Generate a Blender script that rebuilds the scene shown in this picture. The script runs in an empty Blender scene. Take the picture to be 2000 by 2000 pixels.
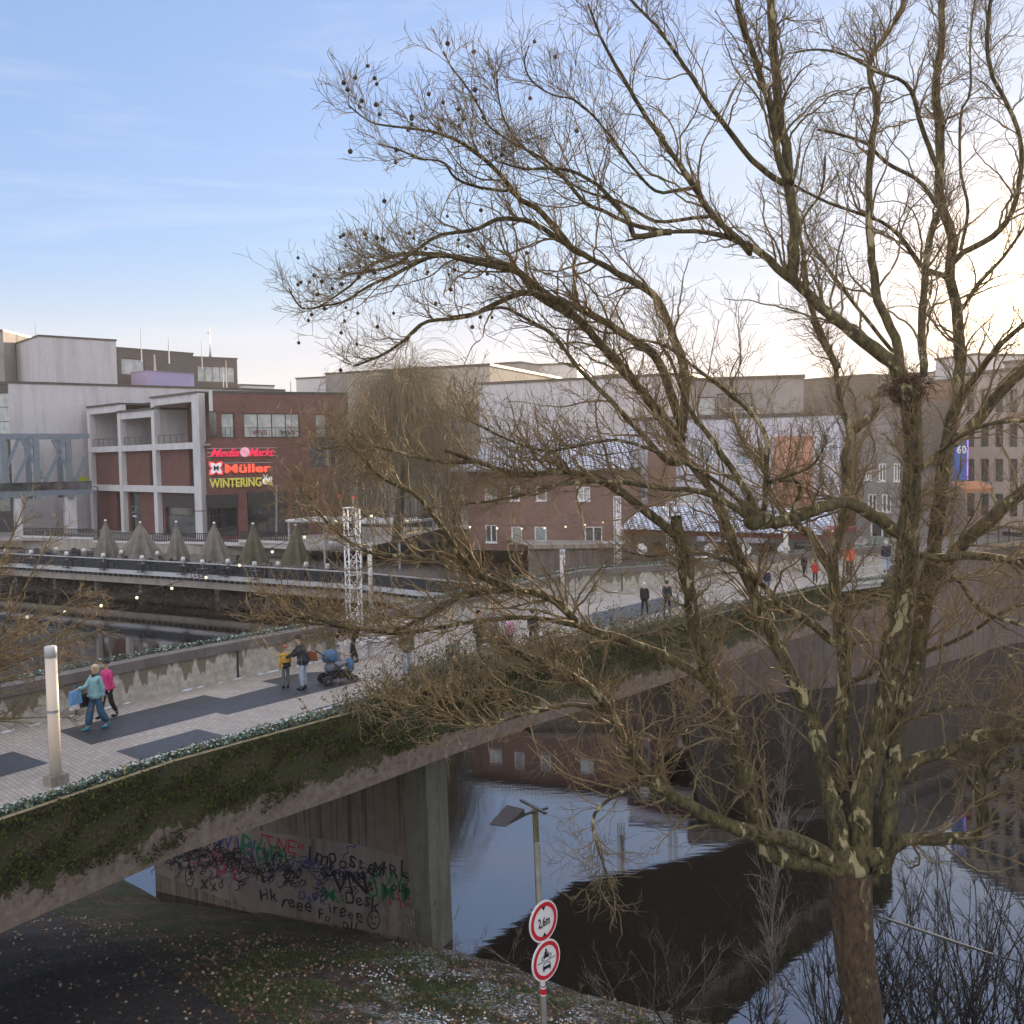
import bpy, bmesh, math, random
import numpy as np
from mathutils import Vector, Matrix
random.seed(7); RNG=np.random.default_rng(11)
S=bpy.context.scene; COL=S.collection
# ---------------------------------------------------------------- camera
H=6.5; F=1946.0; PITCH=math.radians(3.18); ROLL=math.radians(1.0)
fwd=Vector((0,math.cos(PITCH),-math.sin(PITCH))); R0=Vector((1,0,0)); U0=R0.cross(fwd)
RT=R0*math.cos(ROLL)-U0*math.sin(ROLL); UP=U0*math.cos(ROLL)+R0*math.sin(ROLL)
cd=bpy.data.cameras.new('camera'); cam=bpy.data.objects.new('camera',cd); COL.objects.link(cam)
m=Matrix((RT,UP,-fwd)).transposed().to_4x4(); m.translation=Vector((0,0,H)); cam.matrix_world=m
cd.sensor_width=36; cd.lens=36*F/2000; cd.clip_end=4000; cd.clip_start=.2
S.camera=cam
# ---------------------------------------------------------------- world, sun, exposure
SUN_AZ=math.radians(27.3); SUN_EL=math.radians(8.0)
w=bpy.data.worlds.new('World'); S.world=w; w.use_nodes=True
nt=w.node_tree; nt.nodes.clear()
sky=nt.nodes.new('ShaderNodeTexSky'); sky.sky_type='NISHITA'; sky.sun_disc=False
sky.sun_elevation=SUN_EL; sky.sun_rotation=SUN_AZ; sky.air_density=1.0; sky.dust_density=.25; sky.ozone_density=2.2; sky.altitude=50
tc=nt.nodes.new('ShaderNodeTexCoord'); mp=nt.nodes.new('ShaderNodeMapping'); mp.inputs['Scale'].default_value=(1.2,3.0,13)
mp.inputs['Rotation'].default_value=(0,math.radians(10),math.radians(20))
nz=nt.nodes.new('ShaderNodeTexNoise'); nz.inputs['Scale'].default_value=1.6; nz.inputs['Detail'].default_value=9; nz.inputs['Roughness'].default_value=.62; nz.inputs['Distortion'].default_value=.6
rp=nt.nodes.new('ShaderNodeValToRGB'); rp.color_ramp.elements[0].position=.50; rp.color_ramp.elements[1].position=.85; rp.color_ramp.elements[1].color=(.36,.36,.36,1)
mx=nt.nodes.new('ShaderNodeMix'); mx.data_type='RGBA'; mx.inputs[7].default_value=(3.3,3.2,3.3,1)
bg=nt.nodes.new('ShaderNodeBackground'); bg.inputs['Strength'].default_value=.13
wo=nt.nodes.new('ShaderNodeOutputWorld'); L=nt.links.new
L(tc.outputs['Generated'],mp.inputs['Vector']); L(mp.outputs[0],nz.inputs['Vector']); L(nz.outputs['Fac'],rp.inputs[0])
gm=nt.nodes.new('ShaderNodeGamma'); gm.inputs[1].default_value=.44
tint=nt.nodes.new('ShaderNodeMix'); tint.data_type='RGBA'; tint.blend_type='MULTIPLY'; tint.inputs[0].default_value=1; tint.inputs[7].default_value=(1.24,1.30,1.66,1)
L(sky.outputs[0],gm.inputs[0]); L(gm.outputs[0],tint.inputs[6])
hs=nt.nodes.new('ShaderNodeHueSaturation'); hs.inputs['Saturation'].default_value=1.18; hs.inputs['Hue'].default_value=.497
L(tint.outputs[2],hs.inputs['Color'])
# sky brightened overhead and behind the viewer, added as fill for shaded fronts
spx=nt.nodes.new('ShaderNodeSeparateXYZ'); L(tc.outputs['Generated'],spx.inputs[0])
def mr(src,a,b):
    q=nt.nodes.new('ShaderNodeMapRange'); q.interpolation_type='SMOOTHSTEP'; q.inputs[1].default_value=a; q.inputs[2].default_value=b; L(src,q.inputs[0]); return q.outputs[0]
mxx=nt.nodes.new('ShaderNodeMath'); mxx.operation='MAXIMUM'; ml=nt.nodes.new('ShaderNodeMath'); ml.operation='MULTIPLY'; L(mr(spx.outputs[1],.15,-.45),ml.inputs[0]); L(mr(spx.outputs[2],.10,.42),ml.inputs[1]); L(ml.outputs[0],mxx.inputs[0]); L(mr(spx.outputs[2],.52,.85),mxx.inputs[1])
sky_fill=nt.nodes.new('ShaderNodeMix'); sky_fill.data_type='RGBA'; sky_fill.inputs[7].default_value=(4.6,4.5,4.8,1); L(mxx.outputs[0],sky_fill.inputs[0])
wf=nt.nodes.new('ShaderNodeMath'); wf.operation='MULTIPLY'; wf.inputs[1].default_value=.62; L(mr(spx.outputs[2],.21,.02),wf.inputs[0])
warm=nt.nodes.new('ShaderNodeMix'); warm.data_type='RGBA'; warm.inputs[7].default_value=(3.35,2.85,2.35,1); cl_=nt.nodes.new('ShaderNodeMix'); cl_.data_type='RGBA'; cl_.blend_type='DARKEN'; cl_.inputs[0].default_value=1; cl_.inputs[7].default_value=(1.85,2.3,3.0,1); L(hs.outputs[0],cl_.inputs[6])
L(wf.outputs[0],warm.inputs[0]); L(cl_.outputs[2],warm.inputs[6])
# aureole round the low sun
vd=nt.nodes.new('ShaderNodeVectorMath'); vd.operation='DOT_PRODUCT'; vd.inputs[1].default_value=(math.sin(SUN_AZ)*math.cos(SUN_EL),math.cos(SUN_AZ)*math.cos(SUN_EL),math.sin(SUN_EL)); L(tc.outputs['Generated'],vd.inputs[0])
def lobe(p,col,src):
    pw_n=nt.nodes.new('ShaderNodeMath'); pw_n.operation='POWER'; pw_n.inputs[1].default_value=p; cl=nt.nodes.new('ShaderNodeMath'); cl.operation='MAXIMUM'; cl.inputs[1].default_value=0; L(vd.outputs['Value'],cl.inputs[0]); L(cl.outputs[0],pw_n.inputs[0])
    sc_=nt.nodes.new('ShaderNodeMix'); sc_.data_type='RGBA'; sc_.inputs[6].default_value=(0,0,0,1); sc_.inputs[7].default_value=(*col,1); L(pw_n.outputs[0],sc_.inputs[0])
    ad=nt.nodes.new('ShaderNodeMix'); ad.data_type='RGBA'; ad.blend_type='ADD'; ad.clamp_result=False; ad.inputs[0].default_value=1; L(src,ad.inputs[6]); L(sc_.outputs[2],ad.inputs[7]); return ad.outputs[2]
glow=lobe(2200,(40,30,16),lobe(400,(7,4.6,2.2),lobe(120,(1.8,1.1,.4),warm.outputs[2])))
L(rp.outputs['Color'],mx.inputs[0]); L(glow,mx.inputs[6]); L(mx.outputs[2],sky_fill.inputs[6]); L(sky_fill.outputs[2],bg.inputs['Color']); L(bg.outputs[0],wo.inputs['Surface'])
sd=bpy.data.lights.new('sun','SUN'); sd.energy=5.0; sd.angle=math.radians(.6); sd.color=(1,.74,.46)
so=bpy.data.objects.new('sun',sd); COL.objects.link(so)
sdir=Vector((math.sin(SUN_AZ)*math.cos(SUN_EL),math.cos(SUN_AZ)*math.cos(SUN_EL),math.sin(SUN_EL)))
so.rotation_euler=sdir.to_track_quat('Z','Y').to_euler()
S.view_settings.view_transform='Standard'; S.view_settings.look='None'; S.view_settings.gamma=1
S.view_settings.exposure=1.32
S.render.engine='CYCLES'
# ---------------------------------------------------------------- projection helpers (photo pixels, 2000 px frame -> world)
CAMP=Vector((0,0,H))
def ray(u,v): return fwd+RT*((u-1000)/F)+UP*((1000-v)/F)
def P(u,v,Y):
    d=ray(u,v); return CAMP+d*(Y/d.y)
def G(u,v,z=0.0):
    d=ray(u,v); return CAMP+d*((z-H)/d.z)
def Z1(x,y): return (x*.3623,600+y*.3623)
def Z2(x,y): return (600+x*.3623,650+y*.3623)
def Z3(x,y): return (1200+x*.4141,650+y*.4141)
def Z4(x,y): return (x*.3623,1200+y*.3623)
def D(x,y): return (x*1.0352,y*1.0352)
def px(n,Y): return n*Y/F
# ---------------------------------------------------------------- materials
MATS={}
def nodes(name):
    mt=bpy.data.materials.new(name); mt.use_nodes=True; return mt,mt.node_tree,mt.node_tree.nodes['Principled BSDF']
def mat(name,c1,c2=None,scale=3.0,rough=.8,bump=0.0,detail=6,stretch=(1,1,1),metal=0,emit=None,es=0,contrast=(.35,.65),spec=.5,coord='Object',c3=None,c3t=(.6,.68),c3scale=1.2):
    if name in MATS: return MATS[name]
    mt,t,b=nodes(name); n=t.nodes.new; l=t.links.new
    b.inputs['Roughness'].default_value=rough; b.inputs['Metallic'].default_value=metal; b.inputs['Specular IOR Level'].default_value=spec
    b.inputs['Base Color'].default_value=(*c1,1)
    if emit: b.inputs['Emission Color'].default_value=(*emit,1); b.inputs['Emission Strength'].default_value=es
    if c2 is not None:
        tc=n('ShaderNodeTexCoord'); mp=n('ShaderNodeMapping'); mp.inputs['Scale'].default_value=stretch
        nz=n('ShaderNodeTexNoise'); nz.inputs['Scale'].default_value=scale; nz.inputs['Detail'].default_value=detail; nz.inputs['Roughness'].default_value=.65
        cr=n('ShaderNodeValToRGB'); cr.color_ramp.elements[0].position=contrast[0]; cr.color_ramp.elements[1].position=contrast[1]
        cr.color_ramp.elements[0].color=(*c1,1); cr.color_ramp.elements[1].color=(*c2,1)
        l(tc.outputs[coord],mp.inputs[0]); l(mp.outputs[0],nz.inputs['Vector']); l(nz.outputs['Fac'],cr.inputs[0])
        out=cr.outputs[0]
        if c3 is not None:
            n3=n('ShaderNodeTexNoise'); n3.inputs['Scale'].default_value=c3scale; n3.inputs['Detail'].default_value=8; n3.inputs['Roughness'].default_value=.6
            r3=n('ShaderNodeValToRGB'); r3.color_ramp.elements[0].position=c3t[0]; r3.color_ramp.elements[1].position=c3t[1]
            l(mp.outputs[0],n3.inputs['Vector']); l(n3.outputs['Fac'],r3.inputs[0])
            m3=n('ShaderNodeMix'); m3.data_type='RGBA'; l(r3.outputs[0],m3.inputs[0]); l(out,m3.inputs[6]); m3.inputs[7].default_value=(*c3,1); out=m3.outputs[2]
        l(out,b.inputs['Base Color'])
        if bump>0:
            bp=n('ShaderNodeBump'); bp.inputs['Strength'].default_value=bump; bp.inputs['Distance'].default_value=.05
            l(nz.outputs['Fac'],bp.inputs['Height']); l(bp.outputs[0],b.inputs['Normal'])
    MATS[name]=mt; return mt
def brick(name,c1,c2,mortar,bw=.25,bh=.075,ms=.012,rough=.85,rot=0,bump=.3,nscale=.5,offset=.5,dirt=None):
    mt,t,b=nodes(name); n=t.nodes.new; l=t.links.new
    uv=n('ShaderNodeUVMap'); mp=n('ShaderNodeMapping'); mp.inputs['Rotation'].default_value=(0,0,rot)
    br=n('ShaderNodeTexBrick'); br.inputs['Scale'].default_value=1; br.inputs['Brick Width'].default_value=bw; br.inputs['Row Height'].default_value=bh
    br.inputs['Mortar Size'].default_value=ms; br.inputs['Color1'].default_value=(*c1,1); br.inputs['Color2'].default_value=(*c2,1); br.inputs['Mortar'].default_value=(*mortar,1)
    br.inputs['Bias'].default_value=0; br.offset=offset
    nz=n('ShaderNodeTexNoise'); nz.inputs['Scale'].default_value=nscale; nz.inputs['Detail'].default_value=8
    hs=n('ShaderNodeHueSaturation'); mr=n('ShaderNodeMapRange'); mr.inputs[3].default_value=.65; mr.inputs[4].default_value=1.35
    l(uv.outputs[0],mp.inputs[0]); l(mp.outputs[0],br.inputs['Vector']); l(mp.outputs[0],nz.inputs['Vector']); l(nz.outputs['Fac'],mr.inputs[0]); l(mr.outputs[0],hs.inputs['Value'])
    l(br.outputs['Color'],hs.inputs['Color']); l(hs.outputs[0],b.inputs['Base Color'])
    bp=n('ShaderNodeBump'); bp.inputs['Strength'].default_value=bump; bp.inputs['Distance'].default_value=.02; bp.invert=True
    l(br.outputs['Fac'],bp.inputs['Height']); l(bp.outputs[0],b.inputs['Normal'])
    b.inputs['Roughness'].default_value=rough
    return mt
def glassmat(name,c,rough=.08,c2=None,spec=.9):
    mt,t,b=nodes(name); b.inputs['Base Color'].default_value=(*c,1); b.inputs['Roughness'].default_value=rough; b.inputs['IOR'].default_value=1.8
    b.inputs['Specular IOR Level'].default_value=spec
    n=t.nodes.new; tc=n('ShaderNodeTexCoord'); nz=n('ShaderNodeTexNoise'); nz.inputs['Scale'].default_value=.7; nz.inputs['Detail'].default_value=3
    bp=n('ShaderNodeBump'); bp.inputs['Strength'].default_value=.05; t.links.new(tc.outputs['Object'],nz.inputs['Vector']); t.links.new(nz.outputs['Fac'],bp.inputs['Height']); t.links.new(bp.outputs[0],b.inputs['Normal'])
    if c2:
        cr=n('ShaderNodeValToRGB'); cr.color_ramp.elements[0].position=.4; cr.color_ramp.elements[1].position=.6
        cr.color_ramp.elements[0].color=(*c,1); cr.color_ramp.elements[1].color=(*c2,1)
        t.links.new(nz.outputs['Fac'],cr.inputs[0]); t.links.new(cr.outputs[0],b.inputs['Base Color'])
    return mt
def stained(name,base1,base2,stain,amount=.5,vscale=(1.2,1.2,.15),rough=.85,moss=None):
    """concrete with vertical streaks (its own weathering)"""
    mt,t,b=nodes(name); n=t.nodes.new; l=t.links.new
    tc=n('ShaderNodeTexCoord'); a=n('ShaderNodeTexNoise'); a.inputs['Scale'].default_value=2.2; a.inputs['Detail'].default_value=9; a.inputs['Roughness'].default_value=.7
    cr=n('ShaderNodeValToRGB'); cr.color_ramp.elements[0].position=.3; cr.color_ramp.elements[1].position=.72; cr.color_ramp.elements[0].color=(*base1,1); cr.color_ramp.elements[1].color=(*base2,1)
    mp=n('ShaderNodeMapping'); mp.inputs['Scale'].default_value=vscale; s=n('ShaderNodeTexNoise'); s.inputs['Scale'].default_value=3.5; s.inputs['Detail'].default_value=6
    sr=n('ShaderNodeValToRGB'); sr.color_ramp.elements[0].position=.48; sr.color_ramp.elements[1].position=.62; sr.color_ramp.elements[1].color=(amount,amount,amount,1)
    mx=n('ShaderNodeMix'); mx.data_type='RGBA'; mx.inputs[7].default_value=(*stain,1)
    l(tc.outputs['Object'],a.inputs[0]); l(tc.outputs['Object'],mp.inputs[0]); l(mp.outputs[0],s.inputs[0]); l(a.outputs['Fac'],cr.inputs[0]); l(s.outputs['Fac'],sr.inputs[0])
    l(sr.outputs[0],mx.inputs[0]); l(cr.outputs[0],mx.inputs[6]); out=mx.outputs[2]
    l(out,b.inputs['Base Color']); b.inputs['Roughness'].default_value=rough
    bp=n('ShaderNodeBump'); bp.inputs['Strength'].default_value=.35; bp.inputs['Distance'].default_value=.03; l(a.outputs['Fac'],bp.inputs['Height']); l(bp.outputs[0],b.inputs['Normal'])
    return mt
CONC=stained('weathered_concrete',(.20,.175,.15),(.34,.29,.25),(.10,.085,.07),.55)
WALLC=None
def wallconc():
    # parapet: pale concrete, wet drip stains hanging from the coping (UV v = height)
    mt,t,b=nodes('parapet_concrete'); n=t.nodes.new; l=t.links.new
    uv=n('ShaderNodeUVMap'); sp=n('ShaderNodeSeparateXYZ'); l(uv.outputs[0],sp.inputs[0])
    cb=n('ShaderNodeCombineXYZ'); l(sp.outputs[0],cb.inputs[0]); m=n('ShaderNodeMath'); m.operation='MULTIPLY'; m.inputs[1].default_value=.22; l(sp.outputs[1],m.inputs[0]); l(m.outputs[0],cb.inputs[1])
    nz=n('ShaderNodeTexNoise'); nz.inputs['Scale'].default_value=2.6; nz.inputs['Detail'].default_value=3; l(cb.outputs[0],nz.inputs[0])
    # threshold rises with distance below coping
    a=n('ShaderNodeMath'); a.operation='MULTIPLY_ADD'; a.inputs[1].default_value=.42; a.inputs[2].default_value=-.26; l(sp.outputs[1],a.inputs[0])
    ad=n('ShaderNodeMath'); ad.operation='ADD'; l(nz.outputs['Fac'],ad.inputs[0]); l(a.outputs[0],ad.inputs[1])
    cr=n('ShaderNodeValToRGB'); cr.color_ramp.elements[0].position=.5; cr.color_ramp.elements[1].position=.52
    l(ad.outputs[0],cr.inputs[0])
    n2=n('ShaderNodeTexNoise'); n2.inputs['Scale'].default_value=5; n2.inputs['Detail'].default_value=8; l(uv.outputs[0],n2.inputs[0])
    c=n('ShaderNodeValToRGB'); c.color_ramp.elements[0].color=(.27,.25,.21,1); c.color_ramp.elements[1].color=(.47,.44,.38,1); c.color_ramp.elements[0].position=.3; c.color_ramp.elements[1].position=.7; l(n2.outputs['Fac'],c.inputs[0])
    mx=n('ShaderNodeMix'); mx.data_type='RGBA'; mx.inputs[7].default_value=(.16,.14,.10,1); l(cr.outputs[0],mx.inputs[0]); l(c.outputs[0],mx.inputs[6]); l(mx.outputs[2],b.inputs['Base Color'])
    b.inputs['Roughness'].default_value=.85; return mt
WALLC=wallconc()
def mossmat():
    mt,t,b=nodes('mossy_fascia'); n=t.nodes.new; l=t.links.new
    uv=n('ShaderNodeUVMap'); sp=n('ShaderNodeSeparateXYZ'); l(uv.outputs[0],sp.inputs[0])
    def noise(sc,d=9,r=.7,src=None):
        z=n('ShaderNodeTexNoise'); z.inputs['Scale'].default_value=sc; z.inputs['Detail'].default_value=d; z.inputs['Roughness'].default_value=r; l(uv.outputs[0],z.inputs[0]); return z.outputs['Fac']
    A=noise(1.1,10,.75); B=noise(5,8,.7); C=noise(2.6,6); E=noise(14,6)
    # moss coverage: much near the top, none at the bottom (where the wall keeps bare)
    a=n('ShaderNodeMath'); a.operation='MULTIPLY_ADD'; a.inputs[1].default_value=.42; a.inputs[2].default_value=.47; l(sp.outputs[1],a.inputs[0])
    cl=n('ShaderNodeMath'); cl.operation='MINIMUM'; cl.inputs[1].default_value=.16; l(a.outputs[0],cl.inputs[0])
    s=n('ShaderNodeMath'); s.operation='ADD'; l(A,s.inputs[0]); l(cl.outputs[0],s.inputs[1])
    cr=n('ShaderNodeValToRGB'); cr.color_ramp.elements[0].position=.50; cr.color_ramp.elements[1].position=.53; l(s.outputs[0],cr.inputs[0])
    con=n('ShaderNodeValToRGB'); con.color_ramp.elements[0].color=(.11,.082,.062,1); con.color_ramp.elements[1].color=(.22,.18,.15,1); con.color_ramp.elements[0].position=.35; con.color_ramp.elements[1].position=.65; l(B,con.inputs[0])
    mo=n('ShaderNodeValToRGB'); e=mo.color_ramp.elements; e[0].position=.38; e[0].color=(.012,.010,.006,1); e[1].position=.66; e[1].color=(.10,.085,.045,1); x=e.new(.5); x.color=(.045,.04,.016,1); l(E,mo.inputs[0])
    g=n('ShaderNodeValToRGB'); g.color_ramp.elements[0].position=.46; g.color_ramp.elements[1].position=.58; l(C,g.inputs[0])
    gm=n('ShaderNodeMix'); gm.data_type='RGBA'; l(g.outputs[0],gm.inputs[0]); l(mo.outputs[0],gm.inputs[6])
    gg=n('ShaderNodeMix'); gg.data_type='RGBA'; gg.inputs[6].default_value=(.014,.020,.006,1); gg.inputs[7].default_value=(.05,.065,.015,1); l(E,gg.inputs[0]); l(gg.outputs[2],gm.inputs[7])
    mx=n('ShaderNodeMix'); mx.data_type='RGBA'; l(cr.outputs[0],mx.inputs[0]); l(con.outputs[0],mx.inputs[6]); l(gm.outputs[2],mx.inputs[7]); l(mx.outputs[2],b.inputs['Base Color'])
    b.inputs['Roughness'].default_value=.95
    bp=n('ShaderNodeBump'); bp.inputs['Strength'].default_value=.5; bp.inputs['Distance'].default_value=.04; l(E,bp.inputs['Height']); l(bp.outputs[0],b.inputs['Normal'])
    return mt
MOSS=mossmat()
WHITE=stained('white_render',(.47,.46,.49),(.58,.56,.58),(.38,.37,.38),.55,(.22,.22,.03))
WHITEC=mat('white_concrete',(.50,.50,.52),(.62,.61,.61),1.2,.85,stretch=(1,1,.3))
WHITEP=mat('white_paint',(.72,.72,.72),(.78,.77,.76),2,.5)
DGREY=brick('anthracite_panel',(.042,.042,.048),(.052,.051,.057),(.022,.022,.024),2.4,1.2,.03,.55,0,.2,.3,0)
DARK=mat('dark_metal',(.02,.022,.025),(.035,.035,.038),4,.4)
STEEL=mat('grey_blue_steel',(.15,.19,.23),(.20,.24,.28),2,.5)
LGREY=mat('light_grey_metal',(.42,.44,.46),(.5,.5,.52),2,.5)
MGREY=mat('mid_grey_render',(.22,.21,.21),(.29,.275,.27),.4,.85)
BEIGE=stained('beige_stone',(.33,.30,.26),(.43,.39,.34),(.24,.21,.17),.5,(.3,.3,.05))
LILAC=mat('lilac_panel',(.33,.29,.50),(.36,.32,.54),1,.6)
BRICK=brick('dark_red_brick',(.20,.065,.05),(.10,.035,.033),(.13,.10,.09),.30,.085,.012)
BRICK2=brick('red_brown_brick',(.23,.095,.065),(.15,.06,.045),(.22,.19,.17),.25,.08,.014)
BRICK3=brick('orange_brick',(.45,.16,.09),(.34,.11,.07),(.30,.22,.18),.25,.08,.014)
GLASS=glassmat('window_glass',(.03,.04,.045),.06,(.07,.085,.09))
GLASSB=glassmat('bright_glass',(.22,.28,.30),.05,(.38,.42,.42))
GLASSD=glassmat('dark_glass',(.012,.016,.022),.05)
TILE=brick('roof_tiles_snow',(.40,.45,.56),(.56,.61,.70),(.10,.11,.14),.32,.36,.05,.6,0,.8,1.2,0.0)
SLATE=brick('slate_roof',(.09,.085,.085),(.13,.12,.12),(.05,.05,.05),.3,.2,.02)
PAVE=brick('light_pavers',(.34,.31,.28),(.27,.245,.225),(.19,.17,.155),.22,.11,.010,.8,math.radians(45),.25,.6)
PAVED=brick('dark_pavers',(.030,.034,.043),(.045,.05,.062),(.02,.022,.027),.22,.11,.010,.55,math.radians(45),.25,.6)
# ---------------------------------------------------------------- mesh builder
class MB:
    def __init__(s): s.v=[]; s.f=[]; s.m=[]; s.mi=0
    def quad(s,a,b,c,d):
        i=len(s.v); s.v+= [tuple(a),tuple(b),tuple(c),tuple(d)]; s.f.append((i,i+1,i+2,i+3)); s.m.append(s.mi); return s
    def poly(s,pts):
        i=len(s.v); s.v+=[tuple(p) for p in pts]; s.f.append(tuple(range(i,i+len(pts)))); s.m.append(s.mi); return s
    def box(s,c,size,rz=0,mtx=None):
        hx,hy,hz=[q/2 for q in size]; cs,sn=math.cos(rz),math.sin(rz); i=len(s.v)
        for dz in (-hz,hz):
            for dx,dy in ((-hx,-hy),(hx,-hy),(hx,hy),(-hx,hy)):
                p=Vector((dx*cs-dy*sn,dx*sn+dy*cs,dz))
                if mtx is not None: p=mtx@Vector((dx,dy,dz))
                s.v.append((c[0]+p[0],c[1]+p[1],c[2]+p[2]))
        for f in ((0,3,2,1),(4,5,6,7),(0,1,5,4),(1,2,6,5),(2,3,7,6),(3,0,4,7)): s.f.append(tuple(i+q for q in f)); s.m.append(s.mi)
        return s
    def bar(s,a,b,w,h=None):
        a=Vector(a); b=Vector(b); h=h or w; d=b-a; q=d.to_track_quat('X','Z').to_matrix()
        return s.box((a+b)/2,(d.length,w,h),mtx=q)
    def prism(s,poly,z0,z1):
        n=len(poly); i=len(s.v)
        s.v+=[(p[0],p[1],z0) for p in poly]+[(p[0],p[1],z1) for p in poly]
        s.f.append(tuple(range(i+n-1,i-1,-1))); s.f.append(tuple(range(i+n,i+2*n))); s.m+=[s.mi]*2
        for k in range(n): s.f.append((i+k,i+(k+1)%n,i+n+(k+1)%n,i+n+k)); s.m.append(s.mi)
        return s
    def lathe(s,prof,c=(0,0,0),n=16,axis=None):
        i=len(s.v)
        for r,z in prof:
            for k in range(n):
                a=2*math.pi*k/n; p=Vector((r*math.cos(a),r*math.sin(a),z))
                if axis is not None: p=axis@p
                s.v.append((c[0]+p[0],c[1]+p[1],c[2]+p[2]))
        m=len(prof)
        for j in range(m-1):
            for k in range(n): s.f.append((i+j*n+k,i+j*n+(k+1)%n,i+(j+1)*n+(k+1)%n,i+(j+1)*n+k)); s.m.append(s.mi)
        s.f.append(tuple(i+k for k in range(n))[::-1]); s.f.append(tuple(i+(m-1)*n+k for k in range(n))); s.m+=[s.mi]*2
        return s
    def tube(s,pts,r,n=6):
        pts=[Vector(p) for p in pts]; rr=r if isinstance(r,(list,tuple)) else [r]*len(pts); i=len(s.v)
        for j,p in enumerate(pts):
            t=(pts[min(j+1,len(pts)-1)]-pts[max(j-1,0)]).normalized(); ref=Vector((.3,.2,.93)) if abs(t.z)<.8 else Vector((1,.1,0))
            x=t.cross(ref).normalized(); y=t.cross(x)
            for k in range(n):
                a=2*math.pi*k/n; q=p+x*(rr[j]*math.cos(a))+y*(rr[j]*math.sin(a)); s.v.append(tuple(q))
        m=len(pts)
        for j in range(m-1):
            for k in range(n): s.f.append((i+j*n+k,i+j*n+(k+1)%n,i+(j+1)*n+(k+1)%n,i+(j+1)*n+k)); s.m.append(s.mi)
        s.f.append(tuple(i+k for k in range(n))[::-1]); s.f.append(tuple(i+(m-1)*n+k for k in range(n))); s.m+=[s.mi]*2
        return s
    def ball(s,c,r,nu=10,nv=7,mtx=None):
        if not isinstance(r,(tuple,list)): r=(r,r,r)
        prof=[(max(1e-4,math.sin(math.pi*j/nv)),-math.cos(math.pi*j/nv)) for j in range(nv+1)]
        i=len(s.v); s.lathe(prof,(0,0,0),nu)
        for k in range(i,len(s.v)):
            p=Vector((s.v[k][0]*r[0],s.v[k][1]*r[1],s.v[k][2]*r[2]))
            if mtx is not None: p=mtx@p
            s.v[k]=(p[0]+c[0],p[1]+c[1],p[2]+c[2])
        return s
    def build(s,name,mats,parent=None,smooth=False,local=None):
        me=bpy.data.meshes.new(name)
        v=s.v
        if local is not None: v=[(a-local[0],b-local[1],c-local[2]) for a,b,c in v]
        me.from_pydata(v,[],s.f)
        if not isinstance(mats,(list,tuple)): mats=[mats]
        for q in mats: me.materials.append(q)
        if len(mats)>1: me.polygons.foreach_set('material_index',s.m)
        uvl=me.uv_layers.new(name='UVMap'); me.update()
        for p in me.polygons:
            nn=p.normal
            if abs(nn.z)<.8:
                hl=math.hypot(nn.x,nn.y) or 1; tx,ty=-nn.y/hl,nn.x/hl
                for li in p.loop_indices:
                    co=s.v[me.loops[li].vertex_index]; uvl.data[li].uv=(co[0]*tx+co[1]*ty,co[2])
            else:
                for li in p.loop_indices:
                    co=s.v[me.loops[li].vertex_index]; uvl.data[li].uv=(co[0],co[1])
        if smooth: me.polygons.foreach_set('use_smooth',[True]*len(me.polygons))
        o=bpy.data.objects.new(name,me); COL.objects.link(o)
        if parent: o.parent=parent
        if local is not None and not parent: o.location=local
        return o
def tag(o,label=None,cat=None,group=None,kind=None):
    if label: o['label']=label
    if cat: o['category']=cat
    if group: o['group']=group
    if kind: o['kind']=kind
    return o
def thing(name,loc,label,cat,group=None,rz=0):
    o=bpy.data.objects.new(name,None); COL.objects.link(o); o.location=loc; o.rotation_euler=(0,0,rz); o.empty_display_size=.3
    return tag(o,label,cat,group)
def wpart(mb,name,mats,root,smooth=False):
    """mesh given in world coordinates, child of a root Empty placed somewhere"""
    o=mb.build(name,mats,None,smooth); mw=Matrix.Rotation(root.rotation_euler[2],4,'Z'); mw.translation=root.location
    o.data.transform(mw.inverted()); o.parent=root; return o
def copy_tree(o,parent=None):
    c=o.copy(); COL.objects.link(c); c.parent=parent
    for ch in list(o.children): copy_tree(ch,c)
    return c
def npmesh(name,V,Fc,mats,parent=None,smooth=True,mi=None):
    me=bpy.data.meshes.new(name); V=np.asarray(V,dtype=np.float32); k=Fc.shape[1]
    me.vertices.add(len(V)); me.vertices.foreach_set('co',V.ravel())
    me.loops.add(Fc.size); me.loops.foreach_set('vertex_index',Fc.ravel().astype(np.int32))
    me.polygons.add(len(Fc)); me.polygons.foreach_set('loop_start',np.arange(0,Fc.size,k,dtype=np.int32))
    me.polygons.foreach_set('use_smooth',np.full(len(Fc),smooth))
    if not isinstance(mats,(list,tuple)): mats=[mats]
    for q in mats: me.materials.append(q)
    if mi is not None: me.polygons.foreach_set('material_index',np.asarray(mi,dtype=np.int32))
    me.update(calc_edges=True); me.validate()
    o=bpy.data.objects.new(name,me); COL.objects.link(o)
    if parent: o.parent=parent; 
    return o
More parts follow.
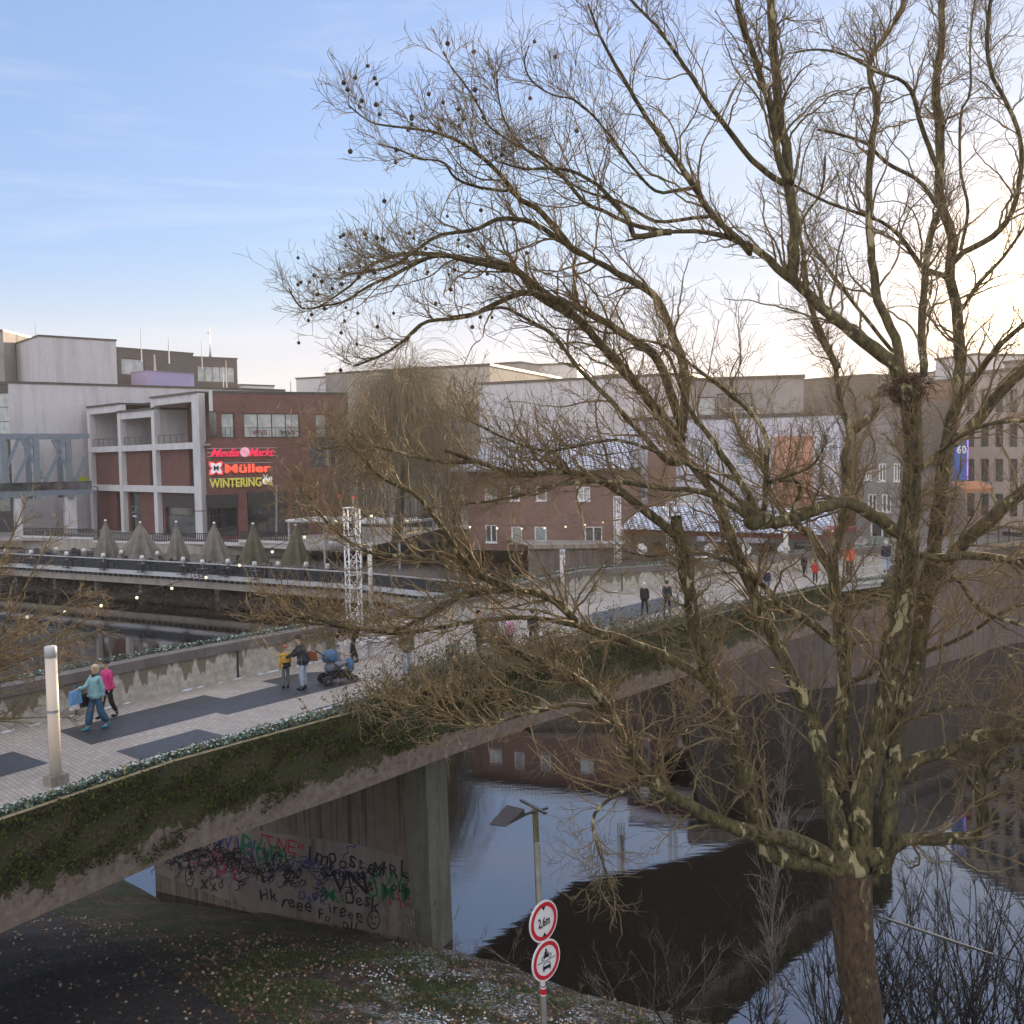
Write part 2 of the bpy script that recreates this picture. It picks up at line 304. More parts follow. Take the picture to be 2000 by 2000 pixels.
# ---------------------------------------------------------------- facades
class Plane:
    """vertical wall plane from p0 to p1 (left to right as the camera sees it)"""
    def __init__(s,p0,p1):
        s.p0=Vector((p0[0],p0[1],0)); s.p1=Vector((p1[0],p1[1],0)); s.d=(s.p1-s.p0); s.L=s.d.length; s.d.normalize(); s.n=Vector((s.d.y,-s.d.x,0))  # faces the viewer
    def at(s,sv,z,out=0): p=s.p0+s.d*sv+s.n*out; return Vector((p.x,p.y,z))
    def hit(s,u,v):
        r=ray(u,v); t=(s.p0-CAMP).dot(s.n)/r.dot(s.n); q=CAMP+r*t; return (q-Vector((s.p0.x,s.p0.y,0))).dot(s.d),q.z
    def rect(s,a,b):
        """pixel rect (u0,v0)-(u1,v1) -> s0,s1,z0,z1"""
        um=(a[0]+b[0])/2; vm=(a[1]+b[1])/2
        return s.hit(a[0],vm)[0],s.hit(b[0],vm)[0],s.hit(um,b[1])[1],s.hit(um,a[1])[1]
    def fbox(s,mb,s0,s1,z0,z1,o0,o1):
        c=s.p0+s.d*((s0+s1)/2)+s.n*((o0+o1)/2); mb.box((c.x,c.y,(z0+z1)/2),(abs(s1-s0),abs(o1-o0),z1-z0),math.atan2(s.d.y,s.d.x)); return mb
def wall_holes(mb,pl,s0,s1,z0,z1,holes,depth=.3,thick=None):
    xs=sorted(set([s0,s1]+[min(max(h[i],s0),s1) for h in holes for i in (0,1)])); zs=sorted(set([z0,z1]+[min(max(h[i],z0),z1) for h in holes for i in (2,3)]))
    for i in range(len(xs)-1):
        for j in range(len(zs)-1):
            cx=(xs[i]+xs[i+1])/2; cz=(zs[j]+zs[j+1])/2
            if any(h[0]<cx<h[1] and h[2]<cz<h[3] for h in holes): continue
            mb.quad(pl.at(xs[i],zs[j]),pl.at(xs[i+1],zs[j]),pl.at(xs[i+1],zs[j+1]),pl.at(xs[i],zs[j+1]))
    for a,b,c,d in holes:
        for (p,q) in (((a,c),(a,d)),((a,d),(b,d)),((b,d),(b,c)),((b,c),(a,c))):
            mb.quad(pl.at(p[0],p[1]),pl.at(q[0],q[1]),pl.at(q[0],q[1],-depth),pl.at(p[0],p[1],-depth))
def window(pl,h,root,fm,gm,nx=1,nz=1,depth=.3,fw=.09,sill=None):
    a,b,c,d=h; f=MB(); o0,o1=-depth,-depth+.09
    pl.fbox(f,a,b,c,c+fw,o0,o1); pl.fbox(f,a,b,d-fw,d,o0,o1); pl.fbox(f,a,a+fw,c+fw,d-fw,o0,o1); pl.fbox(f,b-fw,b,c+fw,d-fw,o0,o1)
    for i in range(1,nx): x=a+(b-a)*i/nx; pl.fbox(f,x-fw/2,x+fw/2,c+fw,d-fw,o0+.005,o1-.005)
    for j in range(1,nz):
        z=c+(d-c)*j/nz; pl.fbox(f,a+fw,b-fw,z-fw/2,z+fw/2,o0+.012,o1-.012)
    fr=wpart(f,'window',fm,root)
    g=MB(); g.quad(pl.at(a,c,o0+.03),pl.at(b,c,o0+.03),pl.at(b,d,o0+.03),pl.at(a,d,o0+.03)); p=wpart(g,'pane',gm,root); p.parent=fr
    if sill: q=MB(); pl.fbox(q,a-.05,b+.05,c-.08,c,-.02,.09); x=wpart(q,'sill',sill,root); x.parent=fr
    return fr
def building(label,cat,p0,p1,depth,z0,z1,wm,holes=(),fm=None,gm=None,rm=None,name='building',group=None,cap=.25,capm=None,sill=None,grid=None,hd=.3):
    pl=Plane(p0,p1); root=thing(name,(pl.at(pl.L/2,z0)-pl.n*depth/2),label,cat,group)
    hs=[]
    for h in holes:
        hs.append(h[:4])
    mb=MB(); wall_holes(mb,pl,0,pl.L,z0,z1,hs,hd)
    a=pl.at(0,0); b=pl.at(pl.L,0); c=b-pl.n*depth; d=a-pl.n*depth
    for p,q in ((b,c),(c,d),(d,a)): mb.quad((p.x,p.y,z0),(q.x,q.y,z0),(q.x,q.y,z1),(p.x,p.y,z1))
    # inner dark back so openings never show the void
    wpart(mb,'wall',wm,root)
    r=MB(); pl.fbox(r,-.12,pl.L+.12,z1,z1+cap,-depth-.12,.12); wpart(r,'roof',capm or rm or DARK,root)
    for h in holes: window(pl,h[:4],root,fm or DARK,h[6] if len(h)>6 else (gm or GLASS),h[4] if len(h)>4 else 1,h[5] if len(h)>5 else 1,hd,sill=sill)
    return root,pl
# ================================================================ LARGE STRUCTURE
# river
wm,t,b=nodes('river_water'); n=t.nodes.new
b.inputs['Base Color'].default_value=(.012,.010,.007,1); b.inputs['Roughness'].default_value=.03; b.inputs['IOR'].default_value=2.2; b.inputs['Specular IOR Level'].default_value=.75
tc=n('ShaderNodeTexCoord'); mp=n('ShaderNodeMapping'); mp.inputs['Scale'].default_value=(.5,1.6,1); mp.inputs['Rotation'].default_value=(0,0,math.radians(-25))
nz=n('ShaderNodeTexNoise'); nz.inputs['Scale'].default_value=2.2; nz.inputs['Detail'].default_value=3; nz.inputs['Roughness'].default_value=.5
nb=n('ShaderNodeTexNoise'); nb.inputs['Scale'].default_value=.12; mm=n('ShaderNodeMath'); mm.operation='MULTIPLY'
bp=n('ShaderNodeBump'); bp.inputs['Strength'].default_value=.16; bp.inputs['Distance'].default_value=.026
for a_,b_ in ((tc.outputs['Object'],mp.inputs[0]),(mp.outputs[0],nz.inputs[0]),(tc.outputs['Object'],nb.inputs[0]),(nz.outputs['Fac'],mm.inputs[0]),(nb.outputs['Fac'],mm.inputs[1]),(mm.outputs[0],bp.inputs['Height']),(bp.outputs[0],b.inputs['Normal'])): t.links.new(a_,b_)
WZ=-7.8
MB().quad((-260,5,WZ),(260,5,WZ),(260,210,WZ),(-260,210,WZ)).build('river_water',wm)['kind']='structure'
# near bank terrain
SHORE=[(-60,62),(-40,52),(-25,42.5),(-16,35.8),(-11.5,31.8),(-6.5,30.2),(-2.5,28.6),(-.6,27.6),(1.6,25.9),(5,24.2),(10,22.6),(16,21.2),(26,20),(60,18)]
def shore_d(x,y):
    best=1e9; sg=1
    for (ax,ay),(bx,by) in zip(SHORE[:-1],SHORE[1:]):
        dx,dy=bx-ax,by-ay; tt=max(0,min(1,((x-ax)*dx+(y-ay)*dy)/(dx*dx+dy*dy))); qx,qy=ax+dx*tt,ay+dy*tt; d=math.hypot(x-qx,y-qy)
        if d<best: best=d; sg=1 if (dx*(y-ay)-dy*(x-ax))<0 else -1
    return best*sg
def gz(x,y):
    d=shore_d(x,y)
    prof=[(-8,-10),(-1,-8.3),(0,-7.85),(.6,-7.5),(2.5,-6.9),(5,-6.2),(7.5,-5.35),(9.5,-5.0),(13,-4.9),(18,-4.4),(60,-3.9)]
    for (a,za),(c,zc) in zip(prof[:-1],prof[1:]):
        if d<=c:
            k=(max(d,a)-a)/(c-a); z=za+(zc-za)*k; break
    else: z=-3.9
    return z+(.07*math.sin(x*1.7+y*.6)*math.sin(y*1.3-x*.4)+.05*math.sin(x*3.1)*math.cos(y*2.7) if d>.3 else 0)
mt,t,b=nodes('bank_ground'); n=t.nodes.new; l=t.links.new
def nzn(sc,d=8,r=.65):
    z=n('ShaderNodeTexNoise'); z.inputs['Scale'].default_value=sc; z.inputs['Detail'].default_value=d; z.inputs['Roughness'].default_value=r; l(TC.outputs['Object'],z.inputs[0]); return z.outputs['Fac']
TC=n('ShaderNodeTexCoord')
def ramp(src,p0,c0,p1,c1):
    r=n('ShaderNodeValToRGB'); r.color_ramp.elements[0].position=p0; r.color_ramp.elements[1].position=p1; r.color_ramp.elements[0].color=(*c0,1); r.color_ramp.elements[1].color=(*c1,1); l(src,r.inputs[0]); return r.outputs[0]
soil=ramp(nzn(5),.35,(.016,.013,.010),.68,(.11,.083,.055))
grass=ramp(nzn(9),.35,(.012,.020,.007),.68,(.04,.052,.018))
m1=n('ShaderNodeMix'); m1.data_type='RGBA'; l(ramp(nzn(.9),.44,(0,0,0),.56,(1,1,1)),m1.inputs[0]); l(soil,m1.inputs[6]); l(grass,m1.inputs[7])
sx=n('ShaderNodeSeparateXYZ'); l(TC.outputs['Object'],sx.inputs[0]); mrx=n('ShaderNodeMapRange'); mrx.interpolation_type='SMOOTHSTEP'; mrx.inputs[1].default_value=-5.2; mrx.inputs[2].default_value=-2.6; l(sx.outputs[0],mrx.inputs[0])
def mul(a,c): q=n('ShaderNodeMath'); q.operation='MULTIPLY'; l(a,q.inputs[0]); l(c,q.inputs[1]); return q.outputs[0]
sn=mul(mul(ramp(nzn(.75,4),.47,(0,0,0),.56,(1,1,1)),ramp(nzn(11,9,.75),.50,(0,0,0),.56,(1,1,1))),mrx.outputs[0])
m2=n('ShaderNodeMix'); m2.data_type='RGBA'; l(sn,m2.inputs[0]); l(m1.outputs[2],m2.inputs[6]); m2.inputs[7].default_value=(.50,.54,.60,1); l(m2.outputs[2],b.inputs['Base Color']); b.inputs['Roughness'].default_value=.95
bp=n('ShaderNodeBump'); bp.inputs['Strength'].default_value=.9; bp.inputs['Distance'].default_value=.09; l(nzn(14),bp.inputs['Height']); l(bp.outputs[0],b.inputs['Normal'])
def grid_mesh(name,xs,ys,zf,m_):
    V=[];Fq=[]
    for y in ys:
        for x in xs: V.append((x,y,zf(x,y)))
    nx=len(xs)
    for j in range(len(ys)-1):
        for i in range(nx-1): Fq.append((j*nx+i,j*nx+i+1,(j+1)*nx+i+1,(j+1)*nx+i))
    return npmesh(name,V,np.array(Fq),m_)
def skipdeep(xs,ys): pass
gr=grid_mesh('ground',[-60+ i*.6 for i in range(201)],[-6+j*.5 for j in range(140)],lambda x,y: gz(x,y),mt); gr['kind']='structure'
# asphalt path running under the bridge
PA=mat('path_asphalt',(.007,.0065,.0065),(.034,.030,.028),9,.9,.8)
pr=[(-4.6,17.6),(-6.3,20.6),(-10.2,24.6),(-15.0,29.6),(-24,38.5)]; pl_=[(-8,14.4),(-10.2,17.4),(-14.6,21.2),(-19.6,26),(-30,36)]
mb=MB()
def lerp2(A,B,k): return (A[0]+(B[0]-A[0])*k,A[1]+(B[1]-A[1])*k)
prev=None
for i in range(len(pr)-1):
    for q in range(12):
        k=q/12; k2=(q+1)/12
        for c in range(6):
            pts=[]
            for kk,cc in ((k,c/6),(k,(c+1)/6),(k2,(c+1)/6),(k2,c/6)):
                a=lerp2(pr[i],pr[i+1],kk); b_=lerp2(pl_[i],pl_[i+1],kk); p=lerp2(a,b_,cc); pts.append((p[0],p[1],gz(*p)+.06))
            mb.quad(*pts[::-1])
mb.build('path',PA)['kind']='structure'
# far ground on the other side, set back beyond the quay
FG=mat('street_paving',(.20,.19,.18),(.27,.25,.24),.5,.9,c3=(.55,.57,.62),c3t=(.60,.66),c3scale=.25)
QZ=-.35
QUAY=[(1.2,76.5),(13,75.8),(10.8,57.2),(22,60.5),(36,72),(75,92),(160,120)]
mb=MB(); far=QUAY+[(300,120),(320,430),(-320,430),(-300,150),(-100,142),(-60,132),(-42,124),(-33,118.5),(-18,108),(-6,100)]
mb.poly([(x,y,QZ if x>-8 and y<420 else -3.6) for x,y in far]); mb.f=[mb.f[0]]
o=mb.build('street',FG); o['kind']='structure'
me=o.data; bmz=bmesh.new(); bmz.from_mesh(me); bmesh.ops.triangulate(bmz,faces=bmz.faces[:]); bmz.to_mesh(me); bmz.free()
# quay wall
QM=stained('quay_wall_concrete',(.13,.105,.092),(.20,.165,.145),(.07,.055,.048),.5,(1.2,1.2,.08))
root=thing('quay_wall',(22,60.5,WZ),'pinkish brown concrete quay wall of the far bank right of the bridge','wall')
mb=MB()
for a,c in zip(QUAY[:-1],QUAY[1:]):
    mb.quad((a[0],a[1],WZ-.5),(c[0],c[1],WZ-.5),(c[0],c[1],QZ-.25),(a[0],a[1],QZ-.25))
wpart(mb,'wall_face',QM,root)
mb=MB()
for a,c in zip(QUAY[:-1],QUAY[1:]): mb.bar((a[0],a[1],QZ-.1),(c[0],c[1],QZ-.1),.5,.32)
wpart(mb,'coping',CONC,root)
mb=MB()
for a,c in zip(QUAY[3:-1],QUAY[4:]):
    A=Vector((a[0],a[1],QZ)); C=Vector((c[0],c[1],QZ)); nn=int((C-A).length/1.6)
    for i in range(nn+1):
        p=A.lerp(C,i/nn); mb.bar(p,p+Vector((0,0,1.1)),.06)
    for zz in (1.1,.15): mb.bar(A+Vector((0,0,zz)),C+Vector((0,0,zz)),.05)
    nn*=10
    for i in range(nn+1):
        p=A.lerp(C,i/nn); mb.bar(p+Vector((0,0,.15)),p+Vector((0,0,1.1)),.018)
wpart(mb,'railing',DARK,root)
# ---------------------------------------------------------------- footbridge
def V2(p,z): return (p[0],p[1],z)
ZK=.35
FAR=[G(*Z4(0,640)),G(*Z4(850,440)),G(*Z4(1740,250)),G(730,1262),G(930,1212),G(1143,1160),G(1300,1148),G(1420,1136),G(1520,1126),G(1640,1113),G(1740,1103)]
FAR=[(p.x,p.y) for p in FAR]
d0=Vector((FAR[1][0]-FAR[0][0],FAR[1][1]-FAR[0][1])).normalized()
FAR=[(FAR[0][0]-d0.x*14,FAR[0][1]-d0.y*14)]+FAR
INN=[G(*Z4(0,1042),ZK),G(*Z4(850,757),ZK),G(*Z4(1700,520),ZK),G(770,1340,ZK),G(960,1290,ZK),G(1200,1232,ZK),G(1407,1183,ZK),G(1583,1148,ZK),G(1720,1131,ZK)]
INN=[(p.x,p.y) for p in INN]; INN=[(INN[0][0]-4.6,INN[0][1]-7.6)]+INN
OUT=[G(*Z4(0,1110),ZK),G(*Z4(950,790),ZK),G(*Z4(1900,530),ZK),G(878,1336,ZK),G(1019,1296,ZK),G(1240,1243,ZK),G(1526,1166,ZK),G(1655,1137,ZK),G(1745,1124,ZK)]
OUT=[(p.x,p.y) for p in OUT]; OUT=[(OUT[0][0]-5,OUT[0][1]-6.8)]+OUT
print('INN',INN); print('OUT',OUT); print('FAR',FAR)
FARO=[(p[0]-.62,p[1]+.42) for p in FAR]
bridge=thing('footbridge',(-6,30,0),'concrete footbridge with mossy planter side crossing the river','bridge')
mb=MB()
deck=INN+FAR[::-1]
mb.poly([V2(p,0) for p in deck]); o=wpart(mb,'deck_paving',PAVE,bridge)
bmz=bmesh.new(); bmz.from_mesh(o.data); bmesh.ops.triangulate(bmz,faces=bmz.faces[:]); bmz.to_mesh(o.data); bmz.free()
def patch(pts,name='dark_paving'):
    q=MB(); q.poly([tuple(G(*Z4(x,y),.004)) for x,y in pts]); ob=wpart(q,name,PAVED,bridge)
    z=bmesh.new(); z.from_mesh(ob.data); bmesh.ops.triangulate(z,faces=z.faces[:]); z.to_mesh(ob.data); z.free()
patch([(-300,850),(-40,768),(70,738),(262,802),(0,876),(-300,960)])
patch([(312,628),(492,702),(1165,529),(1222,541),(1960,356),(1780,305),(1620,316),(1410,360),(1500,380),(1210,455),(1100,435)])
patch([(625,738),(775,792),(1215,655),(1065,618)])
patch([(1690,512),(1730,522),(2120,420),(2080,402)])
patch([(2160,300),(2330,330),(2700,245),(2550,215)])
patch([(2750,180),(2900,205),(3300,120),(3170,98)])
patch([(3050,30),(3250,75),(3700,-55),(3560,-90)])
# planter (near side)
def strip(mb,A,B,zA,zB):
    for i in range(min(len(A),len(B))-1): mb.quad(V2(A[i],zA),V2(A[i+1],zA),V2(B[i+1],zB),V2(B[i],zB))
def off(line,d):
    out=[]
    for i,p in enumerate(line):
        a=Vector(line[max(i-1,0)]); c=Vector(line[min(i+1,len(line)-1)]); t_=(c-a).normalized(); out.append((p[0]-t_.y*d,p[1]+t_.x*d))
    return out
INK=off(INN,-.16); OUK=off(OUT,.14)
mb=MB(); strip(mb,INN,INN,-.01,ZK) ; mb.f=[f[::-1] for f in mb.f]
strip(mb,INK,INN,ZK,ZK); strip(mb,INK,INK,ZK-.12,ZK)
wpart(mb,'planter_kerb',mat('kerb_concrete',(.36,.36,.35),(.5,.5,.5),3,.8),bridge)
mb=MB(); strip(mb,OUK,INK,ZK-.1,ZK-.1); wpart(mb,'planter_soil',mat('dark_soil',(.02,.017,.012),(.045,.035,.022),4,.95,.8),bridge)
mb=MB(); strip(mb,OUT,OUK,ZK,ZK); strip(mb,OUK,OUK,ZK-.1,ZK); mb.f=[f for f in mb.f]
wpart(mb,'planter_rim',mat('mossy_rim',(.12,.10,.04),(.24,.20,.13),4,.95,.5),bridge)
ZB=-1.62
mb=MB()
for i in range(len(OUT)-1):
    for k in range(8):
        a=lerp2(OUT[i],OUT[i+1],k/8); c=lerp2(OUT[i],OUT[i+1],(k+1)/8); mb.quad(V2(a,ZB),V2(c,ZB),V2(c,ZK),V2(a,ZK))
wpart(mb,'fascia',MOSS,bridge)
# soffit and far fascia
SOF=stained('soffit_concrete',(.16,.14,.12),(.24,.21,.18),(.09,.07,.06),.4)
mb=MB()
n_=min(len(OUT),len(FARO))
poly=[V2(p,ZB) for p in OUT]+[V2(p,ZB) for p in FARO[::-1]]; mb.poly(poly[::-1]); o=wpart(mb,'soffit',SOF,bridge)
bmz=bmesh.new(); bmz.from_mesh(o.data); bmesh.ops.triangulate(bmz,faces=bmz.faces[:]); bmz.to_mesh(o.data); bmz.free()
mb=MB(); strip(mb,FARO,FARO,.2,ZB); wpart(mb,'far_fascia',CONC,bridge)
# far parapet wall with coping
PH=1.12
FARI=off(FAR,.42)
mb=MB(); strip(mb,FAR,FAR,0,PH-.26); mb.f=[f[::-1] for f in mb.f]
UVW=wpart(mb,'parapet_wall',WALLC,bridge)
FJ=off(FAR,-.05); FK=off(FAR,.44)
mb=MB(); 
for A,B,za,zb in ((FJ,FJ,PH-.26,PH),(FK,FK,PH,-.2),(FJ,FAR,PH-.26,PH-.262)): strip(mb,A,B,za,zb)
strip(mb,FJ,FK,PH,PH)
wpart(mb,'coping',stained('coping_concrete',(.11,.10,.095),(.17,.155,.145),(.06,.055,.05),.4),bridge)
mb=MB()
FM=off(FAR,.02); FN=off(FAR,.40)
for i in range(len(FAR)-1):
    a,c=Vector((*FAR[i],0)),Vector((*FAR[i+1],0)); Ls=(c-a).length; nn=max(1,int(Ls/5.4))
    for k in range(nn):
        p=a.lerp(c,(k+.45)/nn); mb=MB(); mb.box((p.x+.0,p.y,(PH-.27)/2),(.07,.02,PH-.3),math.atan2(c.y-a.y,c.x-a.x)); wpart(mb,'expansion_joint',DARK,bridge)
# thin snow line at the wall foot and on the ivy trough
SNOW=mat('snow',(.50,.54,.62),(.64,.67,.73),6,.7)
mb=MB(); rs=random.Random(3); FS=off(FAR,-.09)
for i in range(1,len(FAR)-1):
    a,c=Vector(FAR[i]),Vector(FAR[i+1]); nn=int((c-a).length/.22); t_=(c-a).normalized(); nrm=Vector((t_.y,-t_.x))
    for k in range(nn):
        if rs.random()<.55: 
            p=a.lerp(c,(k+rs.random())/nn)+nrm*rs.uniform(.03,.08); mb.ball((p.x,p.y,.01),(rs.uniform(.08,.2),rs.uniform(.02,.05),.03),6,4,Matrix.Rotation(math.atan2(t_.y,t_.x),3,'Z'))
tag(mb.build('snow',SNOW),'thin broken line of snow along the parapet foot','snow',kind='stuff')
# piers
PIER=stained('pier_concrete',(.13,.10,.08),(.21,.165,.13),(.05,.037,.028),.75,(2.2,2.2,.06))
PIERP=mat('painted_pier_band',(.17,.14,.12),(.24,.20,.175),1.2,.9,c3=(.11,.08,.06),c3t=(.55,.7),c3scale=2,stretch=(1,1,.3))
pe=P(851,1893,28.0); A=Vector((pe.x,pe.y)); fe=P(305,1755,32.6); B=Vector((fe.x,fe.y))
pdir=(B-A).normalized(); pn=Vector((pdir.y,-pdir.x));
if pn.y>0: pn=-pn      # towards the viewer
pier=thing('bridge_pier',(A.x,A.y,WZ),'tall concrete bridge pier wall with a graffiti covered pale band','pier')
# end block (slightly tapered), then the wall behind it
A2=A+pdir*.0; ew=.62
mb=MB()
def taper(mb,pts_b,pts_t,zb,zt):
    n=len(pts_b); i=len(mb.v); mb.v+=[(p.x,p.y,zb) for p in pts_b]+[(p.x,p.y,zt) for p in pts_t]
    mb.f.append(tuple(i+n+k for k in range(n))); mb.m.append(0)
    for k in range(n): mb.f.append((i+k,i+(k+1)%n,i+n+(k+1)%n,i+n+k)); mb.m.append(0)
ti=pdir*.55
wall_b=[A+pdir*.5,B,B-pn*.9,A-pn*.9+pdir*.5]; wall_t=[A+pdir*.9,B,B-pn*.9,A-pn*.9+pdir*.9]
taper(mb,wall_b,wall_t,-8.6,ZB-.02)
wpart(mb,'pier_wall',PIER,pier)
mb=MB(); e0=A+pn*.16
taper(mb,[e0-pdir*.02,e0+pdir*.55,e0+pdir*.55-pn*1.2,e0-pdir*.02-pn*1.2],[e0+pdir*.1,e0+pdir*.95,e0+pdir*.95-pn*1.2,e0+pdir*.1-pn*1.2],-8.6,ZB-.45)
wpart(mb,'pier_nosing',stained('nosing_concrete',(.105,.105,.08),(.16,.155,.12),(.06,.065,.045),.5),pier)
# pale paint band
PP=Plane((B.x,B.y),(A.x,A.y))
def pw(u,v,o=.006):
    s_,z_=PP.hit(u,v); return PP.at(s_,z_,o)
band=[(306,1640),(440,1612),(700,1650),(822,1684),(834,1840),(700,1815),(500,1780),(306,1705)]
mb=MB(); pts=[pw(*q,.004) for q in band]; mb.poly(pts[::-1]); o=wpart(mb,'paint_band',PIERP,pier)
# graffiti strokes
def textmesh(txt,size,thick=0,extrude=0,shear=0):
    cu=bpy.data.curves.new('lettering','FONT'); cu.body=txt; cu.size=size; cu.offset=thick; cu.extrude=extrude; cu.shear=shear; cu.align_x='LEFT'; cu.resolution_u=4
    ob=bpy.data.objects.new('lettering',cu); COL.objects.link(ob); bpy.context.view_layer.update()
    me=bpy.data.meshes.new_from_object(ob.evaluated_get(bpy.context.evaluated_depsgraph_get())); bpy.data.objects.remove(ob); bpy.data.curves.remove(cu); return me
def paint(name,color,rough=.7,es=0): return mat(name,color,None,rough=rough,emit=color if es else None,es=es)
GP={'red':paint('red_spray',(.28,.02,.02)),'black':paint('black_spray',(.010,.010,.013)),'green':paint('green_spray',(.01,.12,.055)),'blue':paint('blue_spray',(.03,.04,.14)),'pink':paint('pink_spray',(.22,.04,.08)),'grey':paint('grey_spray',(.12,.10,.09))}
GR={k:MB() for k in GP}; goff={'grey':.007,'blue':.008,'pink':.009,'green':.010,'red':.012,'black':.013}
def stroke(col,pts,w=3):
    q=[pw(u,v,goff[col]) for u,v in pts]; hw=w*28/F/2; up=Vector((0,0,1))
    for a,c in zip(q[:-1],q[1:]):
        d=(c-a); 
        if d.length<1e-4: continue
        e=d.normalized().cross(PP.n); e=e*hw; dd=d.normalized()*hw*.5; GR[col].quad(a-dd+e,a-dd-e,c+dd-e,c+dd+e)
GRS=random.Random(17)
def gtext(col,txt,u,v,size,rise=0,thick=0.0,shear=.1,dirv=None):
    a=pw(u,v,goff[col]); c=pw(u+100,v+rise,goff[col]); X=(c-a).normalized(); Yv=PP.n.cross(X); adv=0
    for ch in txt:
        sz=size*GRS.uniform(.82,1.2); me=textmesh(ch,sz,min(thick,.004),0,GRS.uniform(-.1,.25)); ang=GRS.uniform(-.16,.16); dy=GRS.uniform(-.09,.09)*size; ph=GRS.uniform(0,6)
        wd=max([p.co.x for p in me.vertices]+[.1]); base=len(GR[col].v)
        for p in me.vertices:
            x=p.co.x+.035*size*math.sin(p.co.y/size*7+ph); y=p.co.y+.05*size*math.sin(p.co.x/size*6+ph*2); x,y=x*math.cos(ang)-y*math.sin(ang),x*math.sin(ang)+y*math.cos(ang)
            GR[col].v.append(tuple(a+X*(adv+x)+Yv*(y+dy)))
        for f in me.polygons: GR[col].f.append(tuple(base+i for i in f.vertices)); GR[col].m.append(0)
        adv+=wd*GRS.uniform(.98,1.12)+.02; bpy.data.meshes.remove(me)
def zg(x,y): return (280+x*.3106,1600+y*.3106)
for pl0 in ([(740,95),(815,112)],[(780,105),(795,165)],[(840,185),(850,120),(890,195),(902,130)],[(920,130),(970,145)],[(915,130),(912,205),(965,220)],[(915,168),(955,178)],[(980,150),(978,178)],[(1003,160),(1000,185)]): stroke('red',[zg(*q) for q in pl0],4.2)
gtext('black','Imposter',*zg(1035,250),.66,23,.015)
gtext('black','MRL',*zg(1430,345),.62,14,.0)
gtext('black','Younes',*zg(1500,450),.42,8,.005)
gtext('black','Desk',*zg(1270,525),.62,20,.008); gtext('black','reee',*zg(865,545),.55,22,.008); gtext('black','ireee',*zg(1170,590),.52,25,.008)
gtext('black','Fu',*zg(1100,630),.5,20,0); gtext('black','pl1',*zg(1250,690),.5,20,0); gtext('blue','Dark',*zg(975,500),.42,22,.004)
gtext('black','VN',*zg(1190,450),1.0,14,0); gtext('black','Hk',*zg(735,505),.6,14,.004); gtext('black','xx',*zg(360,440),.6,10,.004)
gtext('green','Pon',*zg(590,215),1.05,18,.012); gtext('green','PW',*zg(1400,420),.8,14,.01); gtext('green','UMM',*zg(1400,490),.7,12,.01); gtext('green','Mss',*zg(1130,500),.5,14,.01)
gtext('blue','Wuy',*zg(455,190),.85,12,.01); gtext('black','axbern',*zg(1120,345),.5,16,.012); gtext('pink','BE',*zg(450,350),1.0,16,.01); gtext('pink','HE',*zg(1540,545),.7,-2,0); gtext('blue','dx',*zg(1060,490),.5,12,.004)
for cx,cy,rr in ((1450,632,38),):
    stroke('black',[zg(cx+rr*math.cos(q*.35),cy+rr*1.5*math.sin(q*.35)) for q in range(19)],2.6)
    stroke('black',[zg(cx-14,cy-20),zg(cx-14,cy-6)],3); stroke('black',[zg(cx+14,cy-24),zg(cx+14,cy-10)],3); stroke('black',[zg(cx-16,cy+22),zg(cx+18,cy+26)],2.4)
stroke('black',[zg(1640,335),zg(1715,358),zg(1660,390),zg(1640,335)],2.4); stroke('black',[zg(1652+9*math.cos(q),410+9*math.sin(q)) for q in range(8)],2)
rs=random.Random(5)
def scrib(col,x0,x1,y0f,y1f,nn,w,size=26):
    for _ in range(nn):
        x=rs.uniform(x0,x1); k=(x-60)/1700; y=rs.uniform(y0f,y1f)+k*180
        pts=[(x,y)]; a=rs.uniform(0,6.28)
        for q in range(rs.randint(3,9)):
            a+=rs.uniform(-1.6,1.6); x+=math.cos(a)*size*rs.uniform(.4,1); y+=math.sin(a)*size*rs.uniform(.4,1.1); pts.append((x,y))
        stroke(col,[zg(*q) for q in pts],w)
scrib('grey',120,1300,190,300,60,2.5); scrib('blue',160,1100,150,270,25,2.4); scrib('pink',340,600,110,300,7,2.4); scrib('green',560,900,90,200,10,3)
scrib('black',130,1000,140,290,150,2.0,15); scrib('black',150,620,130,230,70,2.4,15); scrib('black',560,1450,220,330,55,2.2,18); scrib('grey',1550,1770,380,500,12,1.8); scrib('black',270,500,270,350,8,2)
scrib('blue',900,1350,120,230,20,2.8); scrib('black',1150,1500,190,280,16,2.0,22)
for k,g in GR.items():
    if g.v: wpart(g,'graffiti',GP[k],pier)
# ---------------------------------------------------------------- shopping centre
def xy(u,Y,v=900): p=P(u,v,Y); return (p.x,p.y)
BZ=-3.9
C0=xy(412,128); C1=xy(690,137); C2=xy(174,155)
PA_=Plane(C0,C1); PB=Plane(C2,C0)
mall=thing('brick_building',(C0[0]-4,C0[1]+15,BZ),'dark red brick shopping centre wing with white corner loggia frame and lit shop signs','building')
ztop=PA_.hit(*Z1(1300,462))[1]; 
def HA(x0,y0,x1,y1): return PA_.rect(Z1(x0,y0),Z1(x1,y1))
def HB(x0,y0,x1,y1): return PB.rect(Z1(x0,y0),Z1(x1,y1))
hA=[HA(1193,570,1265,705),HA(1315,572,1617,703),HA(1703,577,1762,700),HA(1118,1010,1283,1235),HA(1335,995,1548,1235),HA(1578,990,1662,1235),HA(1672,705,1885,860)]
mb=MB(); wall_holes(mb,PA_,0,PA_.L,BZ,ztop,hA,.5)
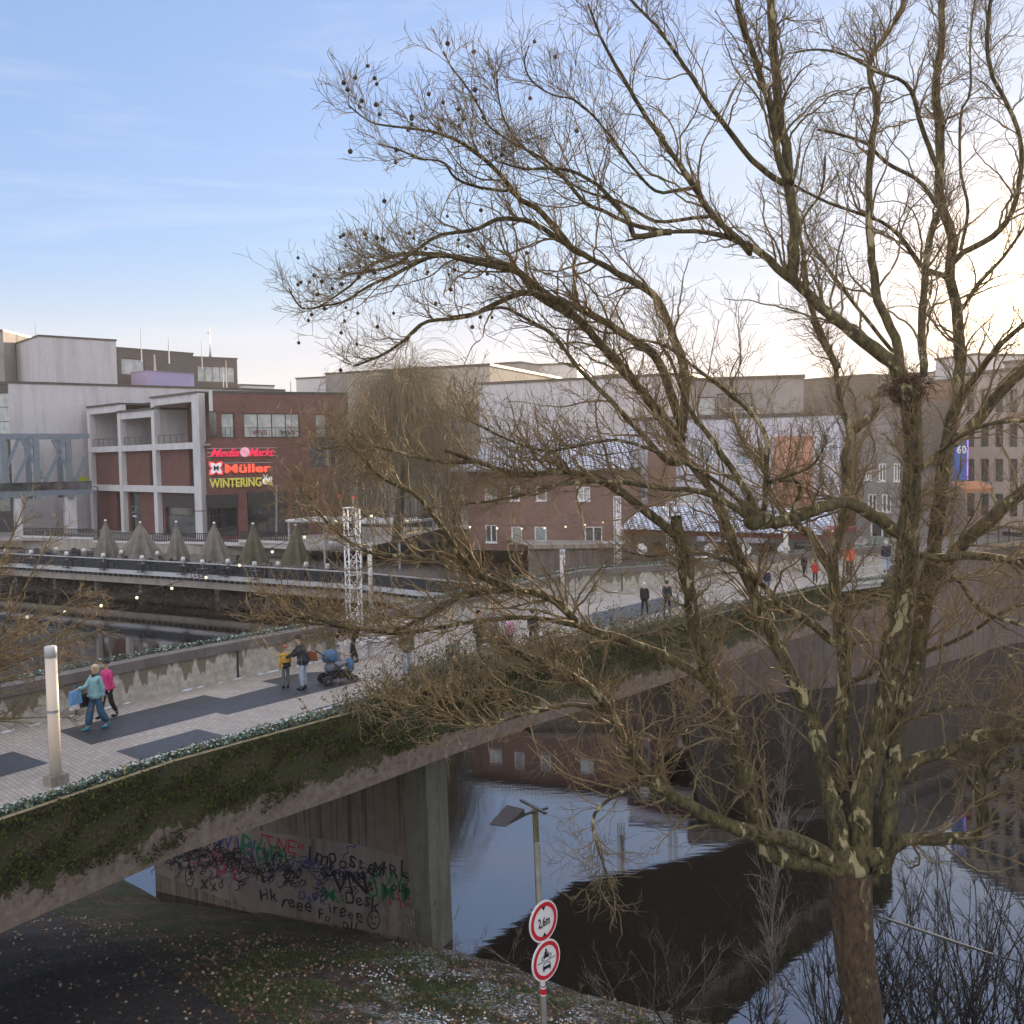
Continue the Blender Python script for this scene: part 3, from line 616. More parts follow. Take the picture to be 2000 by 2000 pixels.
# left wing walls (two brick storeys recessed .5 m behind the white frame)
PBi=Plane(PB.at(0,0,-.6)[:2],PB.at(PB.L,0,-.6)[:2]) 
zf3=PB.hit(*Z1(650,745))[1]
hB=[HB(785,765,832,975),HB(997,755,1050,980),HB(682,1002,738,1240),HB(610,1000,655,1238),HB(868,1010,1045,1240)]
hB=[(a,b_,c,d) for a,b_,c,d in hB]
wall_holes(mb,PBi,0,PBi.L-.1,BZ,zf3,hB,.4)
PB3=Plane(PB.at(0,0,-5)[:2],PB.at(PB.L-5,0,-5)[:2]); 
hB3=[(3,5.2,zf3+.1,zf3+3.2),(10,14,zf3+.3,zf3+3.4),(18,21,zf3+.2,zf3+3.4)]
wall_holes(mb,PB3,0,PB3.L,zf3-.3,ztop-.5,hB3,.3)
q0=PA_.at(0,0); q1=PA_.at(PA_.L,0); bk=Vector((PA_.n.x,PA_.n.y,0))*-26
e1=q1+bk; e2=PB.at(0,0)+Vector((3,18,0)); q3=PB.at(0,0)
for a,c in ((q1,e1),(e1,e2),(e2,q3)): mb.quad((a.x,a.y,BZ),(c.x,c.y,BZ),(c.x,c.y,ztop-.5),(a.x,a.y,ztop-.5))
c5=PA_.at(0,0,0); c6=PB3.at(PB3.L,0); mb.quad((c5.x,c5.y,zf3-.3),(c6.x,c6.y,zf3-.3),(c6.x,c6.y,ztop-.5),(c5.x,c5.y,ztop-.5))
wpart(mb,'wall',BRICK,mall)
mb=MB(); mb.prism([tuple(p[:2]) for p in (PA_.at(-.05,0,.08),PA_.at(PA_.L,0,.08),e1,e2,PB3.at(0,0),PB3.at(PB3.L,0))],ztop-.1,ztop+.25); wpart(mb,'roof',DARK,mall)
mb=MB(); mb.prism([tuple(p[:2]) for p in (PB.at(0,0,-.2),PB.at(PB.L,0,-.2),PB3.at(PB3.L,0),PB3.at(0,0))],zf3-.55,zf3-.3); wpart(mb,'terrace_floor',MGREY,mall)
for i,h in enumerate(hA):
    window(PA_,h,mall,DARK,[GLASSB,GLASSB,GLASSB,GLASSD,GLASSD,GLASSD,GLASSD][i],[1,4,1,2,4,2,2][i],[1,1,1,2,2,2,3][i],.4,.12)
for i,h in enumerate(hB): window(PBi,h,mall,DARK,GLASS,1,[3,3,2,2,2][i],.35,.1)
for h in hB3: window(PB3,h,mall,DARK,GLASS,2,1,.25,.1)
# dark awning boxes above the ground floor openings
for x0,x1,y0,y1 in ((1112,1283,1010,1082),(1335,1548,993,1075),(1578,1662,988,1060)):
    h=HA(x0,y0,x1,y1); m_=MB(); PA_.fbox(m_,h[0],h[1],h[2],h[3],-.25,.12); wpart(m_,'awning',DARK,mall)
h=HB(868,1010,1045,1083); m_=MB(); PB.fbox(m_,h[0],h[1],h[2],h[3],-.6,-.3); wpart(m_,'awning',DARK,mall)
# white concrete frame, each member a part
def colB(x0,x1,yt,yb=1260,o0=-.75,o1=.1):
    a=PB.hit(*Z1(x0,(yt+yb)/2))[0]; c=PB.hit(*Z1(x1,(yt+yb)/2))[0]; zt=PB.hit(*Z1((x0+x1)/2,yt))[1]; m_=MB(); PB.fbox(m_,a,c,BZ,zt,o0,o1); wpart(m_,'frame_column',WHITEC,mall)
xs=[PB.hit(*Z1(x,900))[0] for x in (492,655,838,1068)]
ztl=PB.hit(*Z1(560,535))[1]; ztm=PB.hit(*Z1(740,560))[1]; zth=PB.hit(*Z1(930,480))[1]
for i,(s_,wd) in enumerate(zip(xs,(1.0,1.0,1.0,1.9))):
    m_=MB(); PB.fbox(m_,s_-wd/2,s_+wd/2,BZ,(ztl,ztl,zth,zth+.01)[i],-.8,.12); wpart(m_,'frame_column',WHITEC,mall)
for i,(a,c) in enumerate(((0,1),(1,2),(2,3))):
    top=(ztl,ztm,zth)[i]
    for z0,z1 in ((top-1.0,top),(zf3-.9,zf3-.05),(PB.hit(*Z1(700,975))[1]-.5,PB.hit(*Z1(700,975))[1]+.4)):
        m_=MB(); PB.fbox(m_,xs[a]+.5,xs[c]-(.5 if c<3 else .95),z0,z1,-.72,.05); wpart(m_,'frame_beam',WHITEC,mall)
    # roof slab of each loggia bay and the side fins
    m_=MB(); PB.fbox(m_,xs[a]-.5,xs[c]+.5,top+.002,top+.28,-5,.25); wpart(m_,'loggia_roof',DARK,mall)
    m_=MB(); PB.fbox(m_,xs[a]-.2,xs[a]+.35,zf3-.2,top-.004,-4.9,-.85); wpart(m_,'loggia_fin',WHITEC,mall)
    rl=MB(); PB.fbox(rl,xs[a]+.6,xs[c]-1,zf3+1.05,zf3+1.12,-.35,-.28)
    nn=int((xs[c]-xs[a])/2)
    for k in range(nn+1): PB.fbox(rl,xs[a]+.6+(xs[c]-xs[a]-1.7)*k/nn,xs[a]+.66+(xs[c]-xs[a]-1.7)*k/nn,zf3-.2,zf3+1.05,-.34,-.29)
    r_=wpart(rl,'loggia_railing',DARK,mall)
# upper return of the frame on the sign side
m_=MB(); h=HA(1095,455,1145,560); PA_.fbox(m_,.0,h[1],h[2],ztop+.3,-.05,.15); wpart(m_,'frame_return',WHITEC,mall)
h=HA(1098,562,1120,700); window(PA_,(h[0]+.6,h[1]+1.2,h[2],h[3]),mall,DARK,GLASS,1,1,-.12,.1)
# juliet rails
for x0,x1 in ((1190,1268),(1312,1620),(1698,1805)):
    h=HA(x0,648,x1,703); m_=MB(); PA_.fbox(m_,h[0],h[1],h[3]-.06,h[3],.03,.09); PA_.fbox(m_,h[0],h[1],h[2],h[2]+.06,.03,.09)
    nn=int((h[1]-h[0])/.9)+1
    for k in range(nn+1): s_=h[0]+(h[1]-h[0]-.05)*k/nn; PA_.fbox(m_,s_,s_+.05,h[2]+.06,h[3]-.06,.035,.085)
    wpart(m_,'balcony_rail',DARK,mall)
# "WVS" banner in the window band
def lettering(pl,txt,u,v,u2,hpx,mt_,root,name='lettering',thick=.0,ext=.08,shear=0,out=.2,wf=None,vr=None):
    """text on a facade: left end at pixel (u,v) baseline, right end u2, cap height hpx"""
    s0,z0=pl.hit(u,v); s1,_=pl.hit(u2,v); ht=pl.hit(u,v-hpx)[1]-z0
    me=textmesh(txt,1.0,thick,ext,shear); xs_=[p.co.x for p in me.vertices]; ys_=[p.co.y for p in me.vertices]
    x0,x1=min(xs_),max(xs_); sy=ht/.70; sx=(s1-s0)/(x1-x0)
    m_=MB()
    z1=pl.hit(u2,vr)[1] if vr else z0
    m_.v=[tuple(pl.at(s0+(p.co.x-x0)*sx,z0+p.co.y*sy+(z1-z0)*(p.co.x-x0)/(x1-x0),out+p.co.z)) for p in me.vertices]
    m_.f=[tuple(f.vertices) for f in me.polygons]; m_.m=[0]*len(m_.f); bpy.data.meshes.remove(me)
    return wpart(m_,name,mt_,root)
lettering(PA_,'WVS',*Z1(1510,688),Z1(1588,688)[0],8,DARK,mall,'window_lettering',.02,.01,0,.06)
lettering(PA_,'WVS',*Z1(1360,688),Z1(1440,688)[0],9,paint('maroon_paint',(.22,.05,.05)),mall,'window_lettering',.02,.01,0,.06)
# lit signs, each hung on the wall
def signthing(label,x,y): 
    s_,z_=PA_.hit(*Z1(x,y)); return thing('shop_sign',PA_.at(s_,z_,.2),label,'shop sign')
def rails(root,x0,x1,ys):
    for y in ys:
        s0,z_=PA_.hit(*Z1(x0,y)); s1=PA_.hit(*Z1(x1,y))[0]; m_=MB(); PA_.fbox(m_,s0,s1,z_-.03,z_+.03,.05,.11); wpart(m_,'mounting_rail',LGREY,root)
RED=paint('sign_red',(.75,.02,.08),.4,.25); ORG=paint('sign_orange_red',(.95,.10,.05),.4,.35); YEL=paint('sign_yellow',(.55,.50,.08),.4,.12); WHT=paint('sign_white',(.85,.85,.88),.4,.1); NAVY=paint('sign_navy',(.01,.012,.05)); PNK=paint('sign_pink',(.95,.45,.55),.4,.12)
r1=signthing('slanted bright red lettering with a pink swirl, topmost sign on the brick wall',1300,785); rails(r1,1115,1490,(762,785,805))
lettering(PA_,'Media',*Z1(1130,806),Z1(1290,806)[0],15,RED,r1,thick=.022,shear=.45,vr=Z1(0,803)[1]); lettering(PA_,'Markt',*Z1(1338,803),Z1(1478,803)[0],15,RED,r1,thick=.022,shear=.45)
sc,zc=PA_.hit(*Z1(1317,781)); m_=MB(); R_=.62
for k in range(14):
    a=k*2*math.pi/14; pts=[]
    for q in range(6): rr=.1+R_*q/5*.86; aa=a+q*.16; pts.append((rr*math.cos(aa),rr*math.sin(aa)))
    for q in range(5,-1,-1): rr=.1+R_*q/5*.86; aa=a+q*.16+.33; pts.append((rr*math.cos(aa),rr*math.sin(aa)))
    m_.poly([PA_.at(sc+x_,zc+z_,.42) for x_,z_ in pts]); m_.poly([PA_.at(sc+x_,zc+z_,.25) for x_,z_ in pts][::-1])
wpart(m_,'swirl_emblem',PNK,r1)
r2=signthing('orange red rounded lettering beside a white cross shaped badge, middle sign',1290,865); rails(r2,1135,1470,(842,870,885))
lettering(PA_,'Müller',*Z1(1212,892),Z1(1460,888)[0],16.5,ORG,r2,thick=.022,vr=Z1(0,887)[1])
sc,zc=PA_.hit(*Z1(1162,868))
def cross(rad,o,mt_,nm):
    m_=MB(); pts=[]
    for k in range(48):
        a=2*math.pi*k/48; rr=rad*(1.0+.17*math.cos(4*a+math.pi)); sq=min(1/max(abs(math.cos(a)),1e-3),1/max(abs(math.sin(a)),1e-3)); rr=rad*(sq-.12-.34*(abs(math.cos(2*a))**8)); pts.append((rr*math.cos(a),rr*math.sin(a)))
    for k in range(48):
        a_,b_=pts[k],pts[(k+1)%48]; m_.poly([PA_.at(sc,zc,o),PA_.at(sc+a_[0],zc+a_[1],o),PA_.at(sc+b_[0],zc+b_[1],o)]); m_.quad(PA_.at(sc+a_[0],zc+a_[1],o),PA_.at(sc+a_[0],zc+a_[1],.1),PA_.at(sc+b_[0],zc+b_[1],.1),PA_.at(sc+b_[0],zc+b_[1],o))
    wpart(m_,nm,mt_,r2)
cross(.95,.3,paint('badge_red',(.75,.06,.06),.4,.3),'badge_rim'); cross(.74,.36,WHT,'badge_face'); lettering(PA_,'M',*Z1(1149,879),Z1(1176,879)[0],8.5,NAVY,r2,'badge_letter',.04,.03,0,.42)
r3=signthing('mustard yellow capital lettering ending in a small bee, lowest sign',1290,945); rails(r3,1130,1470,(925,960))
lettering(PA_,'WINTERING',*Z1(1130,973),Z1(1408,968)[0],17,YEL,r3,thick=.018,vr=Z1(0,963)[1])
sc,zc=PA_.hit(*Z1(1436,940)); m_=MB(); Mx=Matrix((PA_.d,PA_.n,Vector((0,0,1)))).transposed(); BW=paint('bee_white',(.8,.8,.78),.5,.15); BY=paint('bee_yellow',(.7,.6,.2),.5,.12)
def blob(ds,dz,rs_,rz_,mt_,nm,o=.35,rot=0):
    q=MB(); q.ball(PA_.at(sc+ds*.55,zc+dz*.55,o),(rs_*.55,.1,rz_*.55),12,8,Mx@Matrix.Rotation(rot,3,'Y')); wpart(q,nm,mt_,r3)
blob(-.35,.1,.75,.8,BW,'bee_collar'); blob(-.35,.05,.5,.55,BY,'bee_head',.42); blob(.6,-.45,1.0,.42,BY,'bee_body',.4,math.radians(28)); blob(.75,.45,.5,.75,BW,'bee_wing',.3,math.radians(20))
q=MB(); 
for dx in (-.3,.2): q.bar(PA_.at(sc-.15,zc+.4,.38),PA_.at(sc-.15+dx,zc+.95,.38),.07)
wpart(q,'bee_antennae',BW,r3)
q=MB()
for k in range(3): q.bar(PA_.at(sc+.2+k*.17,zc-.05-k*.08,.52),PA_.at(sc+.1+k*.17,zc-.38-k*.07,.52),.06)
wpart(q,'bee_stripes',DARK,r3)
# door signs (white marks) on left wing glass door
m_=MB(); 
for x,y,wd,hh in ((705,1075,10,3),(725,1077,10,3),(708,1105,8,6),(722,1095,6,4),(717,1127,44,8)):
    s_,z_=PBi.hit(*Z1(x,y)); PBi.fbox(m_,s_-px(wd*.36,150)/2,s_+px(wd*.36,150)/2,z_-px(hh*.36,150)/2,z_+px(hh*.36,150)/2,-.26,-.22)
wpart(m_,'door_marking',WHITEP,mall)
# ---- white block behind
Yb=165
def bld(label,cat,u0,Y0,u1,Y1,vtop,um,depth,mt_,holes=(),z0=BZ,gm=None,fm=None,name='building',cap=.3,capm=None,hd=.3,group=None,sill=None):
    """facade between columns u0,u1; holes as pixel rects (u0,v0,u1,v1,nx,nz[,glass])"""
    p0=xy(u0,Y0); p1=xy(u1,Y1); pl=Plane(p0,p1); zt=pl.hit(um,vtop)[1]
    hs=[]
    for h in holes:
        r=pl.rect((h[0],h[1]),(h[2],h[3])); hs.append((max(.05,r[0]),min(pl.L-.05,r[1]),max(z0+.02,r[2]),min(zt-.05,r[3]))+tuple(h[4:]))
    return building(label,cat,p0,p1,depth,z0,zt,mt_,hs,fm,gm,name=name,cap=cap,capm=capm,hd=hd,group=group,sill=sill)
wb,wpl=bld('long plain white rendered block behind the brick wing','building',23,150,560,178,756,270,30,WHITE,[],BZ,cap=.35)
lb,_=bld('glazed grey stair bay at the left edge of the white block','building',-60,152,23,150.2,752,0,20,DGREY,[(-55,768,18,852,3,3,GLASSB),(-55,860,18,1000,3,4,GLASS)],BZ,cap=.5)
def pz(*a): return a
bld('left dark grey rooftop box with a square pale window','rooftop building',*[Z1(45,0)[0],172,Z1(245,0)[0],172],Z1(0,205)[1],Z1(140,0)[0],14,DGREY,[(*Z1(103,250),*Z1(228,346),1,1,GLASSB)],11,name='rooftop_building')
bld('windowless concrete stair tower at the left edge of the roofs','tower',-60,168,Z1(47,0)[0],168,Z1(0,130)[1],5,12,MGREY,[],5,name='stair_tower')
bld('big blank white rooftop cube between the dark rooftop boxes','rooftop building',Z1(238,0)[0],162,Z1(650,0)[0],170,Z1(0,172)[1],Z1(440,0)[0],14,WHITE,[],10,name='rooftop_building')
bld('middle dark grey rooftop box with a wide pale window','rooftop building',Z1(648,0)[0],178,Z1(1060,0)[0],190,Z1(0,240)[1],Z1(850,0)[0],14,DGREY,[(*Z1(655,278),*Z1(780,365),1,1,GLASSB)],10,name='rooftop_building')
lp,_=bld('low lilac panelled rooftop box in front of the middle dark box','rooftop building',Z1(820,0)[0],174,Z1(1062,0)[0],182,Z1(0,352)[1],Z1(940,0)[0],5,LILAC,[],10,name='rooftop_building',cap=.05,capm=LILAC)
bld('right dark grey rooftop box with a long bright window','rooftop building',Z1(1060,0)[0],195,Z1(1295,0)[0],200,Z1(0,278)[1],Z1(1180,0)[0],14,DGREY,[(*Z1(1066,320),*Z1(1266,404),5,1,GLASSB)],10,name='rooftop_building')
bld('low grey roof edge right of the dark rooftop boxes','rooftop building',Z1(1310,0)[0],210,Z1(1490,0)[0],215,Z1(0,425)[1],Z1(1400,0)[0],14,LGREY,[],10,name='rooftop_building')
# masts
for i,(x,yt,yb,wd,lab) in enumerate(((195,65,200,.16,'thin whip mast left of the white rooftop cube'),(838,255,412,.55,'thick pale mast in front of the dark rooftop box'),(762,110,235,.2,'tall thin mast above the middle dark rooftop box'),(910,165,242,.25,'short stout mast right of the tall thin one'),(1088,180,272,.15,'thin mast left of the church spire'),(1222,285,430,.2,'slim mast in front of the long bright window'),(1568,395,460,.2,'small roof mast left of the big tree crown'),(1205,320,440,.2,'slim lamp mast beside the long bright window'))):
    u,v0=Z1(x,yt); _,v1=Z1(x,yb); Y=176; a=P(u,v1,Y); c=P(u,v0,Y); m_=MB(); m_.tube([(a.x,a.y,a.z-2),(a.x,a.y,(a.z+c.z)/2),(a.x,a.y,c.z)],[wd*.5,wd*.4,wd*.22],8); tag(m_.build('mast',LGREY if i!=1 else BEIGE),lab,'mast')
u,v=Z1(1134,275); a=P(u,v,420); m_=MB(); hh=px((275-200)*.3623,420); rr=px(9*.36,420)
root=thing('church_spire',(a.x,a.y,a.z-20),'slender dark church spire far behind the rooftops','church'); q=MB(); q.lathe([(rr,-24),(rr,-.2),(rr*1.05,0),(rr*.35,hh*.5),(.05,hh)],(a.x,a.y,a.z),8); wpart(q,'spire',SLATE,root)
q=MB(); q.bar((a.x,a.y,a.z+hh),(a.x,a.y,a.z+hh+6),.25); q.bar((a.x-1,a.y,a.z+hh+4.6),(a.x+1,a.y,a.z+hh+4.6),.25); wpart(q,'cross',DARK,root)
# ---- steel truss walkway at the far left
tr=thing('truss_walkway',(*xy(60,140),BZ),'grey blue steel truss walkway on white columns left of the brick wing','walkway')
T0=xy(-60,138); T1=xy(176,148); PT=Plane(T0,T1)
def tz(x,y): return PT.hit(*Z1(x,y))
zt_=tz(200,695)[1]; zb_=tz(200,1000)[1]
for k,o in enumerate((0,-5)):
    m_=MB(); PT.fbox(m_,0,PT.L,zt_-.35,zt_+.35,o-.25,o+.25); wpart(m_,'top_chord',STEEL,tr)
    m_=MB(); PT.fbox(m_,0,PT.L,zb_-.5,zb_+.3,o-.25,o+.25); wpart(m_,'bottom_chord',STEEL,tr)
    for x in (20,198,372):
        s_=tz(x,850)[0]; m_=MB(); PT.fbox(m_,s_-.38,s_+.38,zb_-1,zt_-.36,o-.3,o+.3); wpart(m_,'truss_post',STEEL,tr)
    for xa,ya,xb,yb in () if k else ((105,700,10,930),(190,700,60,985),(115,710,235,925),(355,700,225,985),(285,715,400,940),(470,780,390,985)):
        sa,za=tz(xa,ya); sb,zb2=tz(xb,yb); m_=MB(); m_.bar(PT.at(sa,za,o),PT.at(sb,zb2,o),.42); wpart(m_,'diagonal',STEEL,tr)
m_=MB(); PT.fbox(m_,0,PT.L,zb_-.2,zb_,-4.7,-.3); wpart(m_,'walkway_deck',MGREY,tr)
m_=MB(); PT.fbox(m_,0,PT.L,zb_+.35,zb_+1.5,.3,.34); wpart(m_,'glass_balustrade',GLASS,tr)
for x,wd in ((383,1.6),(100,.9)):
    s_=tz(x,1100)[0]; m_=MB(); PT.fbox(m_,s_-wd/2,s_+wd/2,BZ,zb_-.55,-1,0); wpart(m_,'support_column',WHITEC,tr)
s_=tz(200,1100)[0]
bld('pale recessed ground floor wall behind the walkway columns','building',-60,150.5,173,157,*[Z1(0,1000)[1],60],5,BEIGE,[(*Z1(-80,1070),*Z1(100,1180),2,1,GLASSD)],BZ,name='building')
m_=MB(); s_,z_=tz(470,985); c=PT.at(s_,z_-.2,-2.2); m_.lathe([(.55,0),(.85,1.9),(.95,2.1),(.8,2.1)],c,14); tag(m_.build('planter',paint('lime_plastic',(.55,.62,.03))),'tall lime yellow planter pot on the steel walkway','planter')
# ---- terrace over the river
TZ=-4.8
def terr(x,y,z=TZ): return G(*Z1(x,y),z)
e0_=terr(-60,1375); e1_=terr(1000,1437); e2_=terr(1960,1500); TE=[(e0_.x,e0_.y),(e1_.x,e1_.y),(e2_.x,e2_.y)]
e3_=P(1120,900,76); TE.append((e3_.x-3,e3_.y))
terrace=thing('river_terrace',(e1_.x,e1_.y+5,WZ),'long cantilevered cafe terrace with dark glass railing over the river','terrace')
dk=mat('terrace_decking',(.07,.065,.06),(.12,.11,.10),2,.8,stretch=(.3,4,1))
m_=MB(); back=[(e3_.x,e3_.y+24),(-2,108),(-30,120),(-47,128),(-75,140)]
m_.prism(TE+back,TZ-.3,TZ-.02); wpart(m_,'decking',dk,terrace)
for a,c in zip(TE[:-1],TE[1:]):
    A_=Vector((*a,0)); C_=Vector((*c,0)); pl=Plane(a,c)
    m_=MB(); pl.fbox(m_,0,pl.L,TZ-.38,TZ+.05,0,.18); wpart(m_,'edge_trim',LGREY,terrace)
    m_=MB(); pl.fbox(m_,0,pl.L,TZ+1.1,TZ+1.2,-.02,.1); wpart(m_,'handrail',LGREY,terrace)
    m_=MB(); pl.fbox(m_,0,pl.L,TZ+.1,TZ+1.09,.02,.05); wpart(m_,'glass_railing',glassmat('smoky_glass',(.008,.014,.022),.12,None,.25),terrace)
    m_=MB(); nn=int(pl.L/2.4)
    for k in range(nn): s_=pl.L*k/nn; pl.fbox(m_,s_,s_+.07,TZ-.3,TZ+1.09,-.06,.0)
    wpart(m_,'rail_posts',DARK,terrace)
    m_=MB(); pl.fbox(m_,0,pl.L,TZ-.75,TZ-.4,-1.0,-.6); wpart(m_,'dark_fascia',DARK,terrace)
    m_=MB(); nn=int(pl.L/.8)
    for k in range(nn): s_=pl.L*k/nn; pl.fbox(m_,s_,s_+.12,TZ-.74,TZ-.40,-.59,-.25)
    wpart(m_,'bracket_row',MGREY,terrace)
    m_=MB(); pl.fbox(m_,0,pl.L,TZ-1.45,TZ-.78,-1.0,-.5); wpart(m_,'support_beam',BEIGE,terrace)
    for k in range(int(pl.L/7)):
        m_=MB(); s_=3+7*k; pl.fbox(m_,s_,s_+.55,WZ-1,TZ-1.46,-1.6,-1.05); wpart(m_,'support_post',CONC,terrace)
# far bank slope under the terrace
SC=mat('dark_bank',(.018,.016,.013),(.05,.045,.035),3,.95,.9)
V=[];Fq=[]
bl=[(-120,112)]+TE[:3]+[(1.4,76)]
rs=random.Random(9)
ll=[]
for a,c in zip(bl[:-1],bl[1:]):
    for k in range(30): ll.append(lerp2(a,c,k/30))
nr=9
for i,p in enumerate(ll):
    for j in range(nr):
        V.append((p[0]+rs.uniform(-.3,.3),p[1]-1.3+j*1.25+rs.uniform(-.3,.3),WZ-.5+j*.38+rs.uniform(-.22,.22)+(.4 if j>3 else 0)))
for i in range(len(ll)-1):
    for j in range(nr-1): Fq.append((i*nr+j,(i+1)*nr+j,(i+1)*nr+j+1,i*nr+j+1))
o=npmesh('riverbank',V,np.array(Fq),SC); o['kind']='structure'
# promenade wall with dark picket fence above the terrace
FW=[Z1(120,1225),Z1(500,1262),Z1(900,1275),Z1(1290,1272),Z1(1600,1262)]
FY=[135,129,124,120,116]; fp=[P(u,v,Y) for (u,v),Y in zip(FW,FY)]
pw_=thing('promenade_wall',(fp[1].x,fp[1].y,TZ),'pale stone promenade wall with dark picket fence behind the parasols','wall')
for a,c in zip(fp[:-1],fp[1:]):
    pl=Plane(a[:2],c[:2]); za=(a.z+c.z)/2
    m_=MB(); pl.fbox(m_,0,pl.L,TZ-.5,za-.1,-.5,0); wpart(m_,'wall_face',BEIGE,pw_)
    m_=MB(); pl.fbox(m_,-.02,pl.L+.02,za-.09,za+.15,-.55,.08); wpart(m_,'coping',WHITEC,pw_)
    m_=MB()
    for k in range(int(pl.L/.28)): pl.fbox(m_,k*.28,k*.28+.09,za+.16,za+1.25,-.3,-.24)
    pl.fbox(m_,0,pl.L,za+1.15,za+1.25,-.24,-.2); pl.fbox(m_,0,pl.L,za+.3,za+.4,-.24,-.2)
    wpart(m_,'picket_fence',DARK,pw_)
# ---- long building behind the willow and house row (mid distance)
bld('long beige shopping building with big panes behind the willow','building',690,132,1225,112,885,960,28,BEIGE,
    [(730,790,780,850,1,1),(860,790,905,845,3,1,GLASSB),(908,790,940,845,1,1),(700,860,720,985,1,3),(745,920,800,1010,2,1,GLASSD),(830,920,890,1010,2,1,GLASSD)],BZ,cap=.1) if False else None
mg,_=bld('long beige building with tall piers and wide panes behind the willow','building',683,133,960,125,722,820,26,BEIGE,
    [(696,785,738,850,2,1),(745,785,800,850,3,1),(858,790,900,846,3,1,GLASSB),(908,788,940,846,1,1,GLASSD),(700,930,760,1030,3,1,GLASSD),(775,930,850,1030,3,1,GLASSD),(862,930,900,1030,2,1,GLASSD)],BZ)
bld('long white rendered hall with flat roof behind the snowy roof','building',938,122,1345,112,742,1140,24,WHITE,[(1230,905,1250,930,1,1)],BZ)
for i,(u0,u1,vt,Y,m_,lab) in enumerate(((583,690,738,190,LGREY,'pale grey rooftop plant box right of the brick wing'),(640,800,728,180,MGREY,'grey rooftop box behind the willow top'),(860,1130,716,170,LGREY,'long light grey rooftop plant screen'),(930,1020,712,165,MGREY,'curved grey roof edge on the long hall'),(1160,1215,735,160,LGREY,'small pale rooftop cube right of the plant screen'))):
    bld(lab,'rooftop building',u0,Y,u1,Y-4,vt,(u0+u1)/2,10,m_,[],6,name='rooftop_building')
# red brick house with snow-dusted roof
RZ=-1.3
hb,hpl=bld('red brown brick house with snow dusted tile roof by the bridge','house',912,84,1223,79,918,1060,9,BRICK2,
    [(*Z2(957,838),*Z2(1022,905),2,1,GLASSB),(*Z2(1092,825),*Z2(1145,905),1,1),(*Z2(1235,830),*Z2(1290,905),1,1),(*Z2(1452,830),*Z2(1525,905),2,1,GLASSB),
     (*Z2(960,1035),*Z2(1022,1130),2,1),(*Z2(1100,1045),*Z2(1158,1135),1,1,GLASSB),(*Z2(1225,1045),*Z2(1290,1135),1,1,GLASSB),(*Z2(1495,1045),*Z2(1590,1135),2,1)],RZ,fm=WHITEP,name='brick_house',cap=.1,hd=.14,sill=WHITEP)
ev=hpl.hit(1060,916)[1]
m_=MB(); a=hpl.at(-1.4,ev,.7); b_=hpl.at(hpl.L+.4,ev,.7); rt=hpl.hit(1060,862)[1]; c_=hpl.at(hpl.L-.2,rt+.35,-4.8); d_=hpl.at(1.2,rt+.35,-4.8)
m_.quad(a,b_,c_,d_); e_=hpl.at(hpl.L-.2,ev,-10); f_=hpl.at(1,ev,-10); m_.quad(d_,c_,e_,f_); m_.poly([a,d_,f_]); m_.poly([b_,e_,c_])
o=wpart(m_,'tiled_roof',TILE,hb)
m_=MB(); m_.bar(a+Vector((0,0,-.06)),b_+Vector((0,0,-.06)),.14); wpart(m_,'gutter',mat('gutter_zinc',(.25,.26,.28),None,rough=.5),hb)
# low white-lit shop row with snow roof and round signs
def wall_row(): pass
sh,spl=bld('low shop row with dark fronts, pale sign band and round white signs','shop',1222,66,1600,59,1048,1400,8,mat('shop_front_grey',(.07,.075,.08),(.10,.10,.105),1,.6),
    [(1275,1060,1350,1088,2,1,GLASSD),(1405,1060,1440,1088,1,1,GLASSD),(1480,1060,1515,1088,1,1,GLASSD),(1550,1060,1590,1088,1,1,GLASSD)],-.35,name='shop_row',cap=.25,capm=paint('maroon_trim',(.16,.03,.03)))
for u in (1256,1388,1458,1532):
    s_,z_=spl.hit(u,1072); m_=MB(); Mz=Matrix((spl.d,Vector((0,0,1)),spl.n)).transposed(); m_.lathe([(.001,-.05),(.36,-.05),(.38,0),(.36,.05),(.001,.05)],spl.at(s_,z_,.12),20,Mz); wpart(m_,'round_sign',WHITEP,sh)
m_=MB(); s0=spl.hit(1365,1050)[0]; s1=spl.hit(1500,1050)[0]; spl.fbox(m_,s0,s1,spl.hit(1430,1058)[1],spl.hit(1430,1049)[1],.05,.3); wpart(m_,'sign_band',mat('pale_blue_grey',(.35,.38,.45),None),sh)
lettering(spl,'SALON',1376,1054,1386,3,DARK,sh,'sign_lettering',.01,.01,0,.33) if False else None
zt2=spl.hit(1400,1040)[1]; zr2=spl.hit(1400,1012)[1]
m_=MB(); m_.quad(spl.at(-.3,zt2+.1,.5),spl.at(spl.L+.3,zt2+.1,.5),spl.at(spl.L+.3,zr2+.5,-3.2),spl.at(-.3,zr2+.5,-3.2)); wpart(m_,'tiled_roof',TILE,sh)
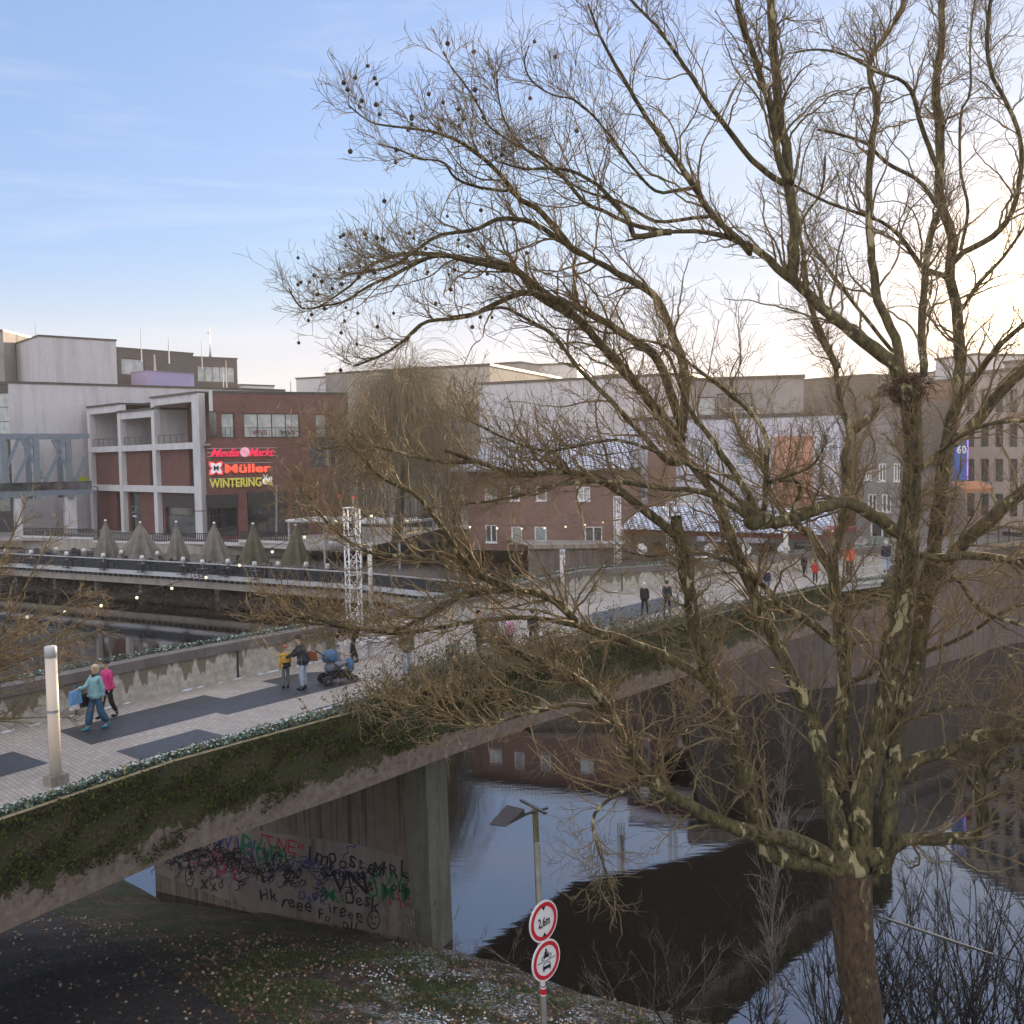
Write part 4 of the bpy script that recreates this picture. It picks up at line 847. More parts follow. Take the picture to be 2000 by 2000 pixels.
# pale modern apartment building with blue windows and rounded brick bay
bl_=glassmat('blue_window',(.16,.24,.38),.06,(.30,.42,.60))
ap,apl=bld('pale blue grey apartment house with tall blue windows behind the shop row','building',1222,84,1640,78,818,1400,14,mat('pale_blue_render',(.47,.48,.58),(.55,.56,.64),.5,.85),
    [(1359,868,1392,908,2,1,bl_),(1436,864,1464,908,1,1,bl_),(1470,872,1505,905,1,1,GLASSD),(1590,865,1612,903,2,1,bl_),(1616,866,1638,903,2,1,bl_),
     (1322,955,1365,985,3,1,GLASSB),(1436,960,1464,1000,1,1,bl_),(1590,945,1612,975,2,1,bl_),(1616,945,1638,975,2,1,bl_),(1228,950,1262,975,2,1,bl_)],-.35,fm=WHITEP,hd=.15,name='apartment_building')
for u0,u1,v0,v1 in ((1268,1320,880,1000),):
    s0=apl.hit(u0,900)[0]; s1=apl.hit(u1,900)[0]; m_=MB(); apl.fbox(m_,s0,s1,apl.hit(u0,v1)[1],apl.hit(u0,v0)[1],-.4,.5); wpart(m_,'brick_bay',BRICK2,ap)
sA=apl.hit(1512,900)[0]; sB=apl.hit(1588,900)[0]; m_=MB(); cc=apl.at((sA+sB)/2,0,.1); m_.lathe([((sB-sA)/2,-.3),((sB-sA)/2,apl.hit(1550,852)[1])],cc,28); wpart(m_,'round_brick_bay',BRICK3,ap,True)
ap2,ap2l=bld('set back grey penthouse storey with roof terrace rail','building',1345,92,1570,90,742,1440,10,MGREY,[(1362,775,1398,812,1,1,GLASSB),(1400,768,1470,812,3,1,GLASSD)],6,name='penthouse')
m_=MB(); 
for zz in (.25,.55,.85,1.15): m_.bar(ap2l.at(-1,0,3)+Vector((0,0,apl.hit(1400,818)[1]+zz)),ap2l.at(ap2l.L*.6,0,3)+Vector((0,0,apl.hit(1400,818)[1]+zz)),.05)
for k in range(8): p=ap2l.at(-1+ (ap2l.L*.6+1)*k/7,0,3); m_.bar(p+Vector((0,0,apl.hit(1400,818)[1]+.3)),p+Vector((0,0,apl.hit(1400,818)[1]+1.2)),.06)
wpart(m_,'terrace_rail',LGREY,ap2)
# gabled old houses
def gable_house(label,u0,u1,Y,veave,vridge,wm,holes,z0=-.35,rm=SLATE,depth=10,side=False):
    p0=xy(u0,Y); p1=xy(u1,Y-3.5); pl=Plane(p0,p1); um=(u0+u1)/2; ze=pl.hit(um,veave)[1]; zr=pl.hit(um,vridge)[1]
    root=thing('gabled_house',(pl.at(pl.L/2,z0)),label,'house')
    hs=[pl.rect((h[0],h[1]),(h[2],h[3])) for h in holes]; m_=MB(); wall_holes(m_,pl,0,pl.L,z0,ze,hs,.14)
    m_.poly([pl.at(0,ze),pl.at(pl.L,ze),pl.at(pl.L/2,zr)])
    a,b_,c,d=pl.at(0,0),pl.at(pl.L,0),pl.at(pl.L,0,-depth),pl.at(0,0,-depth)
    for p,q in ((b_,c),(c,d),(d,a)): m_.quad((p.x,p.y,z0),(q.x,q.y,z0),(q.x,q.y,ze),(p.x,p.y,ze))
    wpart(m_,'wall',wm,root)
    for s0,s1 in ((-.35,pl.L/2),(pl.L+.35,pl.L/2)):
        r=MB(); zl=ze-.35*(zr-ze)/(pl.L/2); pts=[pl.at(s0,zl,.3),pl.at(s1,zr,.3),pl.at(s1,zr,-depth),pl.at(s0,zl,-depth)]
        up=Vector((0,0,.22)); r.quad(*pts); r.quad(*[p+up for p in pts]); 
        for k in range(4): r.quad(pts[k],pts[(k+1)%4],pts[(k+1)%4]+up,pts[k]+up)
        wpart(r,'roof',rm,root)
    for h in hs: window(pl,h,root,WHITEP,GLASSD,2,1,.13,.1,sill=WHITEP)
    return root,pl
gable_house('grey gabled town house with steep dark slate roof right of the apartment house',1672,1772,80,895,785,MGREY,[(1690,850+55,1702,900+55-18),(1716,905,1730,940),(1745,905,1758,940),(1695,965,1712,1000),(1722,965,1740,1000),(1700,1020,1745,1062)])
gable_house('white edged gabled house behind the grey gabled house',1655,1735,90,868,800,mat('warm_grey_render',(.30,.28,.26),(.36,.33,.31),.5,.85),[(1670,880,1682,900),(1700,880,1712,900)])
bld('narrow brown brick house between apartment house and gables','house',1638,82,1680,80,905,1660,10,BRICK2,[(1645,930,1658,960,1,1),(1645,985,1660,1015,1,1)],-.35,name='brick_house')
bld('wide red brown building with flat roof above the gables','building',1655,114,1880,104,752,1760,12,BRICK2,[],-.35)
bld('dark grey mansard roof block left of the gables','building',1570,106,1700,100,742,1620,12,SLATE,[(1600,800,1612,830,1,1),(1640,800,1652,830,1,1)],-.35)
bld('pale storey block with small panes behind the right limb','building',1790,97,1905,92,835,1850,12,BEIGE,[(1800,870,1815,900,1,1),(1830,870,1850,900,1,1),(1868,870,1885,900,1,1),(1805,1000,1850,1050,2,1,GLASSD),(1860,1000,1895,1050,2,1,GLASSD)],-.35)
bt,btl=bld('tall hazy stone department store at the right edge','building',1868,82,2180,68,725,1980,24,mat('pinkish_stone',(.34,.28,.25),(.42,.35,.31),.4,.9,stretch=(1,1,.3)),
    [(1885+28*i,760+68*j,1903+28*i,805+68*j,1,2) for i in range(6) for j in range(4)]+[(1880,1040,1940,1095,3,1,GLASSD),(1955,1040,2020,1095,3,1,GLASSD)],-.35)
bld('tall pale flat topped tower block near the sun','tower block',1826,124,1900,118,700,1860,12,LGREY,[],-.35)
bld('long low dark roofed block on the horizon at the right','building',1700,150,1990,138,728,1850,12,MGREY,[],-.35)
bld('large city block beyond the right edge whose roof hides the low sun','building',1960,92,3300,60,700,2100,24,MGREY,[(2200+90*i,800+90*j,2250+90*i,850+90*j,2,1) for i in range(8) for j in range(3)],-.35)
# blue hanging banner with violet tube + orange awning
PBn=Plane(xy(1862,70),xy(1890,70.5)); bn=thing('shop_banner',PBn.at(.6,3),'tall blue hanging banner with violet edge tube above an orange awning','banner')
h=PBn.rect((1864,858),(1886,938)); m_=MB(); PBn.fbox(m_,h[0],h[1],h[2],h[3],0,.12); wpart(m_,'banner_face',paint('banner_blue',(.03,.10,.36),.5,.06),bn)
m_=MB(); PBn.fbox(m_,h[1]+.05,h[1]+.15,h[2],h[3],0,.1); wpart(m_,'edge_tube',paint('violet_tube',(.40,.18,.75),.5,.4),bn)
lettering(PBn,'60',1866,885,1884,14,WHITEP,bn,'lettering',.02,.01,0,.15)
h=PBn.rect((1856,940),(1915,953)); m_=MB(); m_.quad(PBn.at(h[0],h[3]),PBn.at(h[1],h[3]),PBn.at(h[1],h[2],1.2),PBn.at(h[0],h[2],1.2)); m_.quad(PBn.at(h[0],h[2],1.2),PBn.at(h[1],h[2],1.2),PBn.at(h[1],h[2]-.25,1.2),PBn.at(h[0],h[2]-.25,1.2)); tag(m_.build('shop_awning',paint('awning_orange',(.34,.15,.07))),'orange fabric awning below the blue banner','awning')
# low concrete terraces and planters behind the bridge end
for u0,u1,v0,v1,Y,lab in ((1120,1345,1088,1120,77.5,'stepped concrete wall below the shop row, left part'),(1345,1600,1092,1130,56.5,'stepped concrete wall below the shop row, right part'),):
    a=P(u0,v1,Y); c=P(u1,v1,Y); zt=P((u0+u1)/2,v0,Y).z; pl=Plane(a[:2],c[:2]); m_=MB(); pl.fbox(m_,0,pl.L,(WZ-.5 if u0==1120 else QZ-.1),zt,-1,0); r=thing('retaining_wall',pl.at(pl.L/2,-.3),lab,'wall'); wpart(m_,'wall_face',CONC,r); m_=MB(); pl.fbox(m_,-.05,pl.L+.05,zt+.001,zt+.12,-1.1,.1); wpart(m_,'coping',WHITEC,r)
# ================================================================ VEGETATION
def tubes(P_,R_,k):
    """P_ (N,n,3) polylines, R_ (N,n) radii -> verts, quads"""
    N,n,_=P_.shape
    T=np.gradient(P_,axis=1); T/=np.linalg.norm(T,axis=2,keepdims=True)+1e-9
    ref=np.tile(np.array([.31,.23,.92]),(N,n,1)); flip=np.abs(T[...,2])>.85; ref[flip]=np.array([.9,.3,.1])
    X=np.cross(T,ref); X/=np.linalg.norm(X,axis=2,keepdims=True)+1e-9; Y=np.cross(T,X)
    a=np.arange(k)*2*np.pi/k
    V=P_[:,:,None,:]+R_[:,:,None,None]*(np.cos(a)[None,None,:,None]*X[:,:,None,:]+np.sin(a)[None,None,:,None]*Y[:,:,None,:])
    V=V.reshape(-1,3); base=(np.arange(N)*n*k)[:,None,None]+(np.arange(n-1)*k)[None,:,None]+np.arange(k)[None,None,:]
    nx=(np.arange(N)*n*k)[:,None,None]+(np.arange(n-1)*k)[None,:,None]+((np.arange(k)+1)%k)[None,None,:]
    Fq=np.stack([base,nx,nx+k,base+k],axis=-1).reshape(-1,4)
    return V,Fq
def merge(L_):
    V=[];Fq=[];o=0
    for v,f in L_: V.append(v); Fq.append(f+o); o+=len(v)
    return np.concatenate(V),np.concatenate(Fq)
def resample(pts,n):
    pts=np.asarray(pts,float); d=np.r_[0,np.cumsum(np.linalg.norm(np.diff(pts,axis=0),axis=1))]; t=np.linspace(0,d[-1],n)
    # catmull-rom through the points
    out=[]
    m=len(pts)
    for tt in t:
        i=min(np.searchsorted(d,tt,'right')-1,m-2); i=max(i,0); u=(tt-d[i])/(d[i+1]-d[i]+1e-9)
        p0=pts[max(i-1,0)];p1=pts[i];p2=pts[i+1];p3=pts[min(i+2,m-1)]
        out.append(.5*((2*p1)+(-p0+p2)*u+(2*p0-5*p1+4*p2-p3)*u*u+(-p0+3*p1-3*p2+p3)*u**3))
    return np.array(out)
def grow(PP_,RR_,per,t0,t1,len0,len1,spread,n,rng,wig,up=0.0,outc=None,outw=0.0,r0f=.6,rmax=1,rmin=.003,taper_=.45,zig=0.0,lenfall=.5,grav=0,bias=None,shapeup=0.0):
    """spawn children branches on polylines; returns (N,n,3),(N,n)"""
    N,m,_=PP_.shape
    idx=np.repeat(np.arange(N),per); M=len(idx)
    t=t0+(t1-t0)*rng.random(M); f=t*(m-1); i=np.minimum(f.astype(int),m-2); u=(f-i)[:,None]
    st=PP_[idx,i]*(1-u)+PP_[idx,i+1]*u; rp=RR_[idx,i]*(1-u[:,0])+RR_[idx,i+1]*u[:,0]
    tan=PP_[idx,i+1]-PP_[idx,i]; tan/=np.linalg.norm(tan,axis=1,keepdims=True)+1e-9
    rv=rng.normal(size=(M,3)); rv-=(rv*tan).sum(1,keepdims=True)*tan; rv/=np.linalg.norm(rv,axis=1,keepdims=True)+1e-9
    sp=spread*(.6+.8*rng.random((M,1)))
    D=tan+rv*sp
    if outc is not None:
        o=st-np.asarray(outc); o/=np.linalg.norm(o,axis=1,keepdims=True)+1e-9; D+=o*outw
    D[:,2]+=up
    if bias is not None: D+=np.asarray(bias)
    D/=np.linalg.norm(D,axis=1,keepdims=True)
    Ls=(len0+(len1-len0)*rng.random(M))*(1-lenfall*t)
    seg=Ls/(n-1); out=np.zeros((M,n,3)); out[:,0]=st; d=D.copy(); zs=rng.normal(size=(M,3)); 
    for j in range(1,n):
        d+=rng.normal(size=(M,3))*wig; d[:,2]+=shapeup-grav
        if zig: zs=-zs; d+=zs*zig
        d/=np.linalg.norm(d,axis=1,keepdims=True); out[:,j]=out[:,j-1]+d*seg[:,None]
    r0=np.clip(rp*r0f,rmin,rmax); k=np.linspace(0,1,n)[None,:]
    return out,r0[:,None]*(1-k*(1-taper_))
# ---- bark material: dark olive brown with flaked cream patches
def barkmat(name,dark,mid,cream,scale=3.2,creamt=(.60,.64),creamamt=1):
    mt,t,b=nodes(name); n=t.nodes.new; l=t.links.new
    tc=n('ShaderNodeTexCoord'); mp=n('ShaderNodeMapping'); mp.inputs['Scale'].default_value=(1,1,.45); l(tc.outputs['Object'],mp.inputs[0])
    def nzz(sc,d=6,r=.6,ds=0):
        z=n('ShaderNodeTexNoise'); z.inputs['Scale'].default_value=sc; z.inputs['Detail'].default_value=d; z.inputs['Roughness'].default_value=r; z.inputs['Distortion'].default_value=ds; l(mp.outputs[0],z.inputs[0]); return z.outputs['Fac']
    a=n('ShaderNodeValToRGB'); a.color_ramp.elements[0].position=.38; a.color_ramp.elements[1].position=.62; a.color_ramp.elements[0].color=(*dark,1); a.color_ramp.elements[1].color=(*mid,1); l(nzz(scale*2.3,8,.7),a.inputs[0])
    c=n('ShaderNodeValToRGB'); c.color_ramp.elements[0].position=creamt[0]; c.color_ramp.elements[1].position=creamt[1]; l(nzz(scale,4,.55,.8),c.inputs[0])
    mx=n('ShaderNodeMix'); mx.data_type='RGBA'; l(c.outputs[0],mx.inputs[0]); l(a.outputs[0],mx.inputs[6]); mx.inputs[7].default_value=(*cream,1)
    l(mx.outputs[2],b.inputs['Base Color']); b.inputs['Roughness'].default_value=.85
    bp=n('ShaderNodeBump'); bp.inputs['Strength'].default_value=.6; bp.inputs['Distance'].default_value=.03; l(nzz(scale*4,8,.7),bp.inputs['Height']); l(bp.outputs[0],b.inputs['Normal'])
    return mt
BARK=barkmat('plane_tree_bark',(.020,.015,.008),(.125,.104,.042),(.33,.29,.16),5.2,(.585,.62))
BARKT=barkmat('lower_trunk_bark',(.028,.017,.010),(.105,.068,.036),(.22,.18,.10),5.0,(.62,.66))
TWIG=mat('twig_bark',(.070,.050,.026),(.26,.195,.10),3,.8,contrast=(.3,.7))
def za(x,y): return (560+x*.3727,y*.3727)
def zb(x,y): return (1280+x*.3727,y*.3727)
def L6(*p): return [D(1256+.35*(x)*1.0,1256+.35*y) for x,y in p]
def LD(*p): return [D(*q) for q in p]
def LA(*p): return [za(*q) for q in p]
def LB(*p): return [zb(*q) for q in p]
TY=16.4
# limbs: (pixels, dia0, dia1 in photo pixels, depth offset start (None = take from the limb it leaves), depth offset end)
LIMBS=[
 ('trunk',LD((1650,2350),(1640,2150),(1630,1932),(1613,1800),(1606,1700),(1603,1640)),90,92,0,0),
 ('t',LD((1600,1700),(1590,1650),(1540,1632),(1490,1622),(1445,1603),(1425,1540),(1403,1450),(1385,1380),(1352,1310),(1325,1235),(1303,1130),(1288,1050),(1275,975)),58,26,0,-1.2),
 ('t',LD((1275,1010),(1220,965),(1150,915),(1070,890),(980,895),(900,870),(840,850)),26,8,None,-2.2),
 ('t',LD((1600,1650),(1540,1605),(1480,1580),(1390,1563),(1300,1520),(1230,1470),(1180,1405),(1150,1340),(1090,1282),(1000,1242),(940,1216)),44,16,.5,-2.4),
 ('t',LD((1352,1300),(1259,1240),(1159,1200),(1100,1183),(1040,1130),(960,1112),(867,1128),(800,1165),(740,1190),(640,1180),(540,1150)),26,6,None,-2.5),
 ('t',LD((1000,1120),(940,1100),(880,1065),(830,990),(780,930),(720,900),(650,830)),20,5,None,-3),
 ('t',LD((1100,1183),(1000,1165),(880,1175),(760,1195),(660,1185),(560,1172),(500,1163)),13,4,None,-2.6),
 ('t',LD((960,1112),(860,1070),(760,1050),(690,1040),(620,990),(580,930)),14,4,None,-3),
 ('t',LD((900,870),(820,870),(740,850),(660,840),(600,850)),10,4,None,-2.6),
 ('t',LD((1150,1340),(1080,1330),(980,1350),(900,1370),(830,1340),(760,1330)),14,4,None,-3.2),
 ('t',LD((1240,1475),(1180,1490),(1120,1540),(1135,1620),(1160,1690)),12,4,None,-2.5),
 ('t',LD((1230,1470),(1260,1400),(1300,1350),(1285,1300)),16,7,None,-1),
 ('t',LD((1600,1650),(1580,1560),(1557,1466),(1536,1370),(1510,1310),(1480,1250),(1455,1190),(1430,1140),(1405,1080),(1375,1000),(1345,930),(1300,870),(1250,800),(1200,720),(1150,660),(1060,585)),54,5,.6,1.5),
 ('t',[(1335,850),(1312,775)]+LA((1932,1870),(1780,1760),(1650,1680),(1500,1600),(1300,1540),(1160,1560),(1000,1640),(870,1670),(720,1690),(620,1780),(500,1860),(350,1920)),26,5,1.5,.5),
 ('t',LD((1290,830),(1150,670),(1090,600),(1040,560),(1000,530),(960,500),(890,490),(830,480),(760,480),(700,500),(660,540),(600,580)),26,4,1.4,0),
 ('t',LD((1592,1500),(1587,1400),(1590,1300),(1590,1220),(1578,1140),(1571,1068),(1585,1000),(1600,930),(1592,868),(1603,815),(1585,760),(1575,690),(1551,648),(1530,600)),42,7,1.2,2.2),
 ('t',LD((1571,1080),(1551,1050),(1531,1012),(1490,980),(1455,932),(1440,880),(1400,830),(1380,770)),26,4,None,3),
 ('t',LD((1600,820),(1635,795),(1655,770)),20,13,None,2),
 ('t',LD((1571,1210),(1535,1180),(1479,1144),(1451,1116),(1407,1076),(1367,1056),(1300,1040),(1230,1050),(1180,1040)),24,4,None,.2),
 ('t',LD((1590,1290),(1640,1270),(1665,1230),(1670,1190)),17,9,1.2,1.5),
 ('t',LD((1612,1700),(1622,1600),(1628,1500),(1655,1390),(1675,1300),(1692,1208),(1707,1128),(1711,1048),(1715,988),(1719,908),(1723,828),(1719,768),(1708,720)),60,44,-.3,-.2),
 ('t',LD((1719,790),(1690,695),(1610,628),(1555,585),(1510,540),(1470,510),(1440,480),(1400,458),(1340,440),(1260,438),(1180,455)),40,5,None,-1),
 ('t',LB((720,1470),(725,1300),(730,1150),(700,1000),(690,800),(650,600),(630,350),(610,150),(600,-60)),27,18,None,-.8),
 ('t',LB((710,970),(650,850),(610,600),(560,430),(500,250),(450,120),(425,-40)),20,12,None,-1.6),
 ('t',LB((670,960),(520,850),(400,700),(270,530),(190,400),(80,240),(0,130),(-110,20),(-160,-40)),16,6,None,-2),
 ('t',LB((500,1330),(430,1250),(300,1130),(200,980),(120,850),(0,680)) +LA((1850,560),(1760,400),(1700,300),(1640,180),(1580,20)),18,5,None,-2.4),
 ('t',[(1332,845),(1338,780),(1336,720),(1317,663)]+LA((1932,1560),(1750,1440),(1480,1290),(1330,1190),(1240,1150),(1100,1150),(1000,1200),(870,1220),(780,1240),(650,1330),(560,1390),(430,1420),(300,1440)),24,4,.6,-1.2),
 ('t',LA((1480,1290),(1400,1190),(1310,1090),(1220,1040),(1140,940),(1040,840),(900,740),(760,690),(600,668),(440,640),(325,550)),17,3,None,-1.8),
 ('t',[(1300,452)]+LA((1830,1240),(1780,1130),(1680,1020),(1600,950),(1450,885),(1250,885),(1120,850)),15,5,.3,-2),
 ('t',[(1300,452),(1240,440)]+LA((1650,1100),(1560,1060),(1450,930),(1340,830),(1170,740),(1060,660),(1030,600),(960,480),(870,360),(820,270)),12,3,.3,-2.2),
 ('t',LA((1500,1650),(1300,1540),(1220,1430),(1100,1400),(960,1370),(830,1340),(720,1360),(560,1440),(430,1500),(300,1580),(200,1600),(80,1615),(10,1510)),18,3,1.0,-.5),
 ('t',LA((1160,1000),(1000,980),(880,930),(820,850),(700,830),(600,790),(480,755)),9,3,None,-2.3),
 ('t',[(1310,905),(1265,860),(1200,790)]+LA((1530,1932),(1400,1760),(1250,1670),(1130,1610),(1000,1640),(850,1660)),17,4,1.0,0),
 ('t',[(1354,367),(1320,372)]+LA((1932,1000),(1800,860),(1700,720),(1600,600),(1500,520),(1400,500),(1290,430),(1245,330),(1270,240)),9,3,-.5,-2.5),
 ('t',[(1392,421),(1335,428)]+LA((1932,1160),(1750,1060),(1560,1000),(1400,900),(1250,780),(1170,690),(1120,560),(1100,420)),9,3,0,-2.5),
 ('t',LD((1712,760),(1700,690),(1690,640),(1655,560),(1640,430),(1640,300),(1655,200),(1640,120),(1700,20),(1702,-40)),24,10,None,.8),
 ('t',LB((1400,1980),(1395,1760),(1400,1600),(1430,1300),(1490,1080)),20,14,0,.6),
 ('t',LD((1674,1610),(1676,1571),(1680,1466),(1700,1343),(1727,1256),(1743,1148),(1759,1048),(1775,928),(1787,828),(1807,748),(1812,668)) +LB((1580,1700),(1570,1580),(1540,1400),(1560,1250),(1490,1050),(1490,850),(1490,650),(1470,450),(1500,200),(1500,-40)),48,13,.2,1.2),
 ('t',LB((1560,1390),(1600,1330),(1780,1230),(1880,1080),(1920,800),(1870,600),(1760,380),(1740,200),(1760,-30)),15,8,None,0),
 ('t',LB((1490,900),(1400,680),(1350,500),(1290,420),(1170,380),(1000,290),(850,260),(700,280)),13,4,None,-.5),
 ('t',LB((1480,1080),(1370,940),(1220,860),(1100,750),(950,700),(850,680)),12,5,None,1.5),
 ('t',LB((1500,1440),(1400,1400),(1290,1250),(1180,1160),(900,1060),(730,970)),14,5,None,0),
 ('t',LB((1590,1640),(1700,1480),(1830,1340),(1960,1150)),13,7,None,.3),
 ('t',LB((1600,1310),(1640,1100),(1600,900),(1600,600),(1650,480),(1650,200),(1680,-30)),9,4,None,1.4),
 ('t',LB((960,1932),(850,1700),(800,1550),(780,1350),(760,1180),(870,1000),(890,820)),15,5,2,2),
 ('t',LB((1250,1850),(1050,1600),(900,1400),(800,1250),(760,1100),(640,1000)),11,4,.4,2),
 ('t',LD((1799,835),(1847,790),(1879,748),(1932,700),(2040,600)),30,20,None,-.5),
 ('t',LD((1763,1085),(1815,1028),(1867,980),(1932,925),(2060,830)),34,24,None,-1),
 ('t',LD((1805,760),(1855,690),(1899,640),(1980,570)),17,10,None,-1),
 ('t',LD((1715,1000),(1695,1004),(1651,972),(1591,948),(1531,964),(1487,980),(1439,988),(1416,982)),32,28,None,-1.4),
 ('t',LD((1425,985),(1415,940),(1350,840),(1300,770),(1270,690),(1240,640)),22,6,None,-1.6),
 ('t',LD((1440,980),(1447,868),(1439,808),(1383,748),(1320,700),(1250,650),(1180,640)),15,5,None,-2),
 ('t',LD((1420,984),(1339,932),(1239,920),(1159,908),(1050,915),(960,940),(880,950)),17,5,None,-2.4),
 ('t',LD((1425,970),(1340,900),(1260,860),(1160,830),(1040,850),(960,830),(880,790)),13,4,None,-2.6),
 ('t',LD((1490,975),(1510,930),(1500,905),(1450,910),(1530,880),(1560,830)),12,5,None,-2),
 ('t',LD((1715,1040),(1759,1052),(1839,1048),(1932,1060),(2040,1080)),24,13,None,-1.5),
 ('t',LD((1650,1660),(1700,1590),(1780,1583),(1835,1576),(1856,1550),(1845,1490),(1862,1435),(1932,1360),(2030,1280)),36,20,.3,-.6),
 ('t',LD((1850,1478),(1890,1455),(1960,1425),(2040,1400)),16,12,None,-1),
 ('t',LD((1690,1470),(1720,1440),(1760,1425),(1850,1390),(1932,1382),(2040,1350)),34,26,.6,-1),
 ('t',LD((1719,900),(1800,830),(1870,800),(2000,790)),14,9,None,-2),
 ('t',LD((1745,1140),(1800,1090),(1850,1150),(1932,1180),(2040,1200)),14,8,None,-2.5),
 ('t',LD((1660,1395),(1730,1350),(1830,1330),(1932,1360),(2050,1370)),12,7,None,-2),
 ('t',LD((1743,1230),(1820,1200),(1900,1150),(2000,1130)),11,6,None,-2),
]
def build_plane_tree():
    rng=np.random.default_rng(21)
    root=thing('plane_tree',tuple(P(1706,2000,TY)-Vector((0,0,2.2))),'huge bare plane tree with flaking mottled bark and hanging seed balls in the right foreground','tree')
    traced=[]; wood=[]; allp=[]; allr=[]
    for idx,(kind,px_,d0,d1,s0,s1) in enumerate(LIMBS):
        px_=np.array(px_)
        if idx>0:
            best=1e9; bs=0; bp_=None
            for q,dep in traced:
                dd=np.hypot(q[:,0]-px_[0,0],q[:,1]-px_[0,1]); k=dd.argmin()
                if dd[k]<best: best=dd[k]; bs=dep[k]; bp_=q[k]
            if s0 is None or best>7: s0=bs
            if best>7: px_=np.vstack([bp_,px_])
        n=max(14,len(px_)*3); rs2=resample(px_,n); k=np.linspace(0,1,n); dep=s0+(s1-s0)*k**1.2
        traced.append((rs2,dep))
        W=np.array([tuple(P(u,v,TY+d)) for (u,v),d in zip(rs2,dep)])
        dia=(d0+(d1-d0)*k**.85)*.84; R_=dia/2/F*(TY+dep)
        if idx==0: R_=R_*(1+.12*np.exp(-(1-k)*9))
        # knobbly wobble
        if idx>0:
            W[1:]+=rng.normal(size=W[1:].shape)*R_[1:,None]*.10; nzr=np.convolve(rng.normal(size=n+4),np.ones(5)/2.2,'valid'); R_=R_*(1+.05*nzr)
        V_,F_=tubes(W[None],R_[None],14 if d0>30 else 9); wood.append((V_,F_))
        allp.append(W); allr.append(R_)
    V_,F_=merge(wood); nt0=len(wood[0][1]); trunk=npmesh('trunk',V_,F_,[BARK,BARKT],mi=(np.arange(len(F_))<nt0).astype(int))
    n=26
    LP=[];LR=[];lens=[]
    for W,R_ in list(zip(allp,allr))[1:]:
        w2=resample(W,n); LP.append(w2); LR.append(np.interp(np.linspace(0,1,n),np.linspace(0,1,len(R_)),R_)); lens.append(np.linalg.norm(np.diff(W,axis=0),axis=1).sum())
    LP=np.array(LP); LR=np.array(LR); lens=np.array(lens)
    c0=allp[0][-1]
    outp=[];
    # number of children proportional to limb length
    vlow=np.array([(1.45 if np.mean([q[0] for q in L_[1]])<1330 else 1.35) if np.mean([q[1] for q in L_[1]])>860 else (.95 if np.mean([q[0] for q in L_[1]])<1250 else .85) for L_ in LIMBS[1:]])
    rep=np.repeat(np.arange(len(LP)),np.maximum(1,np.round(lens*DENS*vlow).astype(int)))
    L2,R2=grow(LP[rep],LR[rep],1,.18,1.0,1.3,3.1,1.05,18,rng,.17,up=.12,outc=c0,outw=.35,r0f=.42,rmax=.023,rmin=.0075,taper_=.28,zig=.12,lenfall=.84,shapeup=.03)
    L2b,R2b=grow(LP[rep[::2]],LR[rep[::2]],1,.5,1.0,.6,1.5,.8,10,rng,.16,up=.15,outc=c0,outw=.4,r0f=.4,rmax=.016,rmin=.007,taper_=.4,zig=.09,lenfall=.55,shapeup=.03)
    L3,R3=grow(L2,R2,6,.10,1.0,.35,1.1,1.0,9,rng,.2,up=.12,outc=c0,outw=.2,r0f=.6,rmax=.008,rmin=.0044,taper_=.55,zig=.22,lenfall=.4,shapeup=.03)
    L3b,R3b=grow(L2b,R2b,5,.12,1.0,.3,.75,.85,7,rng,.17,up=.12,outc=c0,outw=.25,r0f=.6,rmax=.011,rmin=.006,taper_=.6,zig=.10,lenfall=.4,shapeup=.03)
    L4,R4=grow(L3,R3,3,.15,1.0,.10,.36,.9,5,rng,.18,up=.18,r0f=.7,rmax=.0052,rmin=.0033,taper_=.75,zig=.13,lenfall=.3,shapeup=.05)
    L4b,R4b=grow(L3b,R3b,3,.2,1.0,.10,.34,.9,5,rng,.18,up=.18,r0f=.7,rmax=.0052,rmin=.0033,taper_=.75,zig=.13,lenfall=.3,shapeup=.05)
    # keep twigs from coming closer than the near side of the crown
    V_,F_=merge([tubes(L2,R2,5),tubes(L2b,R2b,4),tubes(L3,R3,3),tubes(L3b,R3b,3),tubes(L4,R4,3),tubes(L4b,R4b,3)])
    crown=npmesh('crown',V_,F_,TWIG)
    print('twig quads',len(F_))
    tr_=Matrix.Translation(-root.location)
    for o in (trunk,crown): o.data.transform(tr_); o.parent=root
    # seed balls hanging under twig ends, mostly on the outer left and top
    cand=[p for p in L3[:,-1] if True]; rsn=random.Random(4)
    sel=[]
    inv=np.array(LP)
    for p in cand:
        v=Vector(p)-CAMP; dv=v.dot(fwd); u=1000+F*v.dot(RT)/dv; vv=1000-F*v.dot(UP)/dv
        if 560<u<1300 and 60<vv<740: sel.append((p,u,vv))
    rsn.shuffle(sel); sel.sort(key=lambda q: q[1]*.5+.2*q[2]+rsn.uniform(0,1100)); sel=sel[:98]
    for p,u,vv in sel:
        m_=MB(); Ls=rsn.uniform(.06,.16); r_=rsn.uniform(.027,.037)
        m_.tube([(p[0],p[1],p[2]+.02),(p[0]+.01,p[1],p[2]-Ls)],.0035,3); m_.ball((p[0]+.01,p[1],p[2]-Ls-r_*.8),r_,8,6); wpart(m_,'seed_ball',mat('seed_ball_brown',(.035,.022,.013),(.08,.05,.03),40,.9),root)
